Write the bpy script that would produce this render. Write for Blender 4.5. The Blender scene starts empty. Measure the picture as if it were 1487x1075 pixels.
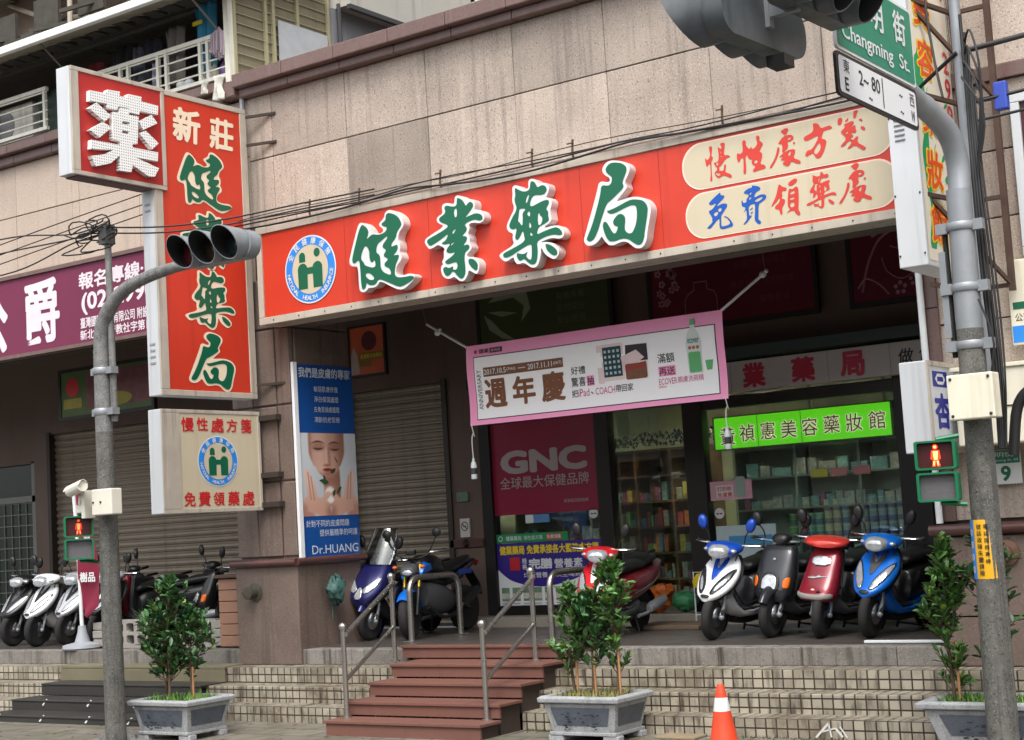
import bpy, math, random
from mathutils import Vector, Matrix, geometry

random.seed(7)
S = bpy.context.scene
COL = S.collection
R = math.radians

# ------------------------------------------------------------------ camera
cam = bpy.data.cameras.new("camera")
cam.sensor_width = 36.0
cam.lens = 36.0 * 2267.0 / 1487.0
cam.clip_start = 0.1
cam.clip_end = 3000
camo = bpy.data.objects.new("camera", cam)
COL.objects.link(camo)
YAW, PITCH, ROLL = 0.6125, 0.0993, -0.0600
_f = Vector((-math.sin(YAW)*math.cos(PITCH), math.cos(YAW)*math.cos(PITCH), math.sin(PITCH)))
_r0 = Vector((math.cos(YAW), math.sin(YAW), 0))
_u0 = _r0.cross(_f)
_r = _r0*math.cos(ROLL) + _u0*math.sin(ROLL)
_u = -_r0*math.sin(ROLL) + _u0*math.cos(ROLL)
camo.matrix_world = Matrix(((_r.x, _u.x, -_f.x, 0), (_r.y, _u.y, -_f.y, 0), (_r.z, _u.z, -_f.z, 1.25), (0, 0, 0, 1)))
S.camera = camo

# ------------------------------------------------------------------ daylight: bright overcast
SUN_EL, SUN_AZ = R(58), R(152)
w = bpy.data.worlds.new("World"); S.world = w; w.use_nodes = True
nt = w.node_tree
for n in list(nt.nodes): nt.nodes.remove(n)
out = nt.nodes.new("ShaderNodeOutputWorld"); bg = nt.nodes.new("ShaderNodeBackground")
sky = nt.nodes.new("ShaderNodeTexSky"); sky.sky_type = 'NISHITA'; sky.sun_disc = False
sky.sun_elevation = SUN_EL; sky.sun_rotation = SUN_AZ; sky.air_density = 1.0; sky.dust_density = 4.0
hs = nt.nodes.new("ShaderNodeHueSaturation"); hs.inputs["Saturation"].default_value = 0.18
nt.links.new(sky.outputs[0], hs.inputs["Color"]); nt.links.new(hs.outputs[0], bg.inputs[0])
bg.inputs[1].default_value = 0.15
nt.links.new(bg.outputs[0], out.inputs[0])
sl = bpy.data.lights.new("sun", 'SUN'); sl.energy = 1.15; sl.angle = R(24); sl.color = (1.0, 0.96, 0.9)
slo = bpy.data.objects.new("sun", sl); COL.objects.link(slo)
_sd = Vector((math.sin(SUN_AZ)*math.cos(SUN_EL), math.cos(SUN_AZ)*math.cos(SUN_EL), math.sin(SUN_EL)))
slo.rotation_euler = (-_sd).to_track_quat('-Z', 'Y').to_euler()
S.view_settings.view_transform = 'Standard'
S.view_settings.look = 'None'
S.view_settings.exposure = 1.08
S.view_settings.gamma = 1.0
S.view_settings.use_curve_mapping = False
S.render.engine = 'CYCLES'
S.cycles.max_bounces = 8
S.cycles.transparent_max_bounces = 12

# ------------------------------------------------------------------ mesh helpers
class Fr:
    """A flat frame: origin, u (right), v (up); n points out of its face."""
    def __init__(s, o, u, v):
        s.o, s.u, s.v = Vector(o), Vector(u).normalized(), Vector(v).normalized(); s.n = s.u.cross(s.v)
    def p(s, a, b, c=0.0): return s.o + s.u*a + s.v*b + s.n*c
def FY(y): return Fr((0, y, 0), (1, 0, 0), (0, 0, 1))     # faces the street; coordinates are world x, z
def FX(x): return Fr((x, 0, 0), (0, 1, 0), (0, 0, 1))     # faces +x; coordinates are world y, z

def chaikin(pl, k=1):
    for _ in range(k):
        q = []
        for i in range(len(pl)):
            a, b = pl[i], pl[(i+1) % len(pl)]
            q += [(a[0]*.75+b[0]*.25, a[1]*.75+b[1]*.25), (a[0]*.25+b[0]*.75, a[1]*.25+b[1]*.75)]
        pl = q
    return pl
def ell(cx, cy, rx, ry=None, n=40, a0=0.0, a1=2*math.pi):
    ry = rx if ry is None else ry
    full = abs(a1-a0-2*math.pi) < 1e-6
    m = n if full else n+1
    return [(cx+rx*math.cos(a0+(a1-a0)*i/n), cy+ry*math.sin(a0+(a1-a0)*i/n)) for i in range(m)]
def rrect(x0, y0, x1, y1, r, n=6):
    p = []
    for cx, cy, a in ((x1-r, y0+r, -90), (x1-r, y1-r, 0), (x0+r, y1-r, 90), (x0+r, y0+r, 180)):
        p += [(cx+r*math.cos(R(a+90*i/n)), cy+r*math.sin(R(a+90*i/n))) for i in range(n+1)]
    return p
def catm(pts, k=5):
    pts = [Vector(p) if not isinstance(p, Vector) else p for p in pts]
    o = []
    for i in range(len(pts)-1):
        p0 = pts[max(i-1, 0)]; p1 = pts[i]; p2 = pts[i+1]; p3 = pts[min(i+2, len(pts)-1)]
        for j in range(k):
            t = j/k
            o.append(0.5*((2*p1)+(p2-p0)*t+(2*p0-5*p1+4*p2-p3)*t*t+(3*p1-p0-3*p2+p3)*t**3))
    o.append(pts[-1]); return o

_TC = {}
def glyphs(s):
    k = s
    if k not in _TC:
        c = bpy.data.curves.new('t', 'FONT'); c.body = s; c.size = 1; c.resolution_u = 3
        o = bpy.data.objects.new('t', c); COL.objects.link(o)
        dg = bpy.context.evaluated_depsgraph_get()
        m = bpy.data.meshes.new_from_object(o.evaluated_get(dg))
        _TC[k] = ([(v.co.x, v.co.y) for v in m.vertices], [tuple(p.vertices) for p in m.polygons])
        bpy.data.objects.remove(o); bpy.data.curves.remove(c); bpy.data.meshes.remove(m)
    return _TC[k]

class MB:
    def __init__(s): s.v = []; s.f = []
    def add(s, vs, fs):
        n = len(s.v); s.v += [Vector(v) for v in vs]; s.f += [tuple(i+n for i in f) for f in fs]; return s
    def box(s, x0, y0, z0, x1, y1, z1):
        return s.add([(x0,y0,z0),(x1,y0,z0),(x1,y1,z0),(x0,y1,z0),(x0,y0,z1),(x1,y0,z1),(x1,y1,z1),(x0,y1,z1)],
                     [(0,3,2,1),(4,5,6,7),(0,1,5,4),(1,2,6,5),(2,3,7,6),(3,0,4,7)])
    def bar(s, a, b, w, h, up=(0,0,1)):
        """A rectangular bar from a to b, w wide and h tall."""
        a, b = Vector(a), Vector(b); d = (b-a).normalized(); up = Vector(up)
        if abs(d.dot(up)) > .98: up = Vector((0,1,0))
        x = d.cross(up).normalized()*w/2; y = x.cross(d).normalized()*h/2
        vs = [a-x-y, a+x-y, a+x+y, a-x+y, b-x-y, b+x-y, b+x+y, b-x+y]
        return s.add(vs, [(0,1,2,3)[::-1],(4,5,6,7),(0,1,5,4),(1,2,6,5),(2,3,7,6),(3,0,4,7)][::1])
    def tube(s, pts, r, n=8, cap=True):
        pts = [Vector(p) for p in pts]; m = len(pts)
        rs = r if isinstance(r, (list, tuple)) else [r]*m
        t = [(pts[min(i+1, m-1)]-pts[max(i-1, 0)]).normalized() for i in range(m)]
        ref = Vector((0,0,1)) if abs(t[0].z) < .9 else Vector((1,0,0))
        x = t[0].cross(ref).normalized(); vs = []
        for i in range(m):
            x = (x - t[i]*x.dot(t[i])).normalized(); y = t[i].cross(x)
            vs += [pts[i]+(x*math.cos(2*math.pi*j/n)+y*math.sin(2*math.pi*j/n))*rs[i] for j in range(n)]
        fs = [(i*n+j, i*n+(j+1)%n, (i+1)*n+(j+1)%n, (i+1)*n+j) for i in range(m-1) for j in range(n)]
        if cap: fs += [tuple(range(n))[::-1], tuple((m-1)*n+j for j in range(n))]
        return s.add(vs, fs)
    def loft(s, rings, cap=True, closed=False):
        n = len(rings[0]); m = len(rings); vs = [p for r in rings for p in r]
        fs = [(i*n+j, i*n+(j+1)%n, ((i+1)%m)*n+(j+1)%n, ((i+1)%m)*n+j) for i in range(m if closed else m-1) for j in range(n)]
        if cap and not closed: fs += [tuple(range(n))[::-1], tuple((m-1)*n+j for j in range(n))]
        return s.add(vs, fs)
    def lathe(s, prof, o, axis=(0,0,1), n=20):
        a = Vector(axis).normalized(); ref = Vector((0,0,1)) if abs(a.z) < .9 else Vector((1,0,0))
        x = a.cross(ref).normalized(); y = a.cross(x); o = Vector(o)
        return s.loft([[o+a*h+(x*math.cos(2*math.pi*j/n)+y*math.sin(2*math.pi*j/n))*max(r, 1e-4) for j in range(n)] for r, h in prof])
    def ball(s, c, rx, ry=None, rz=None, n=14, m=9):
        ry = rx if ry is None else ry; rz = rx if rz is None else rz; c = Vector(c)
        return s.loft([[c+Vector((rx*math.sin(a)*math.cos(b), ry*math.sin(a)*math.sin(b), -rz*math.cos(a))) for b in [2*math.pi*j/n for j in range(n)]]
                       for a in [max(.02, min(math.pi-.02, math.pi*i/m)) for i in range(m+1)]])
    def sheet(s, fr, outer, holes=(), c=0.0, front=True):
        loops = [outer]+list(holes); flat = [p for l in loops for p in l]
        tri = geometry.tessellate_polygon([[Vector((p[0], p[1], 0)) for p in l] for l in loops]); fs = []
        for t in tri:
            a, b, d = (flat[i] for i in t)
            cr = (b[0]-a[0])*(d[1]-a[1])-(b[1]-a[1])*(d[0]-a[0])
            if abs(cr) < 1e-12: continue
            fs.append(t if (cr > 0) == front else t[::-1])
        return s.add([fr.p(p[0], p[1], c) for p in flat], fs)
    def prism(s, fr, outer, holes=(), c0=0.0, c1=0.01, back=True):
        s.sheet(fr, outer, holes, c1)
        if back: s.sheet(fr, outer, holes, c0, False)
        for l in [outer]+list(holes):
            ar = sum(l[i][0]*l[(i+1)%len(l)][1]-l[(i+1)%len(l)][0]*l[i][1] for i in range(len(l)))
            if (ar > 0) != (l is outer): l = l[::-1]
            n = len(l)
            s.add([fr.p(a, b, c0) for a, b in l]+[fr.p(a, b, c1) for a, b in l],
                  [(i, (i+1)%n, n+(i+1)%n, n+i) for i in range(n)])
        return s
    def rect(s, fr, x0, y0, x1, y1, c=0.0): return s.sheet(fr, [(x0,y0),(x1,y0),(x1,y1),(x0,y1)], (), c)
    def text(s, t, fr, a, b, h, w=None, bold=0.0, shear=0.0, c=0.004, rot=0.0, wmax=None):
        """Flat lettering centred at (a, b); weight is built up from slightly shifted layers."""
        v, f = glyphs(t)
        if not v: return s
        x0 = min(p[0] for p in v)-bold; x1 = max(p[0] for p in v)+bold; y0 = min(p[1] for p in v)-bold; y1 = max(p[1] for p in v)+bold
        k = h/(y1-y0); kx = k if w is None else w/(x1-x0)
        if wmax and (x1-x0)*kx > wmax: kx = wmax/(x1-x0)
        ca, sa = math.cos(rot), math.sin(rot)
        n = 1 if not bold else (8 if h > .1 else 4)
        for q in range(n):
            dx = bold*math.cos(2*math.pi*q/n+.4) if bold else 0; dy = bold*math.sin(2*math.pi*q/n+.4) if bold else 0
            vs = []
            for x, y in v:
                X = (x+dx-(x0+x1)/2)*kx; Y = (y+dy-(y0+y1)/2)*k; X += Y*shear
                vs.append(fr.p(a+X*ca-Y*sa, b+X*sa+Y*ca, c+q*.00022))
            s.add(vs, f)
        return s
    def vtext(s, t, fr, a, b, h, pitch, **kw):
        for i, ch in enumerate(t): s.text(ch, fr, a, b-i*pitch, h, **kw)
        return s
    def build(s, name, mat, parent=None, smooth=None, bevel=0.0, seg=2):
        m = bpy.data.meshes.new(name)
        o0 = Vector(parent_loc(parent)) if parent else Vector((0,0,0))
        m.from_pydata([v-o0 for v in s.v], [], s.f); m.update()
        if smooth is not None:
            for p in m.polygons: p.use_smooth = True
            m.set_sharp_from_angle(angle=R(smooth))
        m.materials.append(mat)
        o = bpy.data.objects.new(name, m); COL.objects.link(o)
        if parent: o.parent = parent
        if bevel:
            b = o.modifiers.new('bevel', 'BEVEL'); b.width = bevel; b.segments = seg; b.limit_method = 'ANGLE'; b.angle_limit = R(40)
        return o
def parent_loc(p):
    l = Vector((0,0,0))
    while p is not None: l += p.location; p = p.parent
    return l
def tag(o, label=None, cat=None, group=None, kind=None):
    for k, v in (('label', label), ('category', cat), ('group', group), ('kind', kind)):
        if v: o[k] = v
    return o
def thing(name, label, cat, loc=(0,0,0), group=None):
    o = bpy.data.objects.new(name, None); COL.objects.link(o); o.location = loc; o.empty_display_size = .2
    return tag(o, label, cat, group)
def copy_tree(o, parent=None):
    kids = list(o.children); c = o.copy(); COL.objects.link(c)
    if parent: c.parent = parent
    for k in kids: copy_tree(k, c)
    return c
def struct(name, mb, mat, **k): return tag(mb.build(name, mat, **k), kind='structure')

# ------------------------------------------------------------------ materials
def lin(c): return tuple((x/12.92 if x <= .04045 else ((x+.055)/1.055)**2.4) for x in [v/255 for v in c])
_M = {}
def mat(name, rgb, rough=.55, metal=0.0, var=.12, vs=6.0, bump=0.0, bs=40.0, spec=.5, coat=0.0, streak=0.0, dirt=(.25,.22,.19), island=0.0, emit=0.0, speck=0.0, trans=0.0, stretch=None):
    """Procedural principled material: colour broken up by noise, optional streaks, speckles, per-piece tint and bump."""
    if name in _M: return _M[name]
    m = bpy.data.materials.new(name); m.use_nodes = True; _M[name] = m
    t = m.node_tree; b = t.nodes['Principled BSDF']; N = t.nodes.new; L = t.links.new
    c = lin(rgb)
    tc = N('ShaderNodeTexCoord'); mp = N('ShaderNodeMapping'); L(tc.outputs['Object'], mp.inputs[0])
    if stretch: mp.inputs['Scale'].default_value = stretch
    cur = None
    def mix(a, fac, col, mode='MIX'):
        x = N('ShaderNodeMixRGB'); x.blend_type = mode
        if isinstance(fac, float): x.inputs[0].default_value = fac
        else: L(fac, x.inputs[0])
        if isinstance(a, tuple): x.inputs[1].default_value = (*a, 1)
        else: L(a, x.inputs[1])
        if isinstance(col, tuple): x.inputs[2].default_value = (*col, 1)
        else: L(col, x.inputs[2])
        return x.outputs[0]
    def ramp(src, a, b_):
        x = N('ShaderNodeMapRange'); x.inputs[1].default_value = a; x.inputs[2].default_value = b_; L(src, x.inputs[0]); return x.outputs[0]
    def noise(scale, detail=5, sc=None, rough_=.55):
        n = N('ShaderNodeTexNoise'); n.inputs['Scale'].default_value = scale; n.inputs['Detail'].default_value = detail; n.inputs['Roughness'].default_value = rough_
        if sc:
            q = N('ShaderNodeMapping'); q.inputs['Scale'].default_value = sc; L(tc.outputs['Object'], q.inputs[0]); L(q.outputs[0], n.inputs[0])
        else: L(mp.outputs[0], n.inputs[0])
        return n.outputs[0]
    cur = c
    nz = noise(vs)
    if var: cur = mix(mix(cur, ramp(nz, .35, .75), tuple(x*(1-var*1.6) for x in c)), .5, cur)
    if speck:
        cur = mix(cur, ramp(noise(48, 3), .57, .66), tuple(x*(1-speck) for x in c))
        cur = mix(cur, ramp(noise(75, 2), .60, .68), tuple(min(1, x*(1+speck*.9)) for x in c))
        cur = mix(cur, ramp(noise(110, 2), .63, .70), tuple(x*(1-speck) for x in c))
    if streak:
        st = noise(1.0, 6, (9, 9, .45), .6)
        sm = N('ShaderNodeMath'); sm.operation = 'MULTIPLY'; sm.inputs[1].default_value = streak; L(ramp(st, .53, .72), sm.inputs[0])
        cur = mix(cur, sm.outputs[0], lin([v*255 for v in dirt]))
        st2 = noise(1.0, 6, (5, 5, .3), .6)
        sm2 = N('ShaderNodeMath'); sm2.operation = 'MULTIPLY'; sm2.inputs[1].default_value = streak*.5; L(ramp(st2, .6, .75), sm2.inputs[0])
        cur = mix(cur, sm2.outputs[0], tuple(min(1, x*1.5) for x in c))
    if island:
        g = N('ShaderNodeNewGeometry'); mr_ = N('ShaderNodeMapRange'); mr_.inputs[3].default_value = 1-island*.6; mr_.inputs[4].default_value = 1+island*.6; L(g.outputs['Random Per Island'], mr_.inputs[0])
        vm = N('ShaderNodeVectorMath'); vm.operation = 'SCALE'; L(cur, vm.inputs[0]); L(mr_.outputs[0], vm.inputs['Scale']); cur = vm.outputs[0]
    if isinstance(cur, tuple): b.inputs['Base Color'].default_value = (*cur, 1)
    else: L(cur, b.inputs['Base Color'])
    b.inputs['Metallic'].default_value = metal
    rr = N('ShaderNodeMapRange'); rr.inputs[3].default_value = max(.02, rough-.08); rr.inputs[4].default_value = min(1, rough+.1); L(nz, rr.inputs[0]); L(rr.outputs[0], b.inputs['Roughness'])
    b.inputs['Specular IOR Level'].default_value = spec
    b.inputs['Coat Weight'].default_value = coat; b.inputs['Coat Roughness'].default_value = .06
    if emit:
        b.inputs['Emission Strength'].default_value = emit
        b.inputs['Emission Color'].default_value = (*c, 1)
    if bump:
        bn = N('ShaderNodeBump'); bn.inputs['Strength'].default_value = bump; bn.inputs['Distance'].default_value = .01
        L(noise(bs, 4), bn.inputs['Height']); L(bn.outputs[0], b.inputs['Normal'])
    return m
def tile_mat(name, rgb, mortar, bw, bh, off=0.0, ms=.02, rough=.5, var=.25, bump=.5, stain=.6, stainc=(90,75,58)):
    m = bpy.data.materials.new(name); m.use_nodes = True; t = m.node_tree; b = t.nodes['Principled BSDF']; N = t.nodes.new; L = t.links.new
    tc = N('ShaderNodeTexCoord'); sx = N('ShaderNodeSeparateXYZ'); L(tc.outputs['Object'], sx.inputs[0])
    ad = N('ShaderNodeMath'); ad.operation = 'ADD'; L(sx.outputs[1], ad.inputs[0]); L(sx.outputs[2], ad.inputs[1])
    cb = N('ShaderNodeCombineXYZ'); L(sx.outputs[0], cb.inputs[0]); L(ad.outputs[0], cb.inputs[1])
    br = N('ShaderNodeTexBrick'); br.offset = off; br.inputs['Scale'].default_value = 1; br.inputs['Brick Width'].default_value = bw; br.inputs['Row Height'].default_value = bh
    br.inputs['Mortar Size'].default_value = ms; br.inputs['Mortar Smooth'].default_value = .3; br.inputs['Bias'].default_value = 0
    c = lin(rgb); br.inputs['Color1'].default_value = (*c, 1); br.inputs['Color2'].default_value = (*[x*(1-var) for x in c], 1); br.inputs['Mortar'].default_value = (*lin(mortar), 1)
    L(cb.outputs[0], br.inputs[0])
    nz = N('ShaderNodeTexNoise'); nz.inputs['Scale'].default_value = 1.4; nz.inputs['Detail'].default_value = 9; nz.inputs['Roughness'].default_value = .68; L(tc.outputs['Object'], nz.inputs[0])
    mr = N('ShaderNodeMapRange'); mr.inputs[1].default_value = .48; mr.inputs[2].default_value = .68; mr.inputs[4].default_value = stain; L(nz.outputs[0], mr.inputs[0])
    mx0 = N('ShaderNodeMixRGB'); L(mr.outputs[0], mx0.inputs[0]); L(br.outputs[0], mx0.inputs[1]); mx0.inputs[2].default_value = (*lin(stainc), 1)
    mp2 = N('ShaderNodeMapping'); mp2.inputs['Scale'].default_value = (14, 3, 3); L(tc.outputs['Object'], mp2.inputs[0]); n2 = N('ShaderNodeTexNoise'); n2.inputs['Scale'].default_value = 1; n2.inputs['Detail'].default_value = 6; L(mp2.outputs[0], n2.inputs[0])
    mr2 = N('ShaderNodeMapRange'); mr2.inputs[1].default_value = .52; mr2.inputs[2].default_value = .70; mr2.inputs[4].default_value = stain*.9; L(n2.outputs[0], mr2.inputs[0])
    mx = N('ShaderNodeMixRGB'); L(mr2.outputs[0], mx.inputs[0]); L(mx0.outputs[0], mx.inputs[1]); mx.inputs[2].default_value = (*[x*.5 for x in lin(stainc)], 1)
    L(mx.outputs[0], b.inputs['Base Color']); b.inputs['Roughness'].default_value = rough
    bn = N('ShaderNodeBump'); bn.inputs['Strength'].default_value = bump; bn.inputs['Distance'].default_value = .006; bn.invert = True
    L(br.outputs['Fac'], bn.inputs['Height']); L(bn.outputs[0], b.inputs['Normal'])
    return m
def glass_mat(name, tint=(1,1,1), refl=.10):
    m = bpy.data.materials.new(name); m.use_nodes = True; t = m.node_tree; t.nodes.remove(t.nodes['Principled BSDF']); N = t.nodes.new; L = t.links.new
    tr = N('ShaderNodeBsdfTransparent'); tr.inputs[0].default_value = (*tint, 1); gl = N('ShaderNodeBsdfGlossy'); gl.inputs['Roughness'].default_value = .01; gl.inputs[0].default_value = (.9,.95,.92,1)
    fr = N('ShaderNodeFresnel'); fr.inputs[0].default_value = 1.5
    ma = N('ShaderNodeMath'); ma.operation = 'MULTIPLY_ADD'; ma.inputs[1].default_value = 1.1; ma.inputs[2].default_value = refl; L(fr.outputs[0], ma.inputs[0])
    mx = N('ShaderNodeMixShader'); L(ma.outputs[0], mx.inputs[0]); L(tr.outputs[0], mx.inputs[1]); L(gl.outputs[0], mx.inputs[2]); L(mx.outputs[0], t.nodes['Material Output'].inputs[0])
    return m

M_stone = mat('pink granite panels', (170,156,144), .6, var=.34, vs=1.6, bump=.15, bs=90, island=.40, speck=.55, streak=.60, dirt=(.36,.31,.29))
M_stonel = mat('pale granite panels', (186,168,153), .6, var=.1, vs=2.0, bump=.1, bs=90, island=.10, speck=.3, streak=.25, dirt=(.5,.45,.42))
M_pillar = mat('weathered granite', (112,96,87), .6, var=.35, vs=2.5, bump=.15, bs=70, island=.15, speck=.4, streak=.8, dirt=(.26,.23,.2))
M_mauve = mat('mauve granite', (108,85,80), .35, var=.15, vs=4, speck=.3, island=.12, streak=.4, dirt=(.5,.45,.44))
M_maroonroll = mat('polished maroon granite', (84,55,52), .3, var=.15, vs=5, speck=.2)
M_dark = mat('dark backing cement', (60,52,48), .9)  # one even dark cement behind the open joints, also for plain slabs
M_soffit = mat('arcade ceiling plaster', (96,86,78), .9, var=.2, vs=3)
M_brownwall = mat('brown arcade wall tile', (98,80,70), .6, var=.2, vs=1.2, speck=.15, streak=.3)
M_shutter = mat('shutter metal', (138,127,112), .45, .35, var=.15, vs=1.5, streak=.4, dirt=(.35,.3,.26), stretch=(1,1,.4))
M_kerb = mat('kerb granite', (124,119,113), .75, var=.45, vs=5, bump=.3, bs=50, speck=.4, streak=1.0, dirt=(.2,.18,.16), island=.25)
M_floor = mat('arcade floor', (76,71,68), .35, var=.3, vs=2.5, bump=.06, bs=60, speck=.2)
M_tile = tile_mat('step tiles', (170,162,145), (54,45,36), .1, .0865, ms=.008, bump=.8, stain=.92, stainc=(86,74,58), var=.35)
M_pave = tile_mat('pavement slabs', (128,122,112), (60,58,48), .6, .4, .5, ms=.012, stain=.7, stainc=(78,82,58), bump=.4)
M_asph = mat('asphalt', (62,62,64), .85, var=.3, vs=2, bump=.4, bs=120)
M_white = mat('white sign sheet', (196,199,202), .45, var=.08, vs=3, streak=.28, dirt=(.42,.38,.32))
M_alu = mat('cream painted trim', (184,174,160), .45, .0, var=.2, vs=5, streak=.5, dirt=(.2,.17,.14))
M_cream = mat('cream sign acrylic', (196,184,158), .4, var=.06, vs=2, streak=.12, dirt=(.4,.34,.28))
M_red = mat('orange red acrylic', (200,56,34), .4, var=.12, vs=1.1, streak=.22, dirt=(.42,.12,.08))
M_green = mat('sign green', (0,92,64), .4, var=.04)
M_letw = mat('letter white', (212,216,216), .4, var=.04)
M_letside = mat('letter return', (206,196,192), .5, var=.1, streak=.3)
M_ledred = mat('deep red panel', (172,36,32), .45, var=.08)
M_lred = mat('lettering red', (200,56,44), .45, var=.04)
M_blue = mat('lettering blue', (0,78,168), .4, var=.04)
M_ringblue = mat('emblem blue', (40,130,214), .4, var=.04)
M_pale = mat('lettering pale pink', (240,206,190), .45, var=.04)
M_steel = mat('brushed stainless', (176,172,166), .28, .9, var=.1, vs=12)
M_poled = mat('dark weathered pole', (98,97,92), .8, .0, var=.6, vs=9, bump=.35, bs=30, streak=.9, speck=.7, dirt=(.15,.14,.13))
M_galv = mat('galvanised steel', (148,152,156), .5, .45, var=.2, vs=5, bump=.1, bs=60)
M_pole = mat('stained grey pole paint', (122,122,120), .7, .1, var=.55, vs=11, bump=.3, bs=45, streak=.8, speck=.55, dirt=(.22,.21,.20))
M_black = mat('black plastic', (26,26,27), .45, var=.15)
M_rubber = mat('tyre rubber', (34,33,33), .8, var=.2, vs=20, bump=.2, bs=90)
M_wire = mat('black cable', (22,22,23), .6)
M_cable_grey = mat('grey cable', (150,150,150), .6)
# ------------------------------------------------------------------ ground, pavement, steps, platform
G = -0.68
struct('ground', MB().box(-900, -900, -1.4, 900, 900, -.85), M_asph)
struct('road', MB().box(-300, -3.5, -.85, 300, 8.4, -.846), mat('road asphalt', (70,70,72), .8, var=.25, vs=1.5, bump=.3, bs=150))
struct('road_marking', MB().box(-300, 7.8, -.846, 300, 7.9, -.842).box(-300, 2.4, -.846, 300, 2.5, -.842), mat('road paint', (205,205,200), .7, var=.3, vs=8))
struct('road_kerb', MB().box(-60, 8.4, -.85, 40, 8.6, G+.002), M_kerb, bevel=.015)
struct('pavement', MB().box(-60, 8.6, -.85, 40, 12.4, G), M_pave)
struct('far_pavement', MB().box(-60, -8, -.85, 40, -3.5, -.70), M_pave)
m = MB()
m.box(-30, 12.88, G-.1, 12, 13.19, -.17); m.box(-30, 12.58, G-.1, 12, 12.88, -.345); m.box(-30, 12.28, G-.1, 12, 12.58, -.515)
struct('steps', m, M_tile, bevel=.008)
m = MB(); m.box(-30, 13.19, -.8, 12, 16.0, -.03)
m2 = MB()
x = -30.0
for k in range(46):
    wd = random.choice((.78, .9, 1.02, .86)); m2.box(x+.003, 13.18, -.17, x+wd-.003, 13.40, 0); x += wd
    if x > 12: break
struct('platform', m, M_dark)
struct('platform_kerb', m2, M_kerb, bevel=.008)
m = MB()
for i in range(70):
    for j in range(5):
        X0 = -30+i*.6; Y0 = 13.40+j*.52
        m.box(X0+.002, Y0+.002, -.03, X0+.598, Y0+.518, 0.0+random.uniform(-.001,.001))
struct('platform_paving', m, M_floor)
struct('shop_floor', MB().box(-12.3, 16.05, -.03, -4.9, 22, .12), mat('shop floor tile', (150,142,130), .3, var=.1))

# ------------------------------------------------------------------ the pharmacy building
bld = thing('commercial_building', 'granite clad corner building with a deep arcade and mauve coping above the red shop sign', 'building', (-8.6, 13.2, 0))
def panels(name, material, xs, zs, y=13.2, th=.03, gap=.004, skip=None):
    mb = MB()
    for i in range(len(xs)-1):
        for j in range(len(zs)-1):
            if skip and skip((xs[i]+xs[i+1])/2, (zs[j]+zs[j+1])/2): continue
            mb.box(xs[i]+gap*.8, y+random.uniform(0,.004), zs[j]+gap*1.6, xs[i+1]-gap*.8, y+th, zs[j+1]-gap*1.6)
    return mb.build(name, material, bld, bevel=.004, seg=1)
xm = [-12.9, -12.52, -11.37, -10.2, -9.03, -7.9, -6.74, -5.58, -4.4]
panels('upper_wall', M_stone, xm, [4.93, 5.735, 6.5])
panels('upper_wall', M_stonel, [-30+i*1.155 for i in range(0, 13)]+[-16.0, -14.85, -13.7, -12.9], [4.2, 4.93, 5.80, 6.5])
xr = [-4.4+.0, -3.25, -2.1, -.95, .2, 1.35, 2.5, 3.65, 4.8]
panels('upper_wall', M_stone, xr, [4.93, 5.735, 6.5])
MB().box(-30, 13.225, 3.9, 8, 13.5, 6.5).build('wall_backing', M_dark, bld)
MB().box(-12.9, 13.16, 4.80, 8, 13.22, 4.925).build('stone_band', M_mauve, bld, bevel=.006)
mb = MB(); x = -12.93
while x < 8: mb.box(x+.002, 12.98, 6.60, x+.797, 13.6, 6.76); mb.box(x+.002, 13.08, 6.50, x+.797, 13.5, 6.597); x += .8
mb.build('coping', M_mauve, bld, bevel=.012)
mb = MB(); x = -30.0
while x < -13.7: mb.box(x+.002, 13.0, 6.62, x+.797, 13.5, 6.74); mb.box(x+.002, 13.1, 6.50, x+.797, 13.5, 6.617); x += .8
mb.box(-13.2, 13.02, 6.52, -12.93, 13.5, 6.7)
mb.build('coping', M_mauve, bld, bevel=.012)
MB().box(-30, 13.5, 6.5, 8, 24, 6.55).build('roof_slab', M_dark, bld)
# left pillar (stepped) and the thin pilaster above it
lp = MB()
lp.box(-13.32, 13.2, 1.02, -12.42, 14.2, 4.3)
lp.build('pillar', M_pillar, bld, bevel=.01)
mb = MB()
for z0, z1 in ((1.06, 1.92), (1.93, 2.80), (2.81, 3.7), (3.71, 4.29)):
    mb.box(-12.98, 13.165, z0, -12.62, 13.2, z1-.01); mb.box(-12.61, 13.18, z0, -12.4, 13.26, z1-.01); mb.box(-13.33, 13.17, z0, -12.99, 13.2, z1-.01)
    mb.box(-12.42, 13.27, z0, -12.385, 14.2, z1-.01)
mb.build('pillar_cladding', M_pillar, bld, bevel=.012)
mb = MB().box(-13.36, 13.14, -.17, -12.38, 14.24, .96)
mb.build('pillar_base', M_pillar, bld, bevel=.012)
mb = MB()
mb.tube([(-13.4,13.12,.99),(-12.36,13.12,.99)], .045, 10); mb.tube([(-12.36,13.12,.99),(-12.36,14.3,.99)], .045, 10)
mb.build('dado_roll', M_maroonroll, bld, smooth=40)
MB().tube([(-12.93, 13.14, 6.5), (-12.93, 13.14, 4.4)], .03, 8).build('drain_pipe', M_galv, bld, smooth=40)
MB().box(-30, 13.2, 3.9, -13.3, 13.4, 4.3).build('arcade_beam', M_brownwall, bld)
MB().box(-12.5, 13.22, 3.70, -4.8, 13.5, 4.9).build('arcade_beam', M_soffit, bld)
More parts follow.
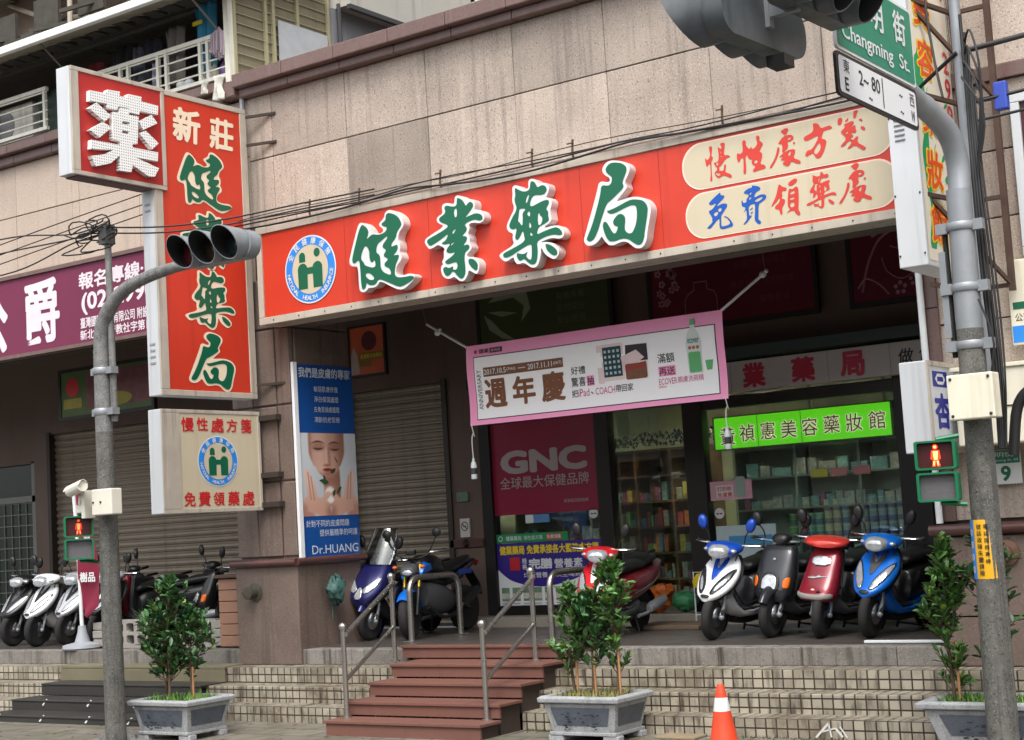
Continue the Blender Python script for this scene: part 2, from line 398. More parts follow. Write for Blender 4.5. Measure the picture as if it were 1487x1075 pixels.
# right pillar wall
xs = [-4.82, -3.68, -2.5, -1.35, -.2, .95, 2.1]
panels('pillar', M_stone, xs, [1.06, 1.9, 2.76, 3.62, 4.2, 4.80])
MB().box(-4.86, 13.225, -.17, 8, 14.2, 4.8).build('pillar_backing', M_dark, bld)
mb = MB()
for k in range(6): mb.box(-4.87, 13.17, 1.06+k*.62, -4.70, 13.24, 1.06+k*.62+.612)
mb.build('pillar_cladding', M_mauve, bld, bevel=.006)
panels('pillar_base', M_pillar, [-4.86, -3.7, -2.5, -1.3, -.1, 1.1], [-.17, .25, .93], y=13.15, th=.07)
MB().tube([(-4.92, 13.12, .99), (8, 13.12, .99)], .05, 10).build('dado_roll', M_maroonroll, bld, smooth=40)
MB().box(-30, 13.4, 4.35, 8, 18.2, 4.45).build('arcade_ceiling', M_soffit, bld)
# back wall of the arcade: brown wall, openings for the shutters and the shop
mb = MB()
for a in ((-30, -22.3, 0, 4.35), (-20.95, -20.55, 0, 4.35), (-22.3, -20.95, 2.75, 4.35), (-20.55, -16.15, 3.18, 4.35), (-16.15, -14.2, 0, 4.35), (-14.2, -12.5, 3.22, 4.35), (-12.5, -11.98, 0, 4.35)):
    mb.box(a[0], 16.2, a[2]-.03, a[1], 16.5, a[3])
mb.box(-11.98, 16.2, 3.05, -4.9, 16.5, 4.35)
mb.box(-12.5, 16.5, 0, -12.2, 22, 4.35); mb.box(-4.9, 14.2, -.03, -4.75, 22, 4.35)
mb.build('back_wall', M_brownwall, bld)
MB().box(-12.52, 16.17, 1.0, -11.98, 16.2, 1.12).build('dado_roll', M_maroonroll, bld, bevel=.02)
MB().box(-13.9, 16.5, -.03, -13.85, 22, 4.35).box(-12.2, 21.9, 0, -4.9, 22, 3.2).build('back_wall', M_brownwall, bld) if False else None
def shutter(x0, x1, z0, z1):
    mb = MB(); n = int((z1-z0)/.105); prof = [(0,0),(.02,.012),(.026,.04),(.018,.07),(0,.085),(-.004,.105)]
    pts = []
    for i in range(n):
        for d, h in prof[:-1]: pts.append((16.30-d, z0+(z1-z0)*(i+h/.105)/n))
    pts.append((16.30, z1))
    vs = [(x0, y, z) for y, z in pts]+[(x1, y, z) for y, z in pts]; k = len(pts)
    mb.add(vs, [(i, k+i, k+i+1, i+1) for i in range(k-1)])
    o = mb.build('roller_shutter', M_shutter, bld)
    for a in (x0-.05, x1-.03): MB().box(a, 16.17, z0, a+.08, 16.34, z1).build('guide_rail', mat('guide rail dark', (60,54,48), .5, .3), o)
    return o
shutter(-20.55, -16.15, 0, 3.18); shutter(-14.2, -12.5, 0, 3.22)
# left end shop door
dr = MB().box(-22.25, 16.26, 0, -21.0, 16.3, 2.7).build('door', mat('dark green door glass', (38,50,44), .2, var=.1), bld)
mb = MB()
for k in range(7): mb.box(-22.2+k*.19, 16.24, .1, -22.185+k*.19, 16.26, 2.1)
for k in range(12): mb.box(-22.25, 16.235, .1+k*.18, -21.0, 16.25, .115+k*.18)
mb.box(-22.3, 16.2, 0, -22.22, 16.32, 2.75).box(-21.03, 16.2, 0, -20.95, 16.32, 2.75).box(-22.3, 16.2, 2.1, -20.95, 16.32, 2.2)
mb.build('door_grille', mat('grey door steel', (120,122,118), .5, .3), dr)

# ------------------------------------------------------------------ shop front and interior
shop = thing('storefront', 'dark framed glass shop front with a sliding door deep in the arcade', 'shop front', (-8.6, 16.2, 0))
M_frame = mat('dark bronze frame', (34,31,29), .4, .3, var=.1)
mb = MB()
for a, b in ((-11.98,-11.82), (-10.22,-10.02), (-8.98,-8.72), (-6.36,-6.02), (-5.12,-4.9)):
    mb.box(a, 16.2, .12, b, 16.36, 3.05)
mb.box(-11.98, 16.22, 2.56, -8.72, 16.34, 2.72); mb.box(-8.72, 16.22, 2.46, -4.9, 16.34, 2.60); mb.box(-11.98, 16.22, 2.98, -4.9, 16.34, 3.06)
mb.box(-11.82, 16.22, .12, -10.22, 16.34, .24); mb.box(-8.72, 16.22, .12, -4.9, 16.34, .24)
mb.build('frame', M_frame, shop, bevel=.006)
MB().box(-12.0, 15.9, -.03, -4.9, 16.22, .125).build('threshold', mat('threshold stone', (150,142,130), .6, var=.2, speck=.2), shop, bevel=.01)
MG = glass_mat('shop glass', (.90,.96,.93), .03)
for a, b, z0, z1 in ((-11.82,-10.22,.24,2.56), (-8.72,-6.36,.24,2.46), (-6.02,-5.12,.24,2.46)):
    MB().box(a, 16.27, z0, b, 16.28, z1).build('window_pane', MG, shop)
MB().box(-11.82, 16.26, 2.72, -8.9, 16.30, 2.98).build('transom_panel', M_frame, shop)
dm = MB().box(-10.02, 16.30, .13, -8.98, 16.31, 2.56).build('sliding_door', MG, shop)
MB().box(-9.6, 16.30, 2.60, -9.3, 16.38, 2.68).build('door_sensor', mat('sensor grey', (150,150,146), .5), shop)
# interior room
room = thing('shop_interior', 'dim shop interior behind the glass with pale ceiling and back wall', 'shop room', (-8.6, 18, 0))
M_int = mat('shop wall paint', (206,212,194), .8, var=.06)
MB().box(-12.2, 20.2, .12, -4.9, 20.3, 3.3).build('back_wall', M_int, room)
MB().box(-12.2, 16.36, 3.0, -4.9, 20.3, 3.1).build('ceiling', M_int, room)
MB().box(-12.2, 16.4, .12, -12.1, 20.2, 3.0).build('side_wall', M_int, room)
M_lamp = mat('ceiling lamp lit', (255,250,235), .5, var=0, emit=24.0)
for X, Yd in ((-8.25, 16.85), (-7.1, 16.85), (-9.6, 17.2), (-11.2, 17.2), (-10.4, 18.8), (-7.7, 18.8)):  # last four downlights are added only to brighten the shop interior
    t = thing('ceiling_downlight', {-8.25:'left round downlight glowing above the green lit sign inside the window', -7.1:'right round downlight glowing above the green lit sign inside the window', -9.6:'added round downlight brightening the shop behind the sliding door', -11.2:'added round downlight brightening the shop behind the maroon window poster', -10.4:'added rear left round downlight brightening the deep end of the shop', -7.7:'added rear right round downlight brightening the deep end of the shop'}[X], 'ceiling light', (X, Yd, 3.0))
    MB().lathe([(.11,-.002),(.11,-.02),(.085,-.025),(.085,-.01)], (X,Yd,3.0), n=20).build('rim', M_white, t, smooth=30)
    MB().lathe([(.0,-.012),(.084,-.012)], (X,Yd,3.0), n=20).build('lamp_disc', M_lamp, t)

M_wood = mat('dark shelf wood', (132,98,74), .5, var=.25, vs=3, stretch=(1,1,8))
def shelf(name, label, x0, x1, y0, y1, z0, z1, rows, cols, m_=M_wood, back=True):
    t = thing(name, label, 'shelving', ((x0+x1)/2, y0, z0))
    for i in range(cols+1): X = x0+(x1-x0)*i/cols; MB().box(X-.015, y0, z0, X+.015, y1, z1).build('upright', m_, t)
    for j in range(rows+1): Z = z0+(z1-z0)*j/rows; MB().box(x0+.016, y0+.005, Z-.012, x1-.016, y1-.003, Z+.012).build('shelf_board', m_, t)
    if back: MB().box(x0, y1, z0, x1, y1+.02, z1).build('back_panel', m_, t)
    return t
shelf('display_shelf', 'brown wooden shop cabinet with open compartments behind the sliding door', -11.05, -9.42, 17.6, 17.95, .12, 2.12, 6, 3)
shelf('display_shelf', 'glass and steel shelving full of milk powder cans behind the right window', -8.75, -6.35, 17.0, 17.4, .12, 2.02, 5, 3, mat('pale shelf steel', (150,160,150), .4, .2), True)
shelf('display_shelf', 'low shelving behind the glass beneath the maroon poster', -11.85, -10.4, 16.75, 17.0, .12, 1.45, 3, 2, mat('pale shelf board', (170,168,158), .5))
shelf('display_shelf', 'narrow shelving behind the rightmost window pane beside the pillar', -6.1, -5.05, 16.9, 17.2, .12, 2.0, 5, 1, mat('pale shelf steel', (150,160,150), .4, .2))
# a trough of dark leaves along the top of the cabinet
mb = MB()
for i in range(420):
    X = random.uniform(-11.0, -8.95); Yd = random.uniform(17.45, 17.8); Z = 2.15+random.uniform(0,.16)
    d = Vector((random.uniform(-1,1), random.uniform(-1,1), random.uniform(.2,1))).normalized()*.08; s_ = Vector((d.y,-d.x,0)).normalized()*.022
    p = Vector((X,Yd,Z)); mb.add([p, p+d*.5+s_, p+d, p+d*.5-s_], [(0,1,2,3)])
MB_plant = mb.build('artificial_ivy', mat('dark ivy leaf', (38,52,34), .5, var=.3), None)
tag(MB_plant, 'strip of dark green artificial ivy along the top of the shop cabinet', 'ivy', kind='stuff')

# milk powder cans: one mesh per colour, individual copies
CANS = {'green':(120,190,110), 'pink':(206,120,146), 'teal':(150,220,196), 'yellow':(232,226,190), 'blue':(176,204,222), 'ash':(214,222,216)}
can_src = {}
def can(kind, x, y, z):
    lab = {'green':'green', 'pink':'pink', 'teal':'teal', 'yellow':'white and yellow', 'blue':'pale blue', 'ash':'pale grey'}[kind]
    if kind not in can_src:
        t = thing('milk_powder_can', lab+' milk powder can stacked on the shelves behind the right window', 'can', (0,0,0), lab+' cans on the shop shelves')
        MB().lathe([(.0,.0),(.048,.0),(.05,.004),(.05,.136),(.0,.136)], (0,0,0), n=14).build('tin', mat('tin '+kind, CANS[kind], .3, .05, var=.25, vs=14), t, smooth=35)
        MB().lathe([(.0502,.018),(.0512,.02),(.0512,.075),(.0502,.077)], (0,0,0), n=14).build('label', mat('tin label '+kind, tuple(int(v*.62+(60 if i == 2 else 20)) for i, v in enumerate(CANS[kind])), .4, var=.7, vs=30), t, smooth=35)
        MB().lathe([(.0,.1365),(.046,.1365),(.046,.1375),(.0535,.138),(.0535,.148),(0,.148)], (0,0,0), n=14).build('lid', mat('tin lid', (226,224,214), .35), t, smooth=35)
        can_src[kind] = t; o = t
    else: o = copy_tree(can_src[kind])
    o.location = (x, y, z); return o
order = ['green','pink','teal','teal','yellow','yellow','blue','ash','ash','blue','blue','blue','ash','ash','yellow','ash']
zsh = [.12+1.9*j/5+.012 for j in range(6)]
for i, kx in enumerate(order):
    X = -8.05+i*.112
    for lv in range(3 if i > 3 else 2):
        if i in (7,) : continue
        can(kx, X, 17.06+random.uniform(-.006,.006), .892+lv*.149) if lv < 2 else can(kx, X, 17.06, .892+lv*.149)
for i in range(18):
    can(random.choice(['teal','green','blue','blue','ash','pink']), -8.6+i*.122, 17.06, zsh[1]+.0)
    if i % 4 != 2: can(random.choice(['teal','blue','ash']), -8.6+i*.122, 17.06, zsh[1]+.149)
# cartons on the shelves
def carton(x, y, z, w_, h_, d_, c, label, group):
    c = tuple(int(v*.68+46) for v in c)
    nm = 'carton tint %d %d %d' % c
    mb = MB().box(x, y, z, x+w_, y+d_, z+h_)
    o = mb.build('carton', mat(nm, c, .45, var=.6, vs=26), None, bevel=.003, seg=1)
    tag(o, label, 'box', group)
    return o
pal = [(214,50,64),(50,120,196),(232,204,70),(70,170,84),(232,232,228),(186,80,140),(50,64,110),(236,140,60),(130,200,214),(150,70,54)]
names = ['red','blue','yellow','green','white','plum','navy','orange','pale blue','brown']
for cx in range(3):
    for rz in range(5):
        x = -11.05+cx*1.63/3+.04; xe = -11.05+(cx+1)*1.63/3-.04; z = .12+2.0*rz/6+.013
        while x < xe-.06:
            w_ = random.uniform(.03,.085); h_ = random.uniform(.09,.25)
            if x+w_ > xe: break
            if random.random() < .93:
                i = random.choice([0,1,2,3,4,4,4,5,7,8,8,9])
                carton(x, 17.62+random.uniform(0,.03), z, w_, h_, .14, pal[i], names[i]+' carton standing in the brown cabinet behind the sliding door', names[i]+' cartons in the brown cabinet')
            x += w_+random.uniform(.002,.02)
x = -8.65
while x < -6.5:
    w_ = random.uniform(.06,.14); i = random.choice([4,4,8,4,5,8,4]); carton(x, 17.02, zsh[3]+.0, w_, random.uniform(.08,.17), .2, pal[i], names[i]+' carton above the milk cans behind the right window', names[i]+' cartons above the milk cans'); x += w_+.015
x = -8.6
while x < -6.5:
    w_ = random.uniform(.10,.26); i = random.choice([4,8,8,4,4]); carton(x, 17.02, zsh[4], w_, random.uniform(.08,.2), .2, pal[i], names[i]+' carton on the top shelf under the lit green sign', names[i]+' cartons on the top shelf'); x += w_+.03
x = -11.75
while x < -10.5:
    w_ = random.uniform(.06,.16); i = random.choice([4,4,9,8,7]); carton(x, 16.78, 1.01, w_, random.uniform(.1,.2), .14, pal[i], names[i]+' carton between the two posters on the left window', names[i]+' cartons on the low shelf'); x += w_+.05
for rz in range(5):
    x = -6.02
    while x < -5.2:
        w_ = random.uniform(.05,.12); i = random.choice([4,4,8,0]); carton(x, 16.93, .132+1.88*rz/5, w_, random.uniform(.12,.26), .12, pal[i], names[i]+' carton on the narrow shelf behind the rightmost pane', names[i]+' cartons on the narrow shelf'); x += w_+.05
# ------------------------------------------------------------------ brush lettering outlines (mm, centred)
GLYPHS = {
 'jian': dict(c=(-10582, 4246), w="-282,374 -206,348 -140,278 -125,239 -61,227 -4,197 57,237 -10,289 -14,317 17,334 66,372 75,416 117,440 175,435 296,356 330,274 316,227 255,178 233,101 259,70 263,6 247,-32 273,-63 275,-121 197,-177 179,-269 275,-291 401,-278 459,-335 311,-426 253,-439 197,-428 108,-384 -38,-301 -76,-346 -124,-366 -206,-355 -231,-383 -273,-397 -314,-385 -338,-355 -337,-104 -379,-99 -438,-84 -459,-49 -450,5 -328,308",
  g=[["-272,349 -208,321 -153,257 -201,159 -120,220 -16,190 78,211 99,262 48,275 15,307 87,336 88,400 138,412 250,359 302,274 288,236 233,191 211,122 150,78 142,38 183,45 224,53 236,19 213,-22 158,-61 233,-57 246,-81 182,-170 166,-294 296,-312 399,-305 453,-342 267,-408 199,-397 99,-347 -53,-274 -92,-330 -152,-340 -203,-319 -228,-297 -238,-346 -271,-368 -302,-351 -305,-72 -324,-32 -383,-71 -420,-41 -393,51", "-227,118 -166,63 -168,-55 -135,-97 -92,-58 -85,-163 -237,-111 -246,-80 -299,-19", "93,168 97,140 23,79 26,42 77,17 33,-27 37,-54 99,-86 38,-122 36,-158 109,-187 129,-275 -19,-200 -16,-60 -30,-17 -70,7 -59,74 -34,106 2,119", "-218,-194 -172,-201 -111,-255 -124,-280 -165,-279 -211,-254 -234,-210"]]),
 'ye': dict(c=(-9596, 4234), w="54,453 112,443 167,396 189,378 236,388 280,362 290,309 273,260 319,262 385,227 406,168 384,129 331,115 264,135 194,132 208,78 176,37 201,-14 192,-60 218,-101 215,-138 149,-175 158,-214 227,-213 293,-262 305,-329 271,-407 226,-387 161,-340 145,-399 95,-452 37,-444 -29,-383 -71,-401 -124,-398 -180,-362 -199,-293 -184,-248 -154,-238 -182,-215 -143,-169 -149,-111 -125,-77 -216,-20 -265,-41 -314,-53 -349,-43 -406,47 -304,94 -108,158 -200,201 -219,242 -195,276 -129,289 -143,372 -103,399 -33,387 24,363 34,428",
  g=[["75,425 121,403 158,359 173,319 210,351 234,358 267,336 270,298 202,239 153,200 223,217 305,229 372,197 383,153 345,139 277,166 196,155 142,131 174,93 166,62 99,16 151,12 172,-14 159,-40 109,-84 179,-78 195,-107 181,-133 115,-165 130,-359 97,-415 62,-423 28,-401 -36,-321 -68,-354 -104,-373 -139,-360 -163,-313 -165,-279 -127,-268 -93,-290 -51,-281 -27,-276 -42,-316 22,-320 26,-232 -78,-249 -113,-244 -144,-214 -50,-178 18,-132 -59,-139 -105,-123 -108,-89 -39,-33 -134,-36 -174,-17 -107,6 -67,75 -140,39 -306,-25 -341,-6 -365,46 -269,74 -75,133 -72,166 -153,198 -186,232 -173,258 -87,292 -109,357 -70,370 -13,346 57,339 65,413", "56,325 57,244 37,221 21,241 17,303", "35,106 -4,56 -20,68 -7,94", "14,-27 -41,-61 -46,-46 -28,-35"],
     ["174,-230 226,-238 269,-272 289,-317 268,-374 218,-339 181,-297 166,-257"]]),
 'yao': dict(c=(-8640, 4242), w="29,452 74,449 117,413 137,381 205,386 248,362 257,308 228,252 205,237 249,225 279,187 269,132 251,107 257,41 264,-17 137,-71 305,-61 359,-79 404,-142 389,-195 338,-206 252,-178 122,-200 127,-210 171,-208 259,-231 326,-297 329,-353 280,-397 236,-391 151,-327 118,-247 106,-338 71,-427 19,-452 -36,-430 -100,-374 -181,-390 -218,-337 -221,-299 -316,-340 -361,-316 -403,-267 -372,-238 -200,-179 -225,-118 -209,-63 -276,-34 -289,26 -237,103 -173,188 -202,269 -186,333 -192,401 -156,424 -111,406 -57,363 11,356 10,423",
  g=[["39,427 78,420 104,387 117,347 170,366 213,353 233,312 213,278 167,263 84,282 43,260 16,203 25,164 146,200 225,210 248,192 246,164 201,116 233,92 224,46 240,-3 162,-33 105,-47 71,-126 168,-100 304,-79 346,-100 382,-143 374,-170 341,-169 265,-148 164,-160 72,-188 78,-259 71,-352 44,-409 -1,-416 -50,-386 -92,-337 -145,-359 -177,-324 -182,-267 -139,-283 -89,-295 -36,-270 -73,-316 -31,-360 -3,-360 10,-230 -3,-204 -89,-224 -314,-314 -368,-253 -214,-214 -68,-166 -75,-113 -87,-45 -127,-114 -163,-142 -190,-118 -175,-69 -160,-14 -201,-27 -245,-5 -252,29 -215,90 -140,173 -164,244 -166,282 -152,318 -158,400 -114,368 -48,333 26,339", "18,303 3,253 -23,210 -31,226 -18,276", "-117,178 -27,159 -81,125 -79,68 -91,-16 -121,37 -143,50 -121,122", "11,138 11,62 -31,107", "-2,27 22,-24 3,-50 -9,-29", "102,66 122,101 130,62 162,38 140,-25 100,-37", "1,-78 37,-121 -2,-124"],
     ["170,-226 225,-244 288,-291 312,-332 299,-363 255,-361 192,-305 178,-270"]]),
 'ju': dict(c=(-7634, 4255), w="-36,454 79,431 160,395 192,339 171,279 119,216 142,166 134,141 6,40 59,44 175,56 257,47 337,15 387,-57 387,-128 339,-282 320,-386 280,-443 228,-453 177,-436 86,-345 -80,-386 -139,-333 -176,-263 -206,-304 -278,-344 -353,-337 -387,-285 -367,-233 -196,171 -166,276 -47,236 -39,281 -89,313 -128,361 -102,421",
  g=[["-6,429 87,409 147,370 159,322 93,212 111,181 99,151 -56,55 -91,41 -144,-58 -241,-272 -308,-307 -349,-282 -341,-256 -261,-121 -155,145 -143,235 -40,198 -7,284 -57,321 -87,367 -60,408"],
     ["-105,-33 -63,-33 23,-13 152,29 214,29 315,1 356,-60 357,-114 313,-278 290,-382 251,-421 200,-408 93,-319 -77,-349 -125,-290 -155,-194 -151,-144 -123,-130 -94,-162 -30,-291 24,-204 -12,-198 -41,-162 -22,-124 28,-84 80,-93 108,-136 86,-237 107,-279 147,-295 179,-283 228,-192 240,-59 215,-25 147,-25 -2,-68 -61,-72"]]),
}
RED_GLYPHS = {
 'man': dict(c=(-6560, 4502), g=[["-82,162 -65,169 -50,156 -53,120 -66,68 -52,63 -50,46 -69,20 -72,-24 -73,-92 -71,-136 -74,-165 -87,-167 -97,-156 -87,-118 -84,-60 -82,-2 -98,1 -116,-23 -126,-11 -136,62 -125,62 -114,38 -82,62 -76,104 -84,140"], ["30,172 62,176 87,169 73,110 65,53 111,51 136,26 87,25 23,-41 -10,-45 -23,-42 -42,-9 -46,11 -22,-3 6,16 13,73 6,148 21,135 41,116 48,139", "29,94 39,92 38,80 28,82", "34,57 46,55 43,43 32,43", "-24,-18 -11,0 4,-3 0,-22 -14,-29"], ["61,-36 75,-29 81,-47 69,-93 61,-101 132,-139 128,-177 53,-132 37,-133 -2,-151 -28,-134 -48,-91 -29,-80 -17,-73 -9,-35 12,-49 4,-76 19,-84 51,-90 56,-57", "-40,-93 -8,-96 19,-116 5,-128 -16,-124"]]),
 'xing': dict(c=(-6223, 4508), g=[["-78,137 -55,156 -36,133 -42,101 -18,65 2,61 15,83 19,48 55,63 78,97 68,132 68,161 87,170 104,154 98,112 125,97 133,72 111,47 90,13 107,7 120,-12 110,-58 88,-102 133,-115 144,-141 133,-153 68,-156 20,-166 6,-144 45,-118 6,-87 5,-62 17,-45 -17,-39 -32,-7 -34,7 -50,-4 -55,-42 -53,-95 -58,-157 -72,-169 -87,-156 -79,-90 -75,-14 -98,-9 -111,-36 -128,-47 -137,-31 -143,9 -133,46 -111,27 -78,40 -74,92", "28,-71 45,-53 65,-59 63,-83 42,-89"]]),
 'chu': dict(c=(-5890, 4513), g=[["-18,157 32,178 60,165 56,139 30,113 15,116 -5,137"], ["-49,53 11,110 81,108 107,84 102,58 61,42 39,49 50,-1 2,-40 -20,-42 -8,17 -24,44 -43,39", "45,76 72,88 81,72 55,60"], ["-60,17 -38,9 -45,-31 -85,-106 -138,-168 -157,-155 -98,-90 -71,-26"], ["92,25 104,37 119,24 105,10"], ["-61,-83 25,-30 113,-30 106,-73 84,-110 158,-148 152,-174 116,-167 64,-134 50,-165 24,-178 -29,-147 10,-117 -44,-110 -5,-76", "37,-67 57,-43 75,-47 53,-91"]]),
 'fang': dict(c=(-5547, 4514), g=[["-43,164 3,158 22,127 31,105 92,113 121,115 143,86 118,78 54,77 44,49 27,11 68,-4 76,-32 36,-126 -6,-165 -38,-156 -62,-101 -107,-119 -136,-124 -138,-100 -117,-70 -74,-71 -26,-19 8,49 -65,29 -121,13 -144,38 -135,60 -90,72 -46,90 -39,126", "-57,-91 3,-18 15,-41 15,-81 -24,-121 -42,-118"]]),
 'jian2': dict(c=(-5227, 4532), g=[["-125,129 -110,146 -82,140 -81,107 -102,77 -129,86"], ["-57,108 -19,134 -29,103 -54,96"], ["30,181 72,181 70,163 52,147 57,126 21,110 27,145"], ["75,98 96,101 111,74 77,81"], ["87,33 117,23 129,-2 107,-11 85,10"], ["-70,77 -52,81 16,97 31,74 -20,41 44,55 34,23 45,-6 20,-18 -24,1 8,-32 10,-49 -28,-52 11,-79 35,-51 59,-52 37,-104 119,-160 110,-182 86,-182 15,-120 -29,-145 -61,-146 -4,-96 -30,-71 -75,-110 -108,-120 -118,-108 -50,-54 -94,2 -107,17 -54,54", "-62,2 -37,14 -31,-1 -53,-13"]]),
 'mian': dict(c=(-6587, 4042), g=[["14,172 27,172 28,148 59,142 69,126 34,98 0,75 -24,47 26,65 64,66 89,55 88,31 47,-11 17,-45 15,-83 12,-145 36,-147 100,-140 105,-117 74,-73 43,-58 54,-53 85,-68 123,-115 136,-146 125,-164 44,-172 7,-169 -8,-152 -2,-80 -6,-65 -57,-105 -99,-147 -136,-143 -133,-132 -72,-88 -81,-67 -72,-54 -107,10 -101,24 -68,28 -15,87 -75,70 -99,82 -95,101", "-58,-13 -38,1 -11,-1 -13,-25 -39,-43 -52,-33", "-15,19 13,34 28,26 24,3 1,-8"]]),
 'fei': dict(c=(-6223, 4039), g=[["-101,136 -54,164 -10,166 -11,185 5,183 55,167 75,146 63,129 25,117 7,86 6,68 59,87 106,86 129,63 117,39 79,17 42,4 34,-95 28,-137 54,-160 53,-179 37,-185 17,-173 -11,-135 -2,-84 8,5 -9,17 -57,2 -60,-31 -60,-94 -23,-86 -91,-151 -121,-165 -123,-155 -83,-119 -85,-75 -83,-23 -120,-60 -87,-8 -115,4 -127,13 -129,57 -117,69 -112,35 -75,43 -78,68 -50,91 -51,111 -89,122", "-44,105 -31,124 -16,122 -28,102", "-55,64 -35,84 -22,77 -40,56", "8,29 9,45 47,60 89,65 87,49 44,28"], ["-50,-33 -17,-15 -18,-29 -45,-41"], ["-47,-67 -20,-55 -21,-67 -45,-75"]]),
 'ling': dict(c=(-5921, 4041), g=[["-50,141 -32,145 -19,121 35,102 21,73 -11,82 -23,67 -15,32 -32,14 4,1 6,-27 -32,-75 -28,-117 -37,-139 -54,-126 -58,-81 -98,-78 -100,-50 -49,-17 -41,29 -94,-23 -144,-53 -124,-25 -77,49"], ["45,141 107,174 139,165 137,138 79,111 54,115"], ["48,82 63,90 84,76 115,98 143,89 143,4 132,-89 129,-122 145,-145 135,-174 94,-144 93,-116 46,-115 7,-136 55,-90 27,-78 32,-4", "60,56 108,65 106,35 58,33", "52,6 100,5 98,-15 51,-14", "52,-41 96,-39 92,-82 52,-86"]]),
}
def pl(s): return [tuple(float(v) for v in q.split(',')) for q in s.split()]
def brush(kind, fr, cx, cz, h, wd, c, depth=0.0, mg=None, mw=None, parent=None, ms=None, grow=0.0):
    """A traced brush character: pale backing (raised block if depth) with the coloured stroke on it."""
    g = GLYPHS[kind]; W = pl(g['w']); xs = [p[0] for p in W]; zs = [p[1] for p in W]
    kx = wd/(max(xs)-min(xs)); kz = h/(max(zs)-min(zs))
    f = lambda p: [(cx+a*kx, cz+b*kz) for a, b in p]
    Wp = f(chaikin(W, 2))
    b = MB()
    if depth:
        b.sheet(fr, Wp, (), c+depth); n = len(Wp)
        back = MB(); back.prism(fr, Wp, (), c, c+depth-.002); back.build('letter_block', ms, parent)
    else: b.sheet(fr, Wp, (), c)
    o = b.build('letter_face', mw, parent)
    gm = MB()
    for grp in g['g']:
        P = [f(chaikin(pl(x), 2)) for x in grp]; gm.sheet(fr, P[0], P[1:], c+depth+.004)
    gm.build('letter_stroke', mg, parent)
def emblem(fr, cx, cz, rx, ry, parent, c=.004, field=None):
    MB().sheet(fr, ell(cx, cz, rx, ry, 56), (), c).build('emblem_border', M_letw, parent)
    MB().sheet(fr, ell(cx, cz, rx*.955, ry*.955, 56), (), c+.002).build('emblem_ring', M_ringblue, parent)
    MB().sheet(fr, ell(cx, cz, rx*.70, ry*.72, 48), (), c+.004).build('emblem_field', field or M_cream, parent)
    g = MB(); s = rx/.38; t = ry/.375
    P = lambda pts: [(cx+a*s*.38, cz+b*t*.375) for a, b in pts]
    for sx, top in ((-1, .38), (1, .44)):
        g.sheet(fr, P(ell(sx*.29, top+.02, .12, .13, 20)), (), c+.006)
        if sx < 0: g.sheet(fr, P([(-.41,.24),(-.41,.40),(-.17,.40),(-.17,.24)]), (), c+.0062)
        body = [(sx*.29-.18, -.56), (sx*.29+.18, -.56)]+ell(sx*.29, .02, .19, .18, 14, 0, math.pi)
        g.sheet(fr, P(body), (), c+.006)
    g.sheet(fr, P([(-.2,-.14),(.2,-.14),(.2,.06),(-.2,.06)]), (), c+.0058)
    g.build('emblem_figures', M_green, parent)
    tx = MB(); mid = .84
    for i, ch in enumerate('全民健康保險'):
        a = R(150-i*24); tx.text(ch, fr, cx+rx*mid*math.cos(a), cz+ry*mid*math.sin(a), ry*.2, bold=.02, c=c+.006, rot=a-math.pi/2)
    word = 'NATIONAL  HEALTH  INSURANCE'
    for i, ch in enumerate(word):
        a = R(188+i*164/(len(word)-1))
        if ch != ' ': tx.text(ch, fr, cx+rx*mid*math.cos(a), cz+ry*mid*math.sin(a), ry*.13, bold=.02, c=c+.006, rot=a+math.pi/2)
    tx.build('emblem_lettering', M_letw, parent)

# ------------------------------------------------------------------ main red fascia sign
sg = thing('shop_sign', 'long orange red fascia sign with raised green brush characters and a round blue emblem', 'shop sign', (-8.6, 12.9, 3.7))
F = FY(12.88)
MB().box(-12.53, 12.89, 3.70, -4.80, 13.2, 4.83).build('box', M_alu, sg, bevel=.008)
MB().rect(F, -12.45, 3.785, -4.85, 4.745, -.004).build('face', M_red, sg)
mb = MB()
mb.box(-12.53, 12.862, 3.70, -4.80, 12.889, 3.78); mb.box(-12.53, 12.862, 4.75, -4.80, 12.889, 4.83); mb.box(-12.53, 12.862, 3.781, -12.455, 12.889, 4.749)
mb.build('trim', M_alu, sg, bevel=.005)
mb = MB()
for k in range(20): mb.ball((-12.3+k*.39, 12.858, 3.74), .008, n=6, m=4)
mb.build('rivet', mat('rivet', (60,56,52), .5, .5), sg)
for X in (-11.2, -10.02, -8.1, -7.2): MB().rect(F, X, 3.785, X+.004, 4.745, -.0025).build('seam', mat('seam red', (120,30,22), .5), sg)
for k in ('jian', 'ye', 'yao', 'ju'):
    c = GLYPHS[k]['c']; W = pl(GLYPHS[k]['w'])
    brush(k, F, c[0]/1000, c[1]/1000, (max(p[1] for p in W)-min(p[1] for p in W))/1000, (max(p[0] for p in W)-min(p[0] for p in W))/1000, .0, .12, M_green, M_letw, sg, M_letside)
emblem(F, -11.72, 4.24, .385, .385, sg)
mb = MB(); md = MB()
for zc, zh in ((4.50, .212), (4.03, .207)):
    o_ = [(-6.93+.19, zc-zh)]+[(-4.87, zc-zh), (-4.87, zc+zh)]+[(-6.74, zc+zh)]+ell(-6.72, zc, .21, zh, 16, R(100), R(260))
    a0 = ell(-6.72, zc, .21, zh, 18, R(90), R(270)); a1 = ell(-5.05, zc, .2, zh, 14, R(-90), R(90))
    md.sheet(F, [(p[0]-(.014 if p[0] < -5.9 else -.014), p[1]+(.012 if p[1] > zc else -.012)) for p in a0+a1], (), .0015)
    mb.sheet(F, a0+a1, (), .003)
md.build('panel_outline', M_pale, sg); mb.build('cream_panel', M_cream, sg)
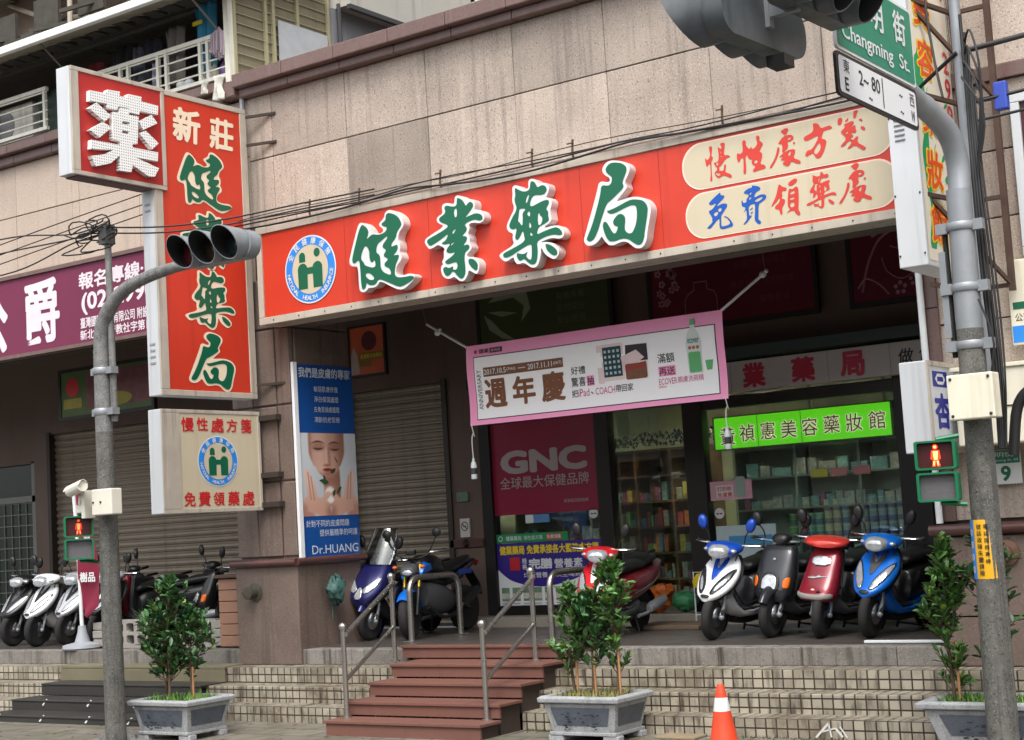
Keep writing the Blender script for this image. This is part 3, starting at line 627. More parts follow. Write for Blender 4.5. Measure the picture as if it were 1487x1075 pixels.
t1 = MB(); t2 = MB(); t3 = MB()
for k in ('man', 'xing', 'chu', 'fang', 'jian2', 'mian', 'fei', 'ling', 'yao', 'chu'):
    if k in ('man',): seen = 0
    g = RED_GLYPHS.get(k) or GLYPHS[k]; cx, cz = g['c']; kx = kz = 1.0
    if k == 'yao': cx, cz, kx, kz = -5570, 4060, .40, .39
    if k == 'chu': seen += 1; cx, cz = (cx, cz) if seen == 1 else (-5248, 4072)
    mm = t2 if k in ('mian', 'fei') else t1
    for q, grp in enumerate(g['g']):
        L = [[((cx+a_*kx)/1000, (cz+b_*kz)/1000) for a_, b_ in chaikin([tuple(float(v) for v in p.split(',')) for p in l.split()], 1)] for l in grp]
        mm.sheet(F, L[0], L[1:], .006+q*.0004)
t1.build('lettering', M_lred, sg); t2.build('lettering', M_blue, sg)
# cables lying along its top edge
for i, (y_, z0, z1, r_, sag) in enumerate(((12.84,4.90,4.86,.009,.03),(12.88,4.95,4.90,.007,.02),(12.80,4.87,4.84,.011,.05),(12.92,4.98,4.95,.005,.015))):
    pts = [(-12.95+k*.55, y_+.02*math.sin(k*1.7+i), z0+(z1-z0)*k/15+.02*math.sin(k*.9+i*2)-sag*math.sin(math.pi*(k % 5)/5)) for k in range(16)]
    o = MB().tube(catm(pts, 3), r_, 6).build('cable', M_wire, None, smooth=60)
    tag(o, ['thick black cable draped along the top of the red fascia sign','slim black cable above the red fascia sign near the mauve band','lowest black cable sagging over the top edge of the fascia sign','thinnest cable running against the mauve band over the sign'][i], 'cable', 'cables over the fascia sign')
for i, X in enumerate((-11.9, -11.15, -10.0, -8.8, -8.3, -6.6)):
    o = MB().tube([(X,13.16,4.8),(X,13.1,4.95),(X,13.12,5.1)], .012, 6).bar((X-.06,13.1,5.06),(X+.02,13.1,5.06),.012,.012).build('sign_bracket', mat('rusted steel', (92,70,54), .8, .3, var=.4), None)
    tag(o, ['rusty bracket stub above the emblem end of the sign','rusty bracket stub above the first green character','rusty bracket stub above the gap after the first green character','rusty bracket stub above the third green character','rusty bracket stub right of the third green character','rusty bracket stub above the cream panels of the sign'][i], 'bracket', 'bracket stubs above the fascia sign')

# ------------------------------------------------------------------ vertical red sign on the left
vs = thing('projecting_sign', 'tall vertical orange red projecting sign with green characters and a LED lit box on top', 'shop sign', (-12.93, 12.4, 2.9))
FXv = FX(-12.83)
MB().box(-13.03, 11.62, 2.89, -12.84, 13.08, 6.33).build('box', M_white, vs, bevel=.008)
mb = MB()
for a in ((11.62,2.89,13.08,2.955),(11.62,6.27,13.08,6.33),(11.62,2.957,11.74,6.268),(12.98,2.957,13.08,6.268)): mb.box(-12.842, a[0], a[1], -12.818, a[2], a[3])
mb.build('trim', M_alu, vs, bevel=.005)
MB().rect(FXv, 11.74, 2.955, 12.98, 6.27).build('face', M_red, vs)
MB().box(-13.02, 10.49, 5.17, -12.82, 11.79, 6.33).build('led_box', M_white, vs, bevel=.01)
FL = FX(-12.81)
mb = MB()
for a in ((10.50,5.17,11.79,5.215),(10.50,6.285,11.79,6.33),(10.50,5.217,10.60,6.283),(11.74,5.217,11.79,6.283)): mb.box(-12.822, a[0], a[1], -12.795, a[2], a[3])
mb.build('trim', M_alu, vs, bevel=.004)
MB().rect(FL, 10.60, 5.215, 11.74, 6.285, .0).build('led_face', M_ledred, vs)
MB().box(-13.01, 10.57, 5.155, -12.83, 11.6, 5.169).build('led_underside', mat('dark sheet steel', (96,78,76), .6, .2), vs)
def led_mat():
    m = bpy.data.materials.new('LED dotted letter'); m.use_nodes = True; t = m.node_tree; b = t.nodes['Principled BSDF']; N = t.nodes.new; L = t.links.new
    tc = N('ShaderNodeTexCoord'); v = N('ShaderNodeVectorMath'); v.operation = 'SCALE'; v.inputs['Scale'].default_value = 33; L(tc.outputs['Object'], v.inputs[0])
    f = N('ShaderNodeVectorMath'); f.operation = 'FRACTION'; L(v.outputs[0], f.inputs[0]); s_ = N('ShaderNodeVectorMath'); s_.operation = 'SUBTRACT'; s_.inputs[1].default_value = (.5,.5,.5); L(f.outputs[0], s_.inputs[0])
    mu = N('ShaderNodeVectorMath'); mu.operation = 'MULTIPLY'; mu.inputs[1].default_value = (0,1,1); L(s_.outputs[0], mu.inputs[0])
    ln = N('ShaderNodeVectorMath'); ln.operation = 'LENGTH'; L(mu.outputs[0], ln.inputs[0])
    lt = N('ShaderNodeMath'); lt.operation = 'LESS_THAN'; lt.inputs[1].default_value = .21; L(ln.outputs['Value'], lt.inputs[0])
    mx = N('ShaderNodeMixRGB'); mx.inputs[1].default_value = (.80,.80,.78,1); mx.inputs[2].default_value = (.16,.15,.15,1); L(lt.outputs[0], mx.inputs[0]); L(mx.outputs[0], b.inputs['Base Color']); b.inputs['Roughness'].default_value = .5
    return m
LED = led_mat()
mb = MB()
led = ["10.71,6.087 10.922,6.096 10.951,6.141 11.118,6.152 11.111,6.105 11.208,6.105 11.237,6.148 11.42,6.152 11.413,6.102 11.656,6.097 11.644,5.991 11.396,5.992 11.375,5.946 11.235,5.944 11.242,5.988 11.099,5.987 11.062,5.936 10.927,5.936 10.94,5.986 10.706,5.972",
 "10.691,5.888 10.794,5.971 10.984,5.861 10.897,5.782", "10.875,5.774 10.985,5.734 10.823,5.597 10.693,5.655", "11.371,5.867 11.554,5.975 11.634,5.895 11.426,5.784", "11.365,5.736 11.462,5.781 11.643,5.671 11.548,5.59",
 "10.71,5.554 11.103,5.562 11.1,5.602 11.271,5.609 11.269,5.563 11.63,5.566 11.618,5.465 11.306,5.458 11.634,5.389 11.569,5.286 11.485,5.273 11.26,5.368 11.24,5.288 11.079,5.276 11.093,5.451 10.957,5.339 10.754,5.274 10.697,5.378 10.894,5.428 10.997,5.49 10.7,5.456"]
for s_ in led: mb.prism(FL, pl(s_), (), .001, .062)
mb.prism(FL, pl("11.11,5.976 11.248,5.983 11.234,5.92 11.369,5.922 11.337,5.612 11.271,5.6 11.1,5.6 10.991,5.607 11.016,5.913 11.096,5.913"), [pl("11.138,5.834 11.242,5.838 11.236,5.806 11.132,5.802"), pl("11.133,5.729 11.225,5.73 11.219,5.7 11.127,5.698")], .001, .0615)
mb.build('led_letter', LED, vs)
M_creaml = mat('cream lettering', (232,214,188), .45, var=.03)
MB().text('新', FXv, 12.14, 5.975, .40, w=.42, bold=.035, shear=.06, c=.005).text('莊', FXv, 12.68, 5.965, .38, w=.38, bold=.035, shear=.06, c=.005).build('lettering', M_creaml, vs)
for k, cy, cz, h, wd in (('jian',12.39,5.375,.70,.86), ('ye',12.36,4.68,.70,.80), ('yao',12.395,4.0,.70,.79), ('ju',12.385,3.295,.68,.73)):
    brush(k, FXv, cy, cz, h, wd, .004, 0, M_green, M_creaml, vs)
for z in (6.24, 5.9, 3.05): MB().bar((-12.90,13.06,z),(-12.45,13.2,z),.03,.03).build('bracket', mat('dark bracket steel', (66,58,52), .7, .4), vs)
mb = MB()
for z in (5.0,4.93, 3.45,3.38,3.31,3.24): mb.box(-12.98, 11.612, z, -12.90, 11.62, z+.02)
mb.build('vent_slot', mat('slot shade grey', (150,152,154), .6), vs)

# ------------------------------------------------------------------ square white sign under it
ws = thing('projecting_sign', 'square cream projecting sign with red characters above and below a round blue emblem', 'shop sign', (-12.93, 12.4, 1.6))
MB().box(-13.04, 11.60, 1.60, -12.84, 13.10, 2.74).build('box', M_white, ws, bevel=.01)
mb = MB()
for a in ((11.60,1.60,13.10,1.645),(11.60,2.70,13.10,2.74),(11.60,1.647,11.86,2.698),(13.06,1.647,13.10,2.698)): mb.box(-12.842, a[0], a[1], -12.822, a[2], a[3])
mb.build('trim', M_alu, ws, bevel=.004)
MB().rect(FXv, 11.86, 1.645, 13.06, 2.70).build('face', M_cream, ws)
mb = MB()
for ch, y, z, h, wd in (('慢',11.976,2.575,.16,.19),('性',12.196,2.58,.15,.17),('處',12.427,2.572,.165,.195),('方',12.651,2.572,.15,.17),('箋',12.876,2.572,.165,.17),('免',11.971,1.75,.16,.17),('費',12.189,1.75,.165,.18),('領',12.407,1.747,.155,.17),('藥',12.635,1.745,.165,.18),('處',12.867,1.743,.165,.19)):
    mb.text(ch, FXv, y, z, h, w=wd, bold=.022, c=.004, shear=.04)
mb.build('lettering', mat('sign lettering red', (196,32,36), .45), ws)
emblem(FXv, 12.415, 2.168, .31, .285, ws)
for z in (2.66, 2.0, 1.66): MB().box(-12.95, 13.08, z-.03, -12.55, 13.17, z+.03).build('bracket', mat('dark bracket steel', (66,58,52), .7, .4), ws)

# ------------------------------------------------------------------ purple banner over the left arcade
pb = thing('banner_sign', 'purple fascia banner with white characters over the left arcade', 'banner', (-17.2, 13.0, 3.88))
M_purple = mat('purple banner cloth', (112,34,68), .55, var=.08, vs=1.2, bump=.06, bs=6)
MB().box(-20.5, 13.0, 3.87, -14.0, 13.12, 4.92).build('sheet', M_purple, pb)
MB().box(-20.52, 12.97, 4.90, -13.98, 13.14, 4.95).box(-20.52, 12.97, 3.84, -13.98, 13.14, 3.885).build('trim', M_mauve, pb)
P_ = FY(13.0)
mb = MB(); mb.text('爵', P_, -16.56, 4.39, .86, w=.72, bold=.03, c=.004); mb.text('公', P_, -17.66, 4.36, .84, w=.8, bold=.035, c=.004)
mb.text('報名專線:', P_, -15.2, 4.68, .22, w=1.22, bold=.03, c=.004); mb.text('(02)2990-', P_, -15.02, 4.38, .29, w=1.5, bold=.03, c=.004)
mb.text('臺灣國際教育有限公司 附設 康加', P_, -15.05, 4.14, .14, w=1.5, bold=.02, c=.004); mb.text('新北市政府教社字第101260', P_, -15.0, 3.985, .13, w=1.62, bold=.02, c=.004)
mb.build('lettering', mat('banner lettering white', (228,216,222), .5), pb)

# ------------------------------------------------------------------ pink event banner hanging in the arcade
bn = thing('event_banner', 'pink and white anniversary banner hung on strings below the fascia sign', 'banner', (-8.95, 14.2, 2.4))
M_pink = mat('pink banner vinyl', (250,160,202), .4, var=.05, vs=1.5)
def bz(x, z):   # slight belly of the hanging cloth
    return 14.2+.02*math.sin((x+10.6)*1.9)+.012*math.sin((z-2.4)*7)
class Cloth(Fr):
    def p(s, a, b, c=0.0):
        q = Fr.p(s, a, b, c); q.y = bz(a, b)-c; return q
CB = Cloth((0,14.2,0), (1,0,0), (0,0,1))
def grid(fr, x0, z0, x1, z1, c, nx=36, nz=10):
    mb = MB(); vs_ = [fr.p(x0+(x1-x0)*i/nx, z0+(z1-z0)*j/nz, c) for j in range(nz+1) for i in range(nx+1)]
    return mb.add(vs_, [(j*(nx+1)+i, j*(nx+1)+i+1, (j+1)*(nx+1)+i+1, (j+1)*(nx+1)+i) for j in range(nz) for i in range(nx)])
grid(CB, -10.6, 2.405, -7.315, 3.315, 0).build('cloth', M_pink, bn, smooth=60)
grid(CB, -10.50, 2.46, -7.40, 3.18, .003).build('border_line', mat('banner black', (30,26,28), .5), bn, smooth=60)
grid(CB, -10.49, 2.47, -7.41, 3.17, .006).build('print_area', mat('banner white', (246,246,248), .4, var=.03), bn, smooth=60)
M_bbrown = mat('banner brown', (122,76,46), .5, var=.15, vs=20); M_bblack = mat('banner ink', (44,40,44), .5); M_bmag = mat('banner magenta', (196,40,120), .5); M_bpk = mat('banner pink highlight', (244,160,200), .5)
grid(CB, -10.37, 2.94, -9.29, 3.045, .009, 12, 2).build('date_bar', M_bbrown, bn)
mb = MB()
for t_, x, h, wd in (('2017.10.5',-10.21,.062,.30),('(THU)',-9.99,.042,.12),('—',-9.845,.010,.10),('2017.11.11',-9.60,.062,.33),('(SAT)',-9.362,.042,.11)): mb.text(t_, CB, x, 2.992, h, w=wd, bold=.02, c=.012)
mb.build('lettering', M_letw, bn)
MB().text('週', CB, -10.225, 2.745, .33, w=.30, bold=.035, c=.009).text('年', CB, -9.845, 2.745, .32, w=.31, bold=.035, c=.009).text('慶', CB, -9.45, 2.745, .33, w=.32, bold=.035, c=.009).build('lettering', M_bbrown, bn)
mb = MB(); mb.text('ANNIVERSARY', CB, -10.435, 2.80, .06, w=.45, c=.009, rot=math.pi/2)
for t_, x, z, h, wd in (('健業',-10.35,3.236,.055,.14),('好禮',-9.10,2.882,.085,.19),('驚喜',-9.11,2.758,.10,.19),('把',-9.169,2.633,.08,.084),('、',-8.943,2.622,.028,.038),('帶回家',-8.527,2.636,.08,.22),('滿額',-7.992,2.893,.10,.2)): mb.text(t_, CB, x, z, h, w=wd, bold=.008, c=.009)
mb.build('lettering', M_bblack, bn)
MB().rect(CB, -10.27, 3.205, -10.10, 3.262, .009).build('name_box', M_bblack, bn)
MB().text('藥局館', CB, -10.187, 3.233, .035, w=.13, c=.012).build('lettering', M_bpk, bn)
MB().sheet(CB, ell(-10.465, 3.235, .022, n=12), (), .009).build('logo_dot', M_bmag, bn)
MB().rect(CB, -9.0, 2.70, -8.905, 2.81, .008).rect(CB, -8.095, 2.705, -7.89, 2.81, .008).build('highlight', M_bpk, bn)
mb = MB()
for t_, x, z, h, wd in (('抽',-8.951,2.754,.095,.09),('再送',-7.992,2.758,.09,.19)): mb.text(t_, CB, x, z, h, w=wd, bold=.012, c=.011)
mb.build('lettering', mat('banner deep magenta', (96,20,60), .5), bn)
mb = MB()
for t_, x, z, h, wd in (('iPad',-9.052,2.635,.082,.145),('COACH',-8.772,2.632,.075,.25),('ECOVER',-7.991,2.65,.065,.215),('親膚洗碗精',-7.725,2.653,.065,.30),('500ml',-8.06,2.597,.028,.09)): mb.text(t_, CB, x, z, h, w=wd, c=.009)
mb.build('lettering', M_bmag, bn)
# printed pictures: tablet, bags, bottle
MB().sheet(CB, rrect(-8.845,2.705,-8.77,3.115,.015), (), .009).sheet(CB, rrect(-8.79,2.725,-8.505,3.118,.02), (), .010).build('tablet_print', mat('print rose white', (232,214,212), .4), bn)
MB().rect(CB, -8.765, 2.765, -8.53, 3.085, .012).build('tablet_screen_print', mat('print teal screen', (24,62,72), .4, var=.5, vs=5), bn)
mb = MB()
for i in range(4):
    for j in range(5): mb.sheet(CB, rrect(-8.745+i*.055, 2.79+j*.058, -8.715+i*.055, 2.82+j*.058, .006, 3), (), .014)
mb.build('app_icon_print', mat('print icons', (190,214,220), .4, var=.5, vs=30), bn)
MB().sheet(CB, [(-8.47,3.08),(-8.205,3.075),(-8.205,2.90),(-8.485,2.90)], (), .011).build('bag_print', mat('print dark bag', (46,36,44), .4, var=.3, vs=25), bn)
MB().sheet(CB, [(-8.54,2.96),(-8.34,3.02),(-8.245,2.93),(-8.50,2.80)], (), .013).build('wallet_print', mat('print pale wallet', (230,206,208), .4, var=.15), bn)
MB().sheet(CB, rrect(-8.49,2.715,-8.225,2.88,.02), (), .015).build('pouch_print', mat('print brown pouch', (132,82,60), .5, var=.5, vs=60), bn)
MB().sheet(CB, [(-8.49,2.86),(-8.225,2.89),(-8.225,2.835),(-8.49,2.81)], (), .017).build('pouch_flap_print', mat('print red brown', (150,56,40), .5), bn)
MB().sheet(CB, [(-7.735,2.70),(-7.575,2.70),(-7.565,3.02),(-7.60,3.12),(-7.63,3.17),(-7.63,3.22),(-7.685,3.22),(-7.685,3.17),(-7.72,3.12),(-7.745,3.02)], (), .010).build('bottle_print', mat('print bottle white', (214,222,218), .4, var=.1), bn)
MB().sheet(CB, rrect(-7.725,2.71,-7.585,2.92,.02), (), .012).sheet(CB, [(-7.69,3.2),(-7.625,3.2),(-7.635,3.265),(-7.68,3.265)], (), .013).sheet(CB, [(-7.53,2.72),(-7.47,2.72),(-7.45,2.82),(-7.54,2.82)], (), .010).build('bottle_label_print', mat('print bottle green', (96,176,112), .4, var=.1), bn)
MB().text('ecover', CB, -7.655, 3.035, .05, w=.13, bold=.01, c=.013).build('lettering', mat('print blue green', (30,110,120), .5), bn)
mb = MB()
for i in range(3): mb.sheet(CB, ell(-7.70+i*.045, 2.965, .019, n=12), (), .013)
mb.build('bottle_mark_print', mat('print mixed', (190,110,80), .5, var=.8, vs=14), bn)
# poles and strings and the water bottles used as weights
for nm, lab, a, b, c in (('banner_pole','white stick tied to the upper left corner of the pink banner',(-11.15,14.2,3.64),(-10.58,14.19,3.30),(-11.0,14.2,3.52)), ('banner_pole','white stick tied to the upper right corner of the pink banner',(-6.80,14.2,3.63),(-7.32,14.2,3.31),(-6.83,14.2,3.61))):
    t = thing(nm, lab, 'stick', a, 'sticks holding the pink banner')
    MB().tube([a,b], .016, 8).build('rod', M_letw, t, smooth=50); MB().ball(c, .04, .03, .035).ball((c[0]+.04,c[1],c[2]+.03), .022).build('knot', mat('white string', (222,222,218), .7), t, smooth=60)
    MB().tube([a, (a[0]-(.05 if a[0] < -9 else -.03), 14.0, 4.35)], .003, 4).build('string', mat('thin line', (120,116,110), .6), t)
M_clear = mat('clear water bottle', (206,214,216), .12, var=.05); M_blabel = mat('bottle label', (60,60,64), .5, var=.9, vs=50, stretch=(1,1,3))
for X, z0, lab in ((-10.585, 2.40, 'small water bottle hanging from the lower left corner of the pink banner'), (-7.355, 2.41, 'small water bottle hanging from the lower right corner of the pink banner')):
    dz = .38 if X < -9 else .30
    t = thing('hanging_bottle', lab, 'bottle', (X, 14.2, z0-dz-.22), 'water bottles weighing down the pink banner')
    B0 = z0-dz-.22
    MB().lathe([(0,0),(.03,.0),(.036,.01),(.034,.04),(.036,.06),(.036,.15),(.03,.185),(.014,.205),(.014,.215),(0,.215)], (X,14.2,B0), n=16).build('body', M_clear, t, smooth=50)
    MB().lathe([(.0365,.055),(.0368,.06),(.0368,.12),(.0365,.125)], (X,14.2,B0), n=16).build('label', M_blabel, t, smooth=50)
    MB().lathe([(.0,.212),(.016,.212),(.016,.232),(0,.232)], (X,14.2,B0), n=12).build('cap', M_letw, t, smooth=40)
    MB().tube(catm([(X,14.2,B0+.22),(X-.005,14.2,z0-.15),(X+.02,14.2,z0-.08),(X+.03,14.2,z0-.12),(X,14.2,z0+.02)],4), .006, 5).build('string', mat('white string', (222,222,218), .7), t)

# ------------------------------------------------------------------ lit green sign inside the right window
lt = thing('lit_sign', 'bright green backlit sign with white outlined characters inside the right window', 'shop sign', (-7.68, 16.65, 2.0))
MB().box(-8.80, 16.62, 1.99, -6.55, 16.74, 2.39).build('box', mat('green sign case', (30,110,40), .4), lt)
def lit_green():
    m = mat('lit green acrylic', (98,206,30), .4, var=.2, vs=1.5, emit=.42); return m
MB().rect(FY(16.62), -8.78, 2.005, -6.57, 2.375, .003).build('face', lit_green(), lt)
MB().rect(FY(16.62), -8.215, 2.005, -8.208, 2.375, .004).rect(FY(16.62), -7.66, 2.005, -7.653, 2.375, .004).build('seam', mat('seam green', (40,110,20), .4), lt)
FLs = FY(16.612)
mo = MB(); mi = MB()
for ch, X, Z in zip('黃禎憲美容藥妝館', (-8.606,-8.348,-8.078,-7.812,-7.548,-7.277,-7.005,-6.732), (2.153,2.174,2.179,2.175,2.178,2.184,2.182,2.187)):
    mo.text(ch, FLs, X, Z, .222, w=.215, bold=.065, c=0); mi.text(ch, FLs, X, Z, .205, w=.195, bold=.0, c=.003)
mo.build('lettering_outline', mat('lit letter cream', (244,238,196), .5, var=0, emit=.25), lt); mi.build('lettering', mat('lit letter maroon', (128,40,28), .5, var=0), lt)
mb = MB()
for X in (-7.55, -6.65): MB().box(X-.015, 16.66, 2.39, X+.015, 16.69, 3.0).build('hanger', mat('hanger grey', (150,150,150), .4, .5), lt)
# transom sign over the window
ts = thing('transom_sign', 'grey white transom sign with red characters, half hidden by the pink banner', 'shop sign', (-8.4, 16.1, 2.6))
MB().box(-11.9, 16.05, 2.62, -4.92, 16.19, 2.965).build('panel', mat('transom acrylic', (176,170,166), .45, var=.1, vs=1), ts)
MT = FY(16.05)
mb = MB()
for ch, X in (('健',-8.52),('業',-7.925),('藥',-7.318),('局',-6.732)): mb.text(ch, MT, X, 2.79, .285, w=.29, bold=.045, c=.004)
mb.build('lettering', mat('transom lettering red', (170,30,60), .5), ts)
MB().text('做', MT, -6.12, 2.81, .16, w=.17, bold=.02, shear=.15, c=.004).text('你', MT, -5.89, 2.82, .16, w=.16, bold=.02, shear=.15, c=.004).build('lettering', M_bblack, ts)
MB().rect(MT, -7.02, 2.62, -7.015, 2.965, .003).rect(MT, -8.22, 2.62, -8.215, 2.965, .003).rect(MT, -6.3, 2.62, -6.295, 2.965, .003).build('seam', mat('seam grey', (110,106,104), .5), ts)
MB().box(-11.9, 15.9, 3.0, -4.92, 16.19, 3.12).build('dark_green_awning_box', mat('dark green box', (34,52,46), .5), ts)

# ------------------------------------------------------------------ posters on and above the shop front
def poster(name, label, fr, x0, z0, x1, z1, material, c=.0, th=.01, frame=None, fw=.05):
    t = thing(name, label, 'poster', fr.p((x0+x1)/2, z0))
    MB().prism(fr, [(x0,z0),(x1,z0),(x1,z1),(x0,z1)], (), c-th, c).build('sheet', material, t)
    if frame:
        mb = MB()
        for a in ((x0-fw,z0-fw,x1+fw,z0),(x0-fw,z1,x1+fw,z1+fw),(x0-fw,z0,x0,z1),(x1,z0,x1+fw,z1)): mb.prism(fr, [(a[0],a[1]),(a[2],a[1]),(a[2],a[3]),(a[0],a[3])], (), c-th-.02, c+.012)
        mb.build('frame', frame, t)
    return t
W1 = FY(16.255)
g = poster('window_poster', 'maroon window poster with large grey latin letters left of the sliding door', W1, -11.82, 1.385, -10.22, 2.56, mat('maroon vinyl', (138,24,56), .35, var=.12, vs=1.2))
M_gl = mat('poster grey letters', (172,160,160), .45)
MB().text('GNC', W1, -11.03, 2.05, .30, w=1.32, bold=.055, c=.004).text('全球最大保健品牌', W1, -11.035, 1.79, .15, w=1.35, bold=.005, c=.004).text('長榮桂冠超級網', W1, -10.57, 1.52, .045, w=.36, c=.004).build('lettering', M_gl, g)
g = poster('window_poster', 'dark blue and white window poster with yellow heading and a row of product tins', W1, -11.82, .245, -10.24, 1.03, mat('poster white', (226,228,230), .4, var=.04))
arc = [(-11.82,1.03),(-11.82,.70),(-11.6,.55),(-11.19,.475),(-10.76,.53),(-10.24,.70),(-10.24,1.03)]
MB().sheet(W1, [arc[0]]+[(p.x,p.y) for p in catm([Vector((a,b,0)) for a,b in arc[1:-1]],5)]+[arc[-1]], (), .003).build('blue_field', mat('poster indigo', (52,34,128), .4, var=.1), g)
MB().text('健業藥局 免費承接各大醫院處方箋', W1, -11.03, .94, .115, w=1.5, bold=.035, c=.006).build('lettering', mat('poster yellow', (236,206,30), .45), g)
MB().text('桂', W1, -11.403, .80, .07, w=.075, bold=.02, c=.006).text('格', W1, -11.403, .725, .07, w=.075, bold=.02, c=.006).text('完膳', W1, -11.16, .76, .135, w=.36, bold=.04, c=.006).text('營養素', W1, -10.74, .755, .12, w=.42, bold=.02, c=.006).text('均衡營養 一次全喝到', W1, -11.0, .62, .07, w=.85, bold=.01, c=.006).build('lettering', M_letw, g)
MB().rect(W1, -11.63, .685, -11.475, .85, .005).build('red_badge', mat('badge red', (190,30,40), .45), g)
mb = MB()
for i in range(9): mb.rect(W1, -11.78+i*.165, .30, -11.66+i*.165, .47, .0045)
mb.build('tin_print', mat('tin prints', (120,150,120), .5, var=.9, vs=7), g)
mb = MB()
for i in range(9): mb.rect(W1, -11.78+i*.165, .33, -11.66+i*.165, .40, .006)
mb.build('tin_label_print', mat('tin label prints', (206,206,190), .5, var=.9, vs=9), g)
mb = MB()
for i in range(9): mb.rect(W1, -11.78+i*.165, .265, -11.67+i*.165, .275, .005)
mb.build('caption_print', mat('caption grey', (130,130,134), .5), g)
g = poster('window_sticker', 'narrow green sticker strip with a red tag above the dark blue poster', W1, -11.82, 1.036, -10.73, 1.145, mat('sticker green', (26,140,84), .4))
MB().rect(W1, -11.05, 1.055, -10.82, 1.125, .003).build('red_tag', mat('tag red', (196,60,56), .5), g)
MB().text('健業藥局', W1, -11.55, 1.09, .06, w=.24, bold=.01, c=.004).text('慢性處方箋', W1, -11.25, 1.09, .055, w=.29, c=.004).text('免費領藥', W1, -10.935, 1.09, .05, w=.21, bold=.01, c=.006).sheet(W1, ell(-11.755, 1.09, .035, n=14), [ell(-11.755,1.09,.024,n=14)], .004).build('lettering', M_letw, g)
for X, Z, lab in ((-10.33, 1.345, 'round white push sticker on the left window beside the door'), (-8.60, 1.25, 'round white sticker on the right window beside the door')):
    o = MB().prism(W1, ell(X, Z, .062, n=22), (), -.002, .0).build('round_sticker', mat('sticker white', (206,206,204), .5), None); tag(o, lab, 'sticker', 'round stickers on the glass')
    MB().rect(W1, X-.04, Z-.012, X-.005, Z+.004, .003).rect(W1, X+.005, Z-.012, X+.04, Z+.004, .003).build('eye_print', M_bblack, o)
o = poster('paper_notice', 'small blue and white notice behind the left window between the posters', W1, -11.35, 1.27, -10.99, 1.375, mat('notice blue', (90,140,190), .5, var=.4, vs=9)); MB().rect(W1, -11.35, 1.27, -11.23, 1.375, .002).build('white_half', M_letw, o)
o = poster('paper_notice', 'pink notice with a phone picture on the right window near the door', W1, -8.70, 1.40, -8.16, 1.62, mat('notice pink', (214,160,176), .5, var=.2, vs=9))
MB().rect(W1, -8.62, 1.43, -8.40, 1.57, .003).build('white_half', M_letw, o); MB().text('訂奶粉', W1, -8.51, 1.53, .055, w=.19, bold=.02, c=.005).text('免運費', W1, -8.51, 1.46, .055, w=.19, bold=.02, c=.005).build('lettering', M_lred, o)
MB().sheet(W1, rrect(-8.37,1.42,-8.24,1.66,.03), (), .004).build('phone_print', mat('notice grey', (150,170,160), .5), o)
o = poster('paper_notice', 'pale blue leaflet board low on the right window behind the white scooter', W1, -8.66, .42, -7.9, 1.10, mat('leaflet pale', (176,196,200), .5, var=.15)); MB().rect(W1, -8.5, .86, -7.95, .98, .003).rect(W1, -8.5, .55, -7.95, .66, .003).build('blue_band', mat('leaflet blue', (60,140,190), .5), o)
for i, (X, cc, l) in enumerate(((-7.75,(204,190,70),'yellow'), (-7.50,(196,120,140),'pink'), (-7.22,(190,110,130),'dull rose'))):
    o = MB().box(X, 16.98, 1.60+.02*i*0, X+.21, 16.99, 1.70).build('price_card', mat('price card %d' % i, cc, .5), None); tag(o, l+' price card on the shelf edge above the milk cans', 'price card')
# posters high in the arcade
H = FY(16.1)
M_fr = mat('poster frame black', (28,26,26), .5)
g = poster('hanging_poster', 'dark green framed poster with a pale leaf swirl high above the shop front', H, -11.75, 3.50, -9.8, 4.22, mat('dark olive poster', (62,74,38), .4, var=.2, vs=1), .03, .02, M_fr)
MB().sheet(H, [(-11.6,4.1),(-11.45,4.2),(-11.0,4.18),(-10.95,3.95),(-11.1,3.8),(-11.05,4.0),(-11.2,4.12)], (), .035).sheet(H, [(-11.68,3.95),(-11.6,3.75),(-11.4,3.62),(-11.2,3.58),(-11.42,3.72),(-11.55,3.86)], (), .035).sheet(H, [(-11.62,3.98),(-11.4,3.9),(-11.15,3.92),(-11.4,3.97)], (), .035).build('leaf_print', mat('poster pale olive', (130,140,112), .5), g)
MB().text('有機保養', H, -10.35, 4.05, .1, c=.035).text('天然成分', H, -10.35, 3.9, .1, c=.035).text('安心使用', H, -10.35, 3.75, .1, c=.035).build('lettering', mat('poster dim text', (96,104,70), .5), g)
g = poster('hanging_poster', 'wide maroon framed poster with a line drawn bottle above the shop door', H, -9.2, 3.45, -7.12, 4.24, mat('poster maroon', (98,20,40), .4, var=.15, vs=1), .03, .02, M_fr)
mb = MB()
bt = [(-8.75,3.48),(-8.75,3.75),(-8.7,3.82),(-8.62,3.86),(-8.62,3.95),(-8.45,3.95),(-8.45,3.86),(-8.36,3.82),(-8.33,3.75),(-8.33,3.48)]
for a, b in zip(bt[:-1], bt[1:]): mb.tube([H.p(*a,.036), H.p(*b,.036)], .006, 4)
for k in range(14):
    x_, z_ = random.uniform(-9.1,-8.85), random.uniform(3.75,4.15)
    for q in range(5): mb.sheet(H, ell(x_+.03*math.cos(q*1.257), z_+.03*math.sin(q*1.257), .018, n=8), (), .034)
mb.build('line_print', mat('poster pale rose', (170,120,130), .5), g)
MB().text('美麗肌膚的專家', H, -7.75, 4.08, .09, c=.035).text('專業保養 溫和呵護', H, -7.75, 3.85, .09, c=.035).text('醫學美容', H, -7.6, 3.65, .09, c=.035).build('lettering', mat('poster dim rose', (122,52,66), .5), g)
g = poster('hanging_poster', 'maroon framed poster with a pale line drawn face and flowers above the right window', H, -6.66, 3.44, -5.72, 4.26, mat('poster maroon', (98,20,40), .4, var=.15, vs=1), .03, .02, M_fr)
mb = MB()
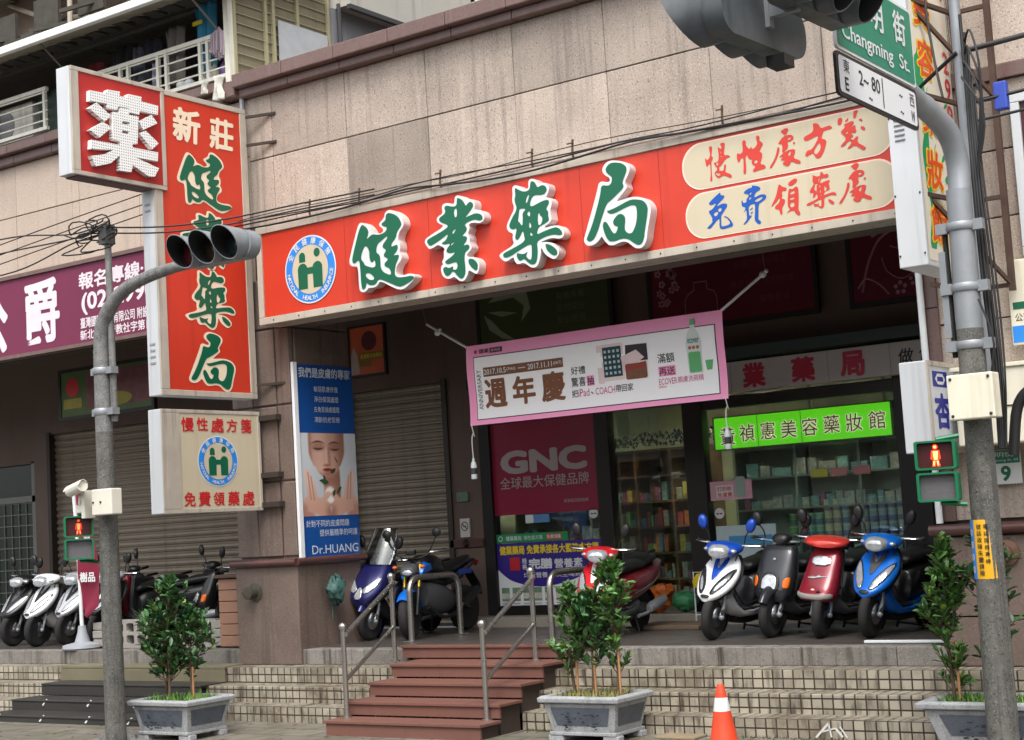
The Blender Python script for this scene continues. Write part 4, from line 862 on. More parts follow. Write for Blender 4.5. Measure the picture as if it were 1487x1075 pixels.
def line(pts, r=.008):
    mb.tube([H.p(p.x, p.y, .036) for p in catm([Vector((a,b,0)) for a,b in pts], 4)], r, 4)
line([(-6.55,3.55),(-6.5,3.75),(-6.42,3.95),(-6.3,4.12),(-6.1,4.2),(-5.95,4.12)],.014); line([(-6.4,4.15),(-6.2,4.22),(-6.02,4.16),(-5.95,4.02)],.016); line([(-6.2,4.02),(-6.1,3.98),(-6.05,4.02)]); line([(-5.98,3.98),(-5.9,3.96)]); line([(-6.12,3.8),(-6.05,3.77),(-5.98,3.8)]); line([(-6.3,3.9),(-6.25,3.75),(-6.1,3.65),(-5.95,3.7)]); line([(-6.6,3.6),(-6.5,3.7),(-6.35,3.62),(-6.25,3.5)],.012)
for x_, z_, r_ in ((-5.95,3.62,.05),(-5.82,3.54,.06),(-6.12,3.55,.055),(-5.85,3.72,.035)):
    for q in range(5): mb.sheet(H, ell(x_+r_*math.cos(q*1.257+.3), z_+r_*math.sin(q*1.257+.3), r_*.45, n=10), (), .034)
mb.build('line_print', mat('poster pale rose', (170,120,130), .5), g)
HO = FY(15.6)
g = poster('hanging_poster', 'orange poster with a dark round badge hanging in front of the small shutter', HO, -13.56, 3.34, -12.98, 3.97, mat('poster orange', (206,92,52), .45, var=.12), 0, .02, M_fr, .03)
MB().sheet(HO, ell(-13.23, 3.78, .13, n=22), (), .003).build('badge_print', mat('badge maroon', (92,28,30), .5), g)
MB().rect(HO, -13.4, 3.53, -12.99, 3.63, .003).rect(HO, -13.4, 3.45, -13.2, 3.52, .003).build('band_print', mat('band olive', (120,110,30), .5), g)
MB().text('最專業的保養品', HO, -13.2, 3.58, .06, w=.37, bold=.02, c=.005).build('lettering', mat('poster dark yellow', (230,190,40), .5), g)
MB().sheet(HO, [(-13.55,3.35),(-13.40,3.36),(-13.43,3.6),(-13.5,3.72),(-13.55,3.6)], (), .004).build('portrait_print', mat('portrait pale', (190,170,160), .5, var=.3, vs=12), g)
HL = FY(14.5)
g = poster('hanging_poster', 'colourful green framed poster hanging under the purple banner in the left arcade', HL, -18.1, 3.17, -16.2, 3.80, mat('poster moss green', (74,96,48), .5, var=.25, vs=3), 0, .03, M_fr, .05)
MB().sheet(HL, ell(-17.85, 3.58, .14, n=20), (), .003).build('badge_print', mat('badge red', (170,40,44), .5), g)
MB().rect(HL, -17.55, 3.25, -16.25, 3.76, .002).build('photo_print', mat('photo print', (122,70,76), .5, var=.7, vs=6), g)
MB().sheet(HL, ell(-16.95, 3.34, .35, .1, 24), (), .004).rect(HL, -18.05, 3.28, -17.65, 3.42, .003).build('yellow_print', mat('print mustard', (150,140,50), .5, var=.3), g)

# tall blue poster on the side of the pillar
FP = FX(-12.365)
g = poster('pillar_poster', 'tall blue skincare poster of a woman with cupped hands on the left pillar', FP, 13.26, 1.03, 14.23, 3.26, mat('poster royal blue', (24,78,150), .35, var=.15, vs=1.2), 0, .015)
MB().prism(FP, [(13.19,1.0),(13.25,1.0),(13.25,3.28),(13.19,3.28)], (), -.02, .02).build('white_tube_edge', mat('white edge strip', (228,230,232), .4), g)
MB().rect(FP, 13.26, 1.50, 14.23, 2.46, .002).build('photo_ground', mat('photo pale grey', (196,200,204), .4, var=.08), g)
MB().text('我們是皮膚的專家', FP, 13.74, 3.17, .12, w=.9, bold=.02, c=.003).text('敏弱肌膚修復', FP, 13.75, 2.98, .07, w=.42, c=.003).text('淨白保濕護理', FP, 13.75, 2.86, .07, w=.42, c=.003).text('去角質煥膚護理', FP, 13.75, 2.74, .07, w=.44, c=.003).text('凍齡抗老緊緻', FP, 13.75, 2.62, .07, w=.44, c=.003).text('針對不同的皮膚問題', FP, 13.68, 1.41, .08, w=.74, c=.003).text('提供最精準的呵護', FP, 13.86, 1.30, .08, w=.66, c=.003).text('Dr.HUANG', FP, 13.79, 1.11, .10, w=.8, c=.003).build('lettering', mat('poster lettering', (206,214,222), .45), g)
M_skin = mat('printed skin', (178,141,127), .45, var=.12, vs=6); M_skd = mat('printed skin shade', (156,118,105), .45, var=.15, vs=8); M_hair = mat('printed lash', (70,54,50), .5); M_skl = mat('printed skin light', (190,155,141), .45, var=.08, vs=8)
def P2(pts, k=2): return chaikin(pts, k)
def PY(pts, k=2, c=.004, mb=None):      # pixel grid of the print: x 30..345, y 393..808 on the poster's own face
    return chaikin([(13.255+(x-38)/315*.975, 2.462-(y-393)/415*.965) for x, y in pts], k)
def prt(nm, m_, *polys):
    mb = MB()
    for i, (c, pts) in enumerate(polys): mb.sheet(FP, PY(pts), (), c+.0002*i)
    return mb.build(nm, m_, g)
def sm(a, b, x):
    t_ = min(1, max(0, (x-a)/(b-a))); return t_*t_*(3-2*t_)
def mixc(c, d, k): return tuple(p*(1-k)+q*k for p, q in zip(c, d))
def elm(x, y, cx, cy, rx, ry, soft=.12): return 1-sm(1-soft, 1+soft, math.hypot((x-cx)/rx, (y-cy)/ry))
def cap(x, y, ax, ay, bx, by, r_, soft=4.0):
    t_ = max(0, min(1, ((x-ax)*(bx-ax)+(y-ay)*(by-ay))/((bx-ax)**2+(by-ay)**2))); return 1-sm(r_-soft, r_+soft, math.hypot(x-ax-(bx-ax)*t_, y-ay-(by-ay)*t_))
def portrait(x, y):
    SK, SH, DK, LT = (196,152,134), (142,98,82), (72,50,46), (222,186,170)
    c = mixc((206,210,214), (182,188,194), sm(400, 800, y))
    nk = cap(x, y, 208, 590, 208, 720, 46, 6); c = mixc(c, mixc(SK, SH, .35+.65*sm(200, 250, x)), nk)
    c = mixc(c, SH, nk*(1-sm(0, 40, abs(y-632)))*.7)
    rx = 100*(1-.42*sm(480, 615, y)); fm = 1-sm(rx-5, rx+5, abs(x-186)) if y < 560 else elm(x, y, 188, 552, 66, 64, .08)
    sk = mixc(SK, LT, (1-sm(0, 60, abs(x-150)))*.55); sk = mixc(sk, SH, sm(215, 278, x)*.85); sk = mixc(sk, SH, (1-sm(88, 112, x))*.7); sk = mixc(sk, SH, sm(575, 612, y)*.6)
    c = mixc(c, sk, fm)
    for ex, ey, w_ in ((139,468,30), (231,472,27)):
        c = mixc(c, SH, elm(x, y, ex, ey-6, w_*1.15, 22, .5)*.65*fm); c = mixc(c, DK, elm(x, y, ex, ey+5+((x-ex)/w_)**2*-5, w_*.85, 4.5, .5)); c = mixc(c, DK, elm(x, y, ex-2, ey-33+((x-ex)/w_)**2*7, w_*1.15, 5, .5)*.75)
    c = mixc(c, SH, cap(x, y, 196, 470, 200, 545, 7, 7)*.55*fm); c = mixc(c, LT, cap(x, y, 184, 470, 182, 540, 5, 6)*.6*fm); c = mixc(c, SH, elm(x, y, 186, 555, 20, 6, .6)*.8)
    c = mixc(c, (140,56,54), elm(x, y, 187, 578, 25, 9, .4)); c = mixc(c, (92,34,36), elm(x, y, 187, 577, 24, 2.5, .6)*.8); c = mixc(c, SH, elm(x, y, 187, 596, 20, 6, .7)*.6)
    c = mixc(c, (226,224,218), elm(x, y, 195, 705, 30, 42, .2))
    for s_ in (-1, 1):
        X = 198+s_*(x-198); h = max(cap(X, y, 88, 745, 150, 765, 42, 6), cap(X, y, 160, 770, 166, 815, 34, 6), cap(X, y, 70, 585, 80, 720, 12, 4), cap(X, y, 84, 605, 96, 725, 12, 4), cap(X, y, 100, 640, 116, 735, 12, 4), cap(X, y, 150, 740, 184, 700, 14, 4))
        hc = mixc(LT, SK, sm(600, 780, y)); hc = mixc(hc, SH, cap(X, y, 77, 590, 88, 725, 2.5, 3)*.8); hc = mixc(hc, SH, cap(X, y, 92, 610, 106, 728, 2.5, 3)*.8); hc = mixc(hc, SH, sm(150, 195, X)*sm(730, 790, y)*.8); hc = mixc(hc, SH, (1-sm(50, 78, X))*sm(730, 790, y))
        c = mixc(c, hc, h); c = mixc(c, (176,120,100), elm(X, y, 62, 795, 44, 44, .3)*(1-h)*.9)
    return c
pm = MB(); NX, NY = 84, 110
pm.add([FP.p(13.255+i/NX*.975, 2.462-j/NY*.965, .003) for j in range(NY+1) for i in range(NX+1)], [((j+1)*(NX+1)+i, (j+1)*(NX+1)+i+1, j*(NX+1)+i+1, j*(NX+1)+i) for j in range(NY) for i in range(NX)])
pmat = bpy.data.materials.new('printed portrait'); pmat.use_nodes = True
_va = pmat.node_tree.nodes.new('ShaderNodeVertexColor'); _va.layer_name = 'print'; pmat.node_tree.links.new(_va.outputs[0], pmat.node_tree.nodes['Principled BSDF'].inputs['Base Color']); pmat.node_tree.nodes['Principled BSDF'].inputs['Roughness'].default_value = .4
po = pm.build('portrait_print', pmat, g)
ca_ = po.data.color_attributes.new('print', 'FLOAT_COLOR', 'POINT')
for j in range(NY+1):
    for i in range(NX+1): ca_.data[j*(NX+1)+i].color = (*lin(portrait(38+i/NX*315, 393+j/NY*415)), 1)
prt('leaf_print', mat('printed leaf', (50,76,46), .5), (.0092,[(130,630),(160,622),(195,640),(165,654),(150,640)]), (.0093,[(158,600),(172,615),(170,640),(158,625)]), (.0092,[(205,690),(225,672),(222,705),(208,712)]), (.0092,[(225,700),(250,660),(262,668),(240,695)]), (.0092,[(195,585),(230,565),(228,588),(205,598)]), (.0092,[(220,500),(245,540),(238,545)]))
# small wall items by the small shutter
o = MB().box(-12.33, 16.17, 1.14, -12.18, 16.195, 1.38).build('no_smoking_sign', mat('notice board white', (200,196,190), .5), None); tag(o, 'small white no smoking notice on the brown wall left of the shop', 'notice')
q = FY(16.17)
MB().sheet(q, ell(-12.255,1.28,.06,n=20), [ell(-12.255,1.28,.048,n=20)], .003).rect(q, -12.29, 1.275, -12.22, 1.285, .002).sheet(q, [(-12.30,1.31),(-12.29,1.32),(-12.21,1.25),(-12.22,1.24)], (), .004).build('symbol', mat('notice dark', (60,40,40), .5), o)
o = MB().box(-12.36, 16.17, 1.60, -12.18, 16.195, 1.72).build('meter_plate', mat('plate dull green', (96,120,104), .5, var=.3, vs=20), None); tag(o, 'small dull green plate above the no smoking notice', 'plate')
o = MB().lathe([(0,0),(.05,0),(.055,.03),(.03,.06),(0,.06)], (-12.25,16.2,1.06), (0,-1,0), 14).build('pipe_cap', mat('dark brass', (50,36,30), .4, .5), None, smooth=40); tag(o, 'dark round pipe cap on the maroon strip under the no smoking notice', 'pipe cap')

# ------------------------------------------------------------------ right hand projecting signs
ps = thing('projecting_sign', 'tall white projecting sign with orange characters and green vines at the right of the fascia', 'shop sign', (-4.54, 12.7, 3.15))
MB().box(-4.64, 12.2, 3.15, -4.40, 13.17, 7.6).build('box', M_white, ps, bevel=.008)
FR = FX(-4.40)
MB().rect(FR, 12.24, 3.2, 13.14, 7.55, .003).build('face', mat('cream vinyl', (222,214,196), .4, var=.04), ps)
mo = MB(); mi = MB()
for ch, z in zip('黃禎憲美容藥妝館', (6.9,6.4,5.86,5.36,4.93,4.44,3.98,3.52)):
    mo.text(ch, FR, 12.54, z, .37, w=.42, bold=.06, shear=.1, c=.006); mi.text(ch, FR, 12.54, z, .33, w=.37, bold=.022, shear=.1, c=.009)
mo.build('lettering_outline', mat('sign yellow', (246,206,40), .45), ps); mi.build('lettering', mat('sign orange red', (226,80,36), .45), ps)
mb = MB()
spine = catm([Vector(p) for p in ((12.36,3.3,0),(12.42,3.7,0),(12.34,4.0,0),(12.44,4.4,0),(12.36,4.75,0),(12.40,5.0,0))], 6)
L_ = [(p.x-.05-.02*math.sin(i), p.y) for i, p in enumerate(spine)]; R_ = [(p.x+.06+.03*math.sin(i*.6), p.y) for i, p in enumerate(spine)]
mb.sheet(FR, L_[::-1]+R_ if False else R_+L_[::-1], (), .0045)
mb.sheet(FR, ell(12.34, 4.78, .09, .16, 18), (), .005)
for y_, z_, a_, l_ in ((12.8,4.12,.6,.22),(12.9,3.95,.2,.34),(12.86,4.3,.9,.16),(12.78,4.55,.5,.12),(12.52,4.62,1.2,.2),(12.95,4.6,.4,.14),(12.9,3.6,.7,.2),(12.6,4.16,1.1,.16)):
    d = Vector((math.cos(a_), math.sin(a_), 0))*l_/2; s_ = Vector((-d.y, d.x, 0))*.38
    mb.sheet(FR, chaikin([(y_-d.x,z_-d.y),(y_-s_.x*-1,z_+s_.y*-1),(y_+d.x,z_+d.y),(y_+s_.x,z_+s_.y)],2), (), .005)
mb.build('vine_print', mat('vine green', (20,150,90), .45), ps)
MB().vtext('29988283', FR, 13.04, 5.0, .19, .235, w=.13, bold=.01, c=.006).text('專業美容', FR, 13.03, 5.9, .15, w=.7, bold=.01, c=.006, rot=math.pi/2).build('lettering', mat('sign red small', (214,50,60), .45), ps)
mb = MB()
for k in range(5): mb.box(-4.585, 12.192, 4.20+k*.042, -4.50, 12.2, 4.212+k*.042)
mb.build('vent_slot', mat('vent dark', (110,112,114), .6), ps)
mb = MB()
for z in (3.25,3.75,4.4,5.0): mb.ball((-4.625,12.196,z), .009, n=6, m=4).ball((-4.415,12.196,z), .009, n=6, m=4)
mb.build('rivet', mat('rivet', (60,56,52), .5, .5), ps)
xs_ = thing('projecting_sign', 'small white projecting sign box with a blue clinic character above the right walk signal', 'shop sign', (-4.63, 12.7, 1.64))
MB().box(-4.76, 12.3, 1.64, -4.53, 13.12, 2.39).build('box', M_white, xs_, bevel=.01)
FX5 = FX(-4.53)
mb = MB()
for a in ((12.3,1.64,13.12,1.68),(12.3,2.35,13.12,2.39),(12.3,1.682,12.34,2.348),(13.08,1.682,13.12,2.348)): mb.box(-4.532, a[0], a[1], -4.516, a[2], a[3])
mb.build('trim', M_alu, xs_)
MB().rect(FX5, 12.34, 1.68, 13.08, 2.35, .002).build('face', mat('cool white acrylic', (206,210,216), .4), xs_)
M_navy = mat('sign navy', (34,36,140), .45)
MB().rect(FX5, 12.42, 2.18, 12.76, 2.31, .004).text('杏', FX5, 12.60, 1.98, .30, w=.36, bold=.04, c=.004).text('林', FX5, 12.62, 1.73, .09, w=.3, bold=.02, c=.004).build('lettering', M_navy, xs_)
MB().sheet(FX5, [(12.47,2.245),(12.53,2.29),(12.65,2.29),(12.71,2.245),(12.65,2.20),(12.53,2.20)], [[(12.52,2.225),(12.66,2.225),(12.66,2.265),(12.52,2.265)]], .006).build('logo', M_letw, xs_)
o = MB().tube([(-4.83,13.13,1.05),(-4.83,13.13,3.5)], .03, 10).build('light_tube', mat('white tube', (232,236,238), .35), None, smooth=50); tag(o, 'upright white tube on the edge of the right stone pillar', 'tube')
o = thing('wall_sign', 'white framed dark maroon panel on the stone wall at the right edge', 'sign', (-3.4,13.15,3.3))
MB().box(-3.82, 13.12, 3.32, -2.2, 13.17, 4.55).build('panel', mat('maroon panel', (66,26,34), .4), o)
mb = MB()
for a in ((-3.90,3.24,-2.12,3.318),(-3.90,4.552,-2.12,4.63),(-3.90,3.32,-3.822,4.55),(-2.198,3.32,-2.12,4.55)): mb.box(a[0], 13.09, a[1], a[2], 13.18, a[3])
mb.build('frame', M_white, o, bevel=.006)
# house number plate
o = thing('number_plate', 'green and white house number plate with a large 9 on the right pillar', 'number plate', (-4.24,13.12,1.36))
MB().box(-4.44, 13.125, 1.35, -4.09, 13.145, 1.64).build('plate', M_letw, o, bevel=.006)
q = FY(13.125)
MB().rect(q, -4.435, 1.525, -4.095, 1.635, .003).build('green_band', mat('plate green', (16,116,96), .45), o)
MB().text('9', q, -4.22, 1.44, .13, w=.085, bold=.035, c=.003).build('lettering', mat('plate number', (20,100,70), .5), o)
MB().text('昌明街', q, -4.26, 1.60, .045, w=.24, c=.005).text('Changming St. 43', q, -4.25, 1.55, .026, w=.28, c=.005).build('lettering', M_letw, o)
# ------------------------------------------------------------------ apartment block on the upper left
ap = thing('apartment_building', 'older apartment block above the left arcade with a railed balcony and awning', 'building', (-16, 13.2, 6.5))
M_grime = mat('grimy plaster', (120,112,102), .85, var=.3, vs=2, streak=.6)
M_gwall = mat('grey rendered wall', (128,128,132), .8, var=.12, vs=2, streak=.3)
MB().box(-30, 14.6, 6.55, -13.1, 14.8, 10.5).build('balcony_back_wall', mat('balcony back wall', (104,96,88), .85, var=.3, vs=1.5), ap)
MB().box(-30, 13.12, 6.72, -13.02, 14.6, 6.80).build('balcony_floor', M_grime, ap)
MB().box(-13.06, 14.88, 6.55, -12.96, 20, 8.05).build('side_wall', M_gwall, ap)
MB().box(-13.3, 14.95, 8.05, -12.7, 22, 9.6).build('side_beam', mat('pale rendered beam', (176,172,164), .8, var=.12, vs=2, streak=.3), ap)
MB().box(-12.72, 14.9, 7.98, -12.66, 21, 8.04).tube([(-12.9,14.95,7.0),(-12.9,14.95,7.75),(-12.9,14.95,8.1)], .03).build('drain_pipe', mat('dark drain pipe', (60,60,62), .5), ap)
M_railing = mat('cream painted rail', (222,220,206), .45, var=.12, vs=8, streak=.2)
def railing(x0, x1, y, z0, z1, posts):
    o = MB().box(x0, y-.025, z1-.05, x1, y+.025, z1).box(x0, y-.025, z0, x1, y+.025, z0+.045)
    for X in posts: o.box(X-.022, y-.022, z0+.046, X+.022, y+.022, z1-.052)
    o = o.build('balcony_railing', M_railing, ap)
    b = MB(); n = 4
    for k in range(1, n+1): Z = z0+(z1-z0)*k/(n+.6); b.box(x0, y-.008, Z, x1, y+.008, Z+.018)
    b.build('rail_bars', M_railing, o)
railing(-16.2, -13.06, 13.1, 6.80, 7.37, [-16.15,-15.0,-14.85,-14.3,-14.15,-13.55,-13.42,-13.08])
railing(-20, -16.45, 13.1, 6.82, 7.40, [-18.6,-17.6,-16.5])
MB().box(-13.1, 13.06, 6.72, -13.02, 13.14, 9.2).build('corner_post', M_railing, ap)
# side grille with faded corrugated sheet and frosted window
M_fib = mat('aged yellow translucent sheet', (134,126,102), .6, var=.2, vs=3, streak=.4, stretch=(1,1,2))
mb = MB()
mb.add([(-13.05,13.14,6.7),(-13.05,14.88,6.7),(-13.05,14.88,8.35),(-13.05,13.14,8.35)], [(0,1,2,3)])
mb.build('side_sheet', M_fib, ap)
mb = MB()
for k in range(12): mb.box(-13.04, 13.15, 6.85+k*.125, -13.028, 14.86, 6.859+k*.125)
for Yd in (13.16,13.70,13.84,14.28,14.86): mb.box(-13.045, Yd-.022, 6.7, -13.005, Yd+.022, 8.4)
mb.build('window_grille', mat('pale yellow grille', (172,165,132), .5, var=.2, vs=6), ap)
MB().box(-13.0, 13.90, 6.85, -12.985, 14.80, 7.66).build('frosted_sheet', mat('frosted plastic sheet', (182,184,188), .3, var=.18, vs=7), ap)
# awning
mb = MB(); n = 90
vs_ = []
for i in range(n+1):
    X = -22+i*(9.2)/n; dz = .006*(i % 2)
    vs_ += [(X,12.50,7.72+dz),(X,14.7,8.35+dz)]
mb.add(vs_, [(2*i,2*i+2,2*i+3,2*i+1) for i in range(n)])
mb.build('awning', mat('mossy awning sheet', (150,146,128), .8, var=.35, vs=2.5, streak=.5), ap)
MB().box(-22, 12.42, 7.70, -12.95, 12.5, 7.80).build('awning_gutter', mat('white gutter', (226,230,226), .4, var=.1, streak=.2), ap, bevel=.01)
mb = MB().box(-22, 13.3, 7.82, -12.95, 13.34, 7.86)
for X in (-15.9, -13.2): mb.tube([(X,12.55,7.76),(X,13.12,7.35)], .014).tube([(X,13.32,7.84),(X,14.6,7.9)], .02)
mb.build('awning_strut', mat('strut grey', (112,110,104), .5, .4, var=.2), ap)
mb = MB().box(-30, 14.2, 8.6, -13.2, 14.4, 12)
mb.build('upper_wall', mat('stained upper wall', (140,122,110), .85, var=.5, vs=1.6, streak=.6), ap)
mb = MB().box(-30, 13.1, 9.35, -13.3, 14.2, 9.5)
for k in range(14): mb.box(-22+k*.7, 13.05, 9.30, -21.92+k*.7, 14.2, 9.35)
mb.build('upper_slab', M_grime, ap)
for a, b in (((-18.6,14.19,9.3),(-15.6,13.0,7.92)), ((-17.6,14.19,8.9),(-14.9,13.2,7.98)), ((-18.9,13.4,9.34),(-15.2,14.19,8.6)), ((-16.4,13.2,9.34),(-14.0,14.19,8.72)), ((-16.0,13.15,7.95),(-15.98,13.15,9.34))): MB().tube([a,b], .035, 8).build('roof_pipe', mat('pale old pipe', (178,168,152), .6, var=.3), ap)
mb = MB()
for k in range(26): mb.box(-20+k*.28, 12.6+random.uniform(0,.4), 7.85, -19.85+k*.28+random.uniform(0,.1), 13.2, 7.9+random.uniform(0,.09))
for k in range(9): mb.bar((-19+k*.62,12.9,8.0+.12*(k%3)),(-18.3+k*.62,13.6,8.35+.2*(k%2)),.05,.05)
for k in range(5): mb.box(-18.6+k*.9,13.2,8.1+.05*k,-18.1+k*.9,13.25,8.55+.06*k)
mb.build('roof_debris', mat('dark roof debris', (70,66,60), .9, var=.5), ap)
# laundry and household things on the balcony
def cloth(name, label, cat, x0, x1, ztop, zbot, y, material, taper=.15, group=None):
    nx, nz = 12, 14; vs_ = []
    for j in range(nz+1):
        for i in range(nx+1):
            t_ = j/nz; u = i/nx; sq = 1-taper*math.sin(math.pi*min(1,t_*1.4))*.6
            X = (x0+x1)/2+(u-.5)*(x1-x0)*sq
            vs_.append((X, y+.035*math.sin(u*14+t_*2), ztop+(zbot-ztop)*t_-.04*abs(u-.5)*(1-t_)))
    o = MB().add(vs_, [(j*(nx+1)+i, j*(nx+1)+i+1, (j+1)*(nx+1)+i+1, (j+1)*(nx+1)+i) for j in range(nz) for i in range(nx)]).build(name, material, None, smooth=60)
    so = o.modifiers.new('thick', 'SOLIDIFY'); so.thickness = .008
    return tag(o, label, cat, group)
cloth('hanging_trousers', 'grey trousers hanging on the balcony behind the railing', 'laundry', -14.28, -13.95, 7.68, 6.95, 13.22, mat('grey brown fabric', (120,116,110), .9, var=.3))
cloth('hanging_shirt', 'dark shirt hanging left of the grey trousers on the balcony', 'laundry', -14.75, -14.4, 7.66, 7.1, 13.26, mat('dark fabric', (46,46,54), .9, var=.3))
cloth('hanging_shirt', 'black shirt hanging furthest left above the red sign on the balcony', 'laundry', -15.4, -14.9, 7.7, 7.2, 13.3, mat('black fabric', (34,34,38), .9, var=.3))
cloth('hanging_towel', 'pale lilac towel hanging low beside the grey trousers', 'laundry', -14.52, -14.38, 7.3, 6.85, 13.2, mat('lilac fabric', (166,158,180), .9, var=.2))
cloth('hanging_towel', 'bright blue beach towel with yellow stripe hanging at the balcony corner', 'laundry', -13.75, -13.38, 7.86, 7.0, 13.22, mat('blue towel', (56,140,176), .9, var=.3))
o = MB().box(-13.72, 13.15, 7.58, -13.56, 13.165, 7.63).build('towel_stripe', mat('yellow cloth', (222,200,50), .9), None); tag(o, 'yellow band clipped over the blue towel on the balcony', 'cloth')
mb = MB()
for k in range(46):
    a = random.uniform(0, 6.28); r_ = random.uniform(.02,.11)
    mb.tube([(-13.2,13.08,7.43),(-13.2+r_*math.cos(a),13.06+r_*.5*math.sin(a),7.33),(-13.2+r_*1.1*math.cos(a),13.05+r_*.5*math.sin(a),7.02+random.uniform(0,.12))], .009, 4)
o = mb.build('mop_head', mat('mauve mop yarn', (172,154,164), .9, var=.3), None); tag(o, 'pale mauve mop head draped over the balcony rail corner', 'mop')
def bottle(label, x, y, z, r, h, c, capc):
    t = thing('detergent_bottle', label, 'bottle', (x,y,z))
    MB().lathe([(0,0),(r,0),(r*1.05,.02),(r,h*.6),(r*.45,h*.82),(r*.4,h*.86),(0,h*.86)], (x,y,z), n=14).build('body', mat('bottle %d%d%d' % c, c, .4), t, smooth=50)
    MB().lathe([(0,h*.86),(r*.45,h*.86),(r*.42,h),(0,h)], (x,y,z), n=12).build('cap', mat('cap %d%d%d' % capc, capc, .4), t, smooth=40)
bottle('purple detergent bottle behind the balcony rail at the corner', -13.27, 13.25, 6.83, .07, .30, (130,92,172), (150,110,190))
bottle('cream detergent bottle with green cap beside the purple one', -13.47, 13.25, 6.83, .08, .26, (222,218,196), (130,170,90))
bottle('white tub with pink cap left on the balcony floor', -14.05, 13.25, 6.83, .07, .2, (220,220,216), (214,80,120))
bottle('white tub with blue cap beside the pink capped one', -13.9, 13.24, 6.83, .075, .17, (224,226,226), (60,90,180))
bottle('slim white bottle beside the cream detergent bottle', -13.66, 13.25, 6.83, .04, .24, (228,228,222), (228,228,222))
o = cloth('white_rag', 'white rag hanging under the balcony corner', 'rag', -13.24, -13.06, 6.80, 6.50, 12.98, mat('white rag', (216,212,202), .9, var=.3), .9)
o = cloth('white_rag', 'small torn white rag beside the bigger rag under the balcony', 'rag', -13.42, -13.34, 6.78, 6.62, 12.98, mat('white rag', (216,212,202), .9, var=.3), .9)
cloth('hanging_shirt', 'grey checked shirt hanging between the dark shirts on the balcony', 'laundry', -15.0, -14.78, 7.62, 7.15, 13.3, mat('checked fabric', (96,98,110), .9, var=.5, vs=18))
cloth('hanging_shirt', 'maroon cloth hanging just above the top of the LED sign box', 'laundry', -15.9, -15.55, 7.6, 7.25, 13.3, mat('maroon fabric', (110,34,44), .9, var=.3))
t = thing('air_conditioner', 'pale air conditioner unit behind the left balcony railing at the far left', 'air conditioner', (-17.3, 13.5, 6.82))
MB().box(-17.85,13.22,6.82,-16.92,13.62,7.33).build('case', mat('aircon case', (200,198,188), .5, var=.12, streak=.4), t, bevel=.015)
MB().lathe([(.0,.0),(.2,.0),(.2,.012),(0,.012)], (-17.5,13.22,7.08), (0,-1,0), 24).build('fan_grille', M_gwall, t, smooth=30)
o = MB().box(-16.75, 13.2, 6.8, -16.3, 13.6, 7.38).build('storage_crate', mat('dark green crate', (44,62,52), .6, var=.3), None, bevel=.02); tag(o, 'dark green crate between the two railings of the balcony', 'crate')
# rear block seen above the coping
rb_ = thing('apartment_building', 'pale rear apartment block with white railed balcony above the coping', 'building', (-9, 18.5, 6.5))
MB().box(-12.7, 19.5, 6.5, 6, 20, 14).build('wall', mat('rear wall', (140,140,132), .8, var=.2, vs=1.5, streak=.4), rb_)
MB().box(-12.7, 17.6, 7.6, 6, 19.5, 7.75).build('balcony_floor', M_grime, rb_)
mb = MB().box(-12.7, 17.6, 8.72, 6, 17.66, 8.78).box(-12.7, 17.6, 8.2, 6, 17.64, 8.23)
for k in range(64): mb.box(-12.7+k*.29, 17.61, 7.75, -12.68+k*.29, 17.63, 8.72)
for k in range(13): mb.box(-12.7+k*1.45, 17.6, 7.75, -12.63+k*1.45, 17.66, 8.8)
mb.build('balcony_railing', mat('white rail paint', (214,218,214), .45), rb_)
for k in range(7):
    f = MB().box(-12+k*2.2, 19.45, 7.8, -10.7+k*2.2, 19.5, 9.9).build('window', mat('dark green window', (52,74,66), .25, var=.4, vs=2), rb_)
    MB().box(-12.06+k*2.2, 19.42, 7.75, -12.0+k*2.2, 19.5, 9.95).box(-10.7+k*2.2, 19.42, 7.75, -10.64+k*2.2, 19.5, 9.95).box(-11.4+k*2.2, 19.42, 7.8, -11.35+k*2.2, 19.49, 9.9).build('window_frame', M_alu, f)

# ------------------------------------------------------------------ buildings across the street (they shade the arcade and show in the glass)
M_opp = [mat('opposite render %d' % i, c, .8, var=.2, vs=.4, streak=.5) for i, c in enumerate(((120,112,104),(104,100,98),(132,120,108)))]
M_oppw = mat('opposite window', (44,52,58), .15)
xo = -50
for i in range(7):
    wd = random.uniform(11, 15); h = random.uniform(7, 10)
    t = thing('apartment_building', ['grey apartment block across the street at the far left','dull apartment block across the street, second from the far left','tan apartment block across the street facing the left arcade','grey apartment block across the street facing the pharmacy','dull apartment block across the street right of the camera','tan apartment block across the street near the right end','grey apartment block across the street at the far right'][i], 'building', (xo+wd/2, -15, -.8))
    MB().box(xo, -26, -.85, xo+wd-.1, -14.2, h).build('wall', M_opp[i % 3], t)
    for fl in range(1, int(h/3.3)):
        for k in range(3):
            X = xo+wd*(k+.2)/3
            MB().box(X, -14.24, fl*3.3+.9, X+wd*.2, -14.14, fl*3.3+2.4).build('window', M_oppw, t)
        MB().box(xo+.2, -14.2, fl*3.3-.1, xo+wd-.3, -13.4, fl*3.3+.05).build('balcony_slab', M_opp[(i+1) % 3], t)
    xo += wd

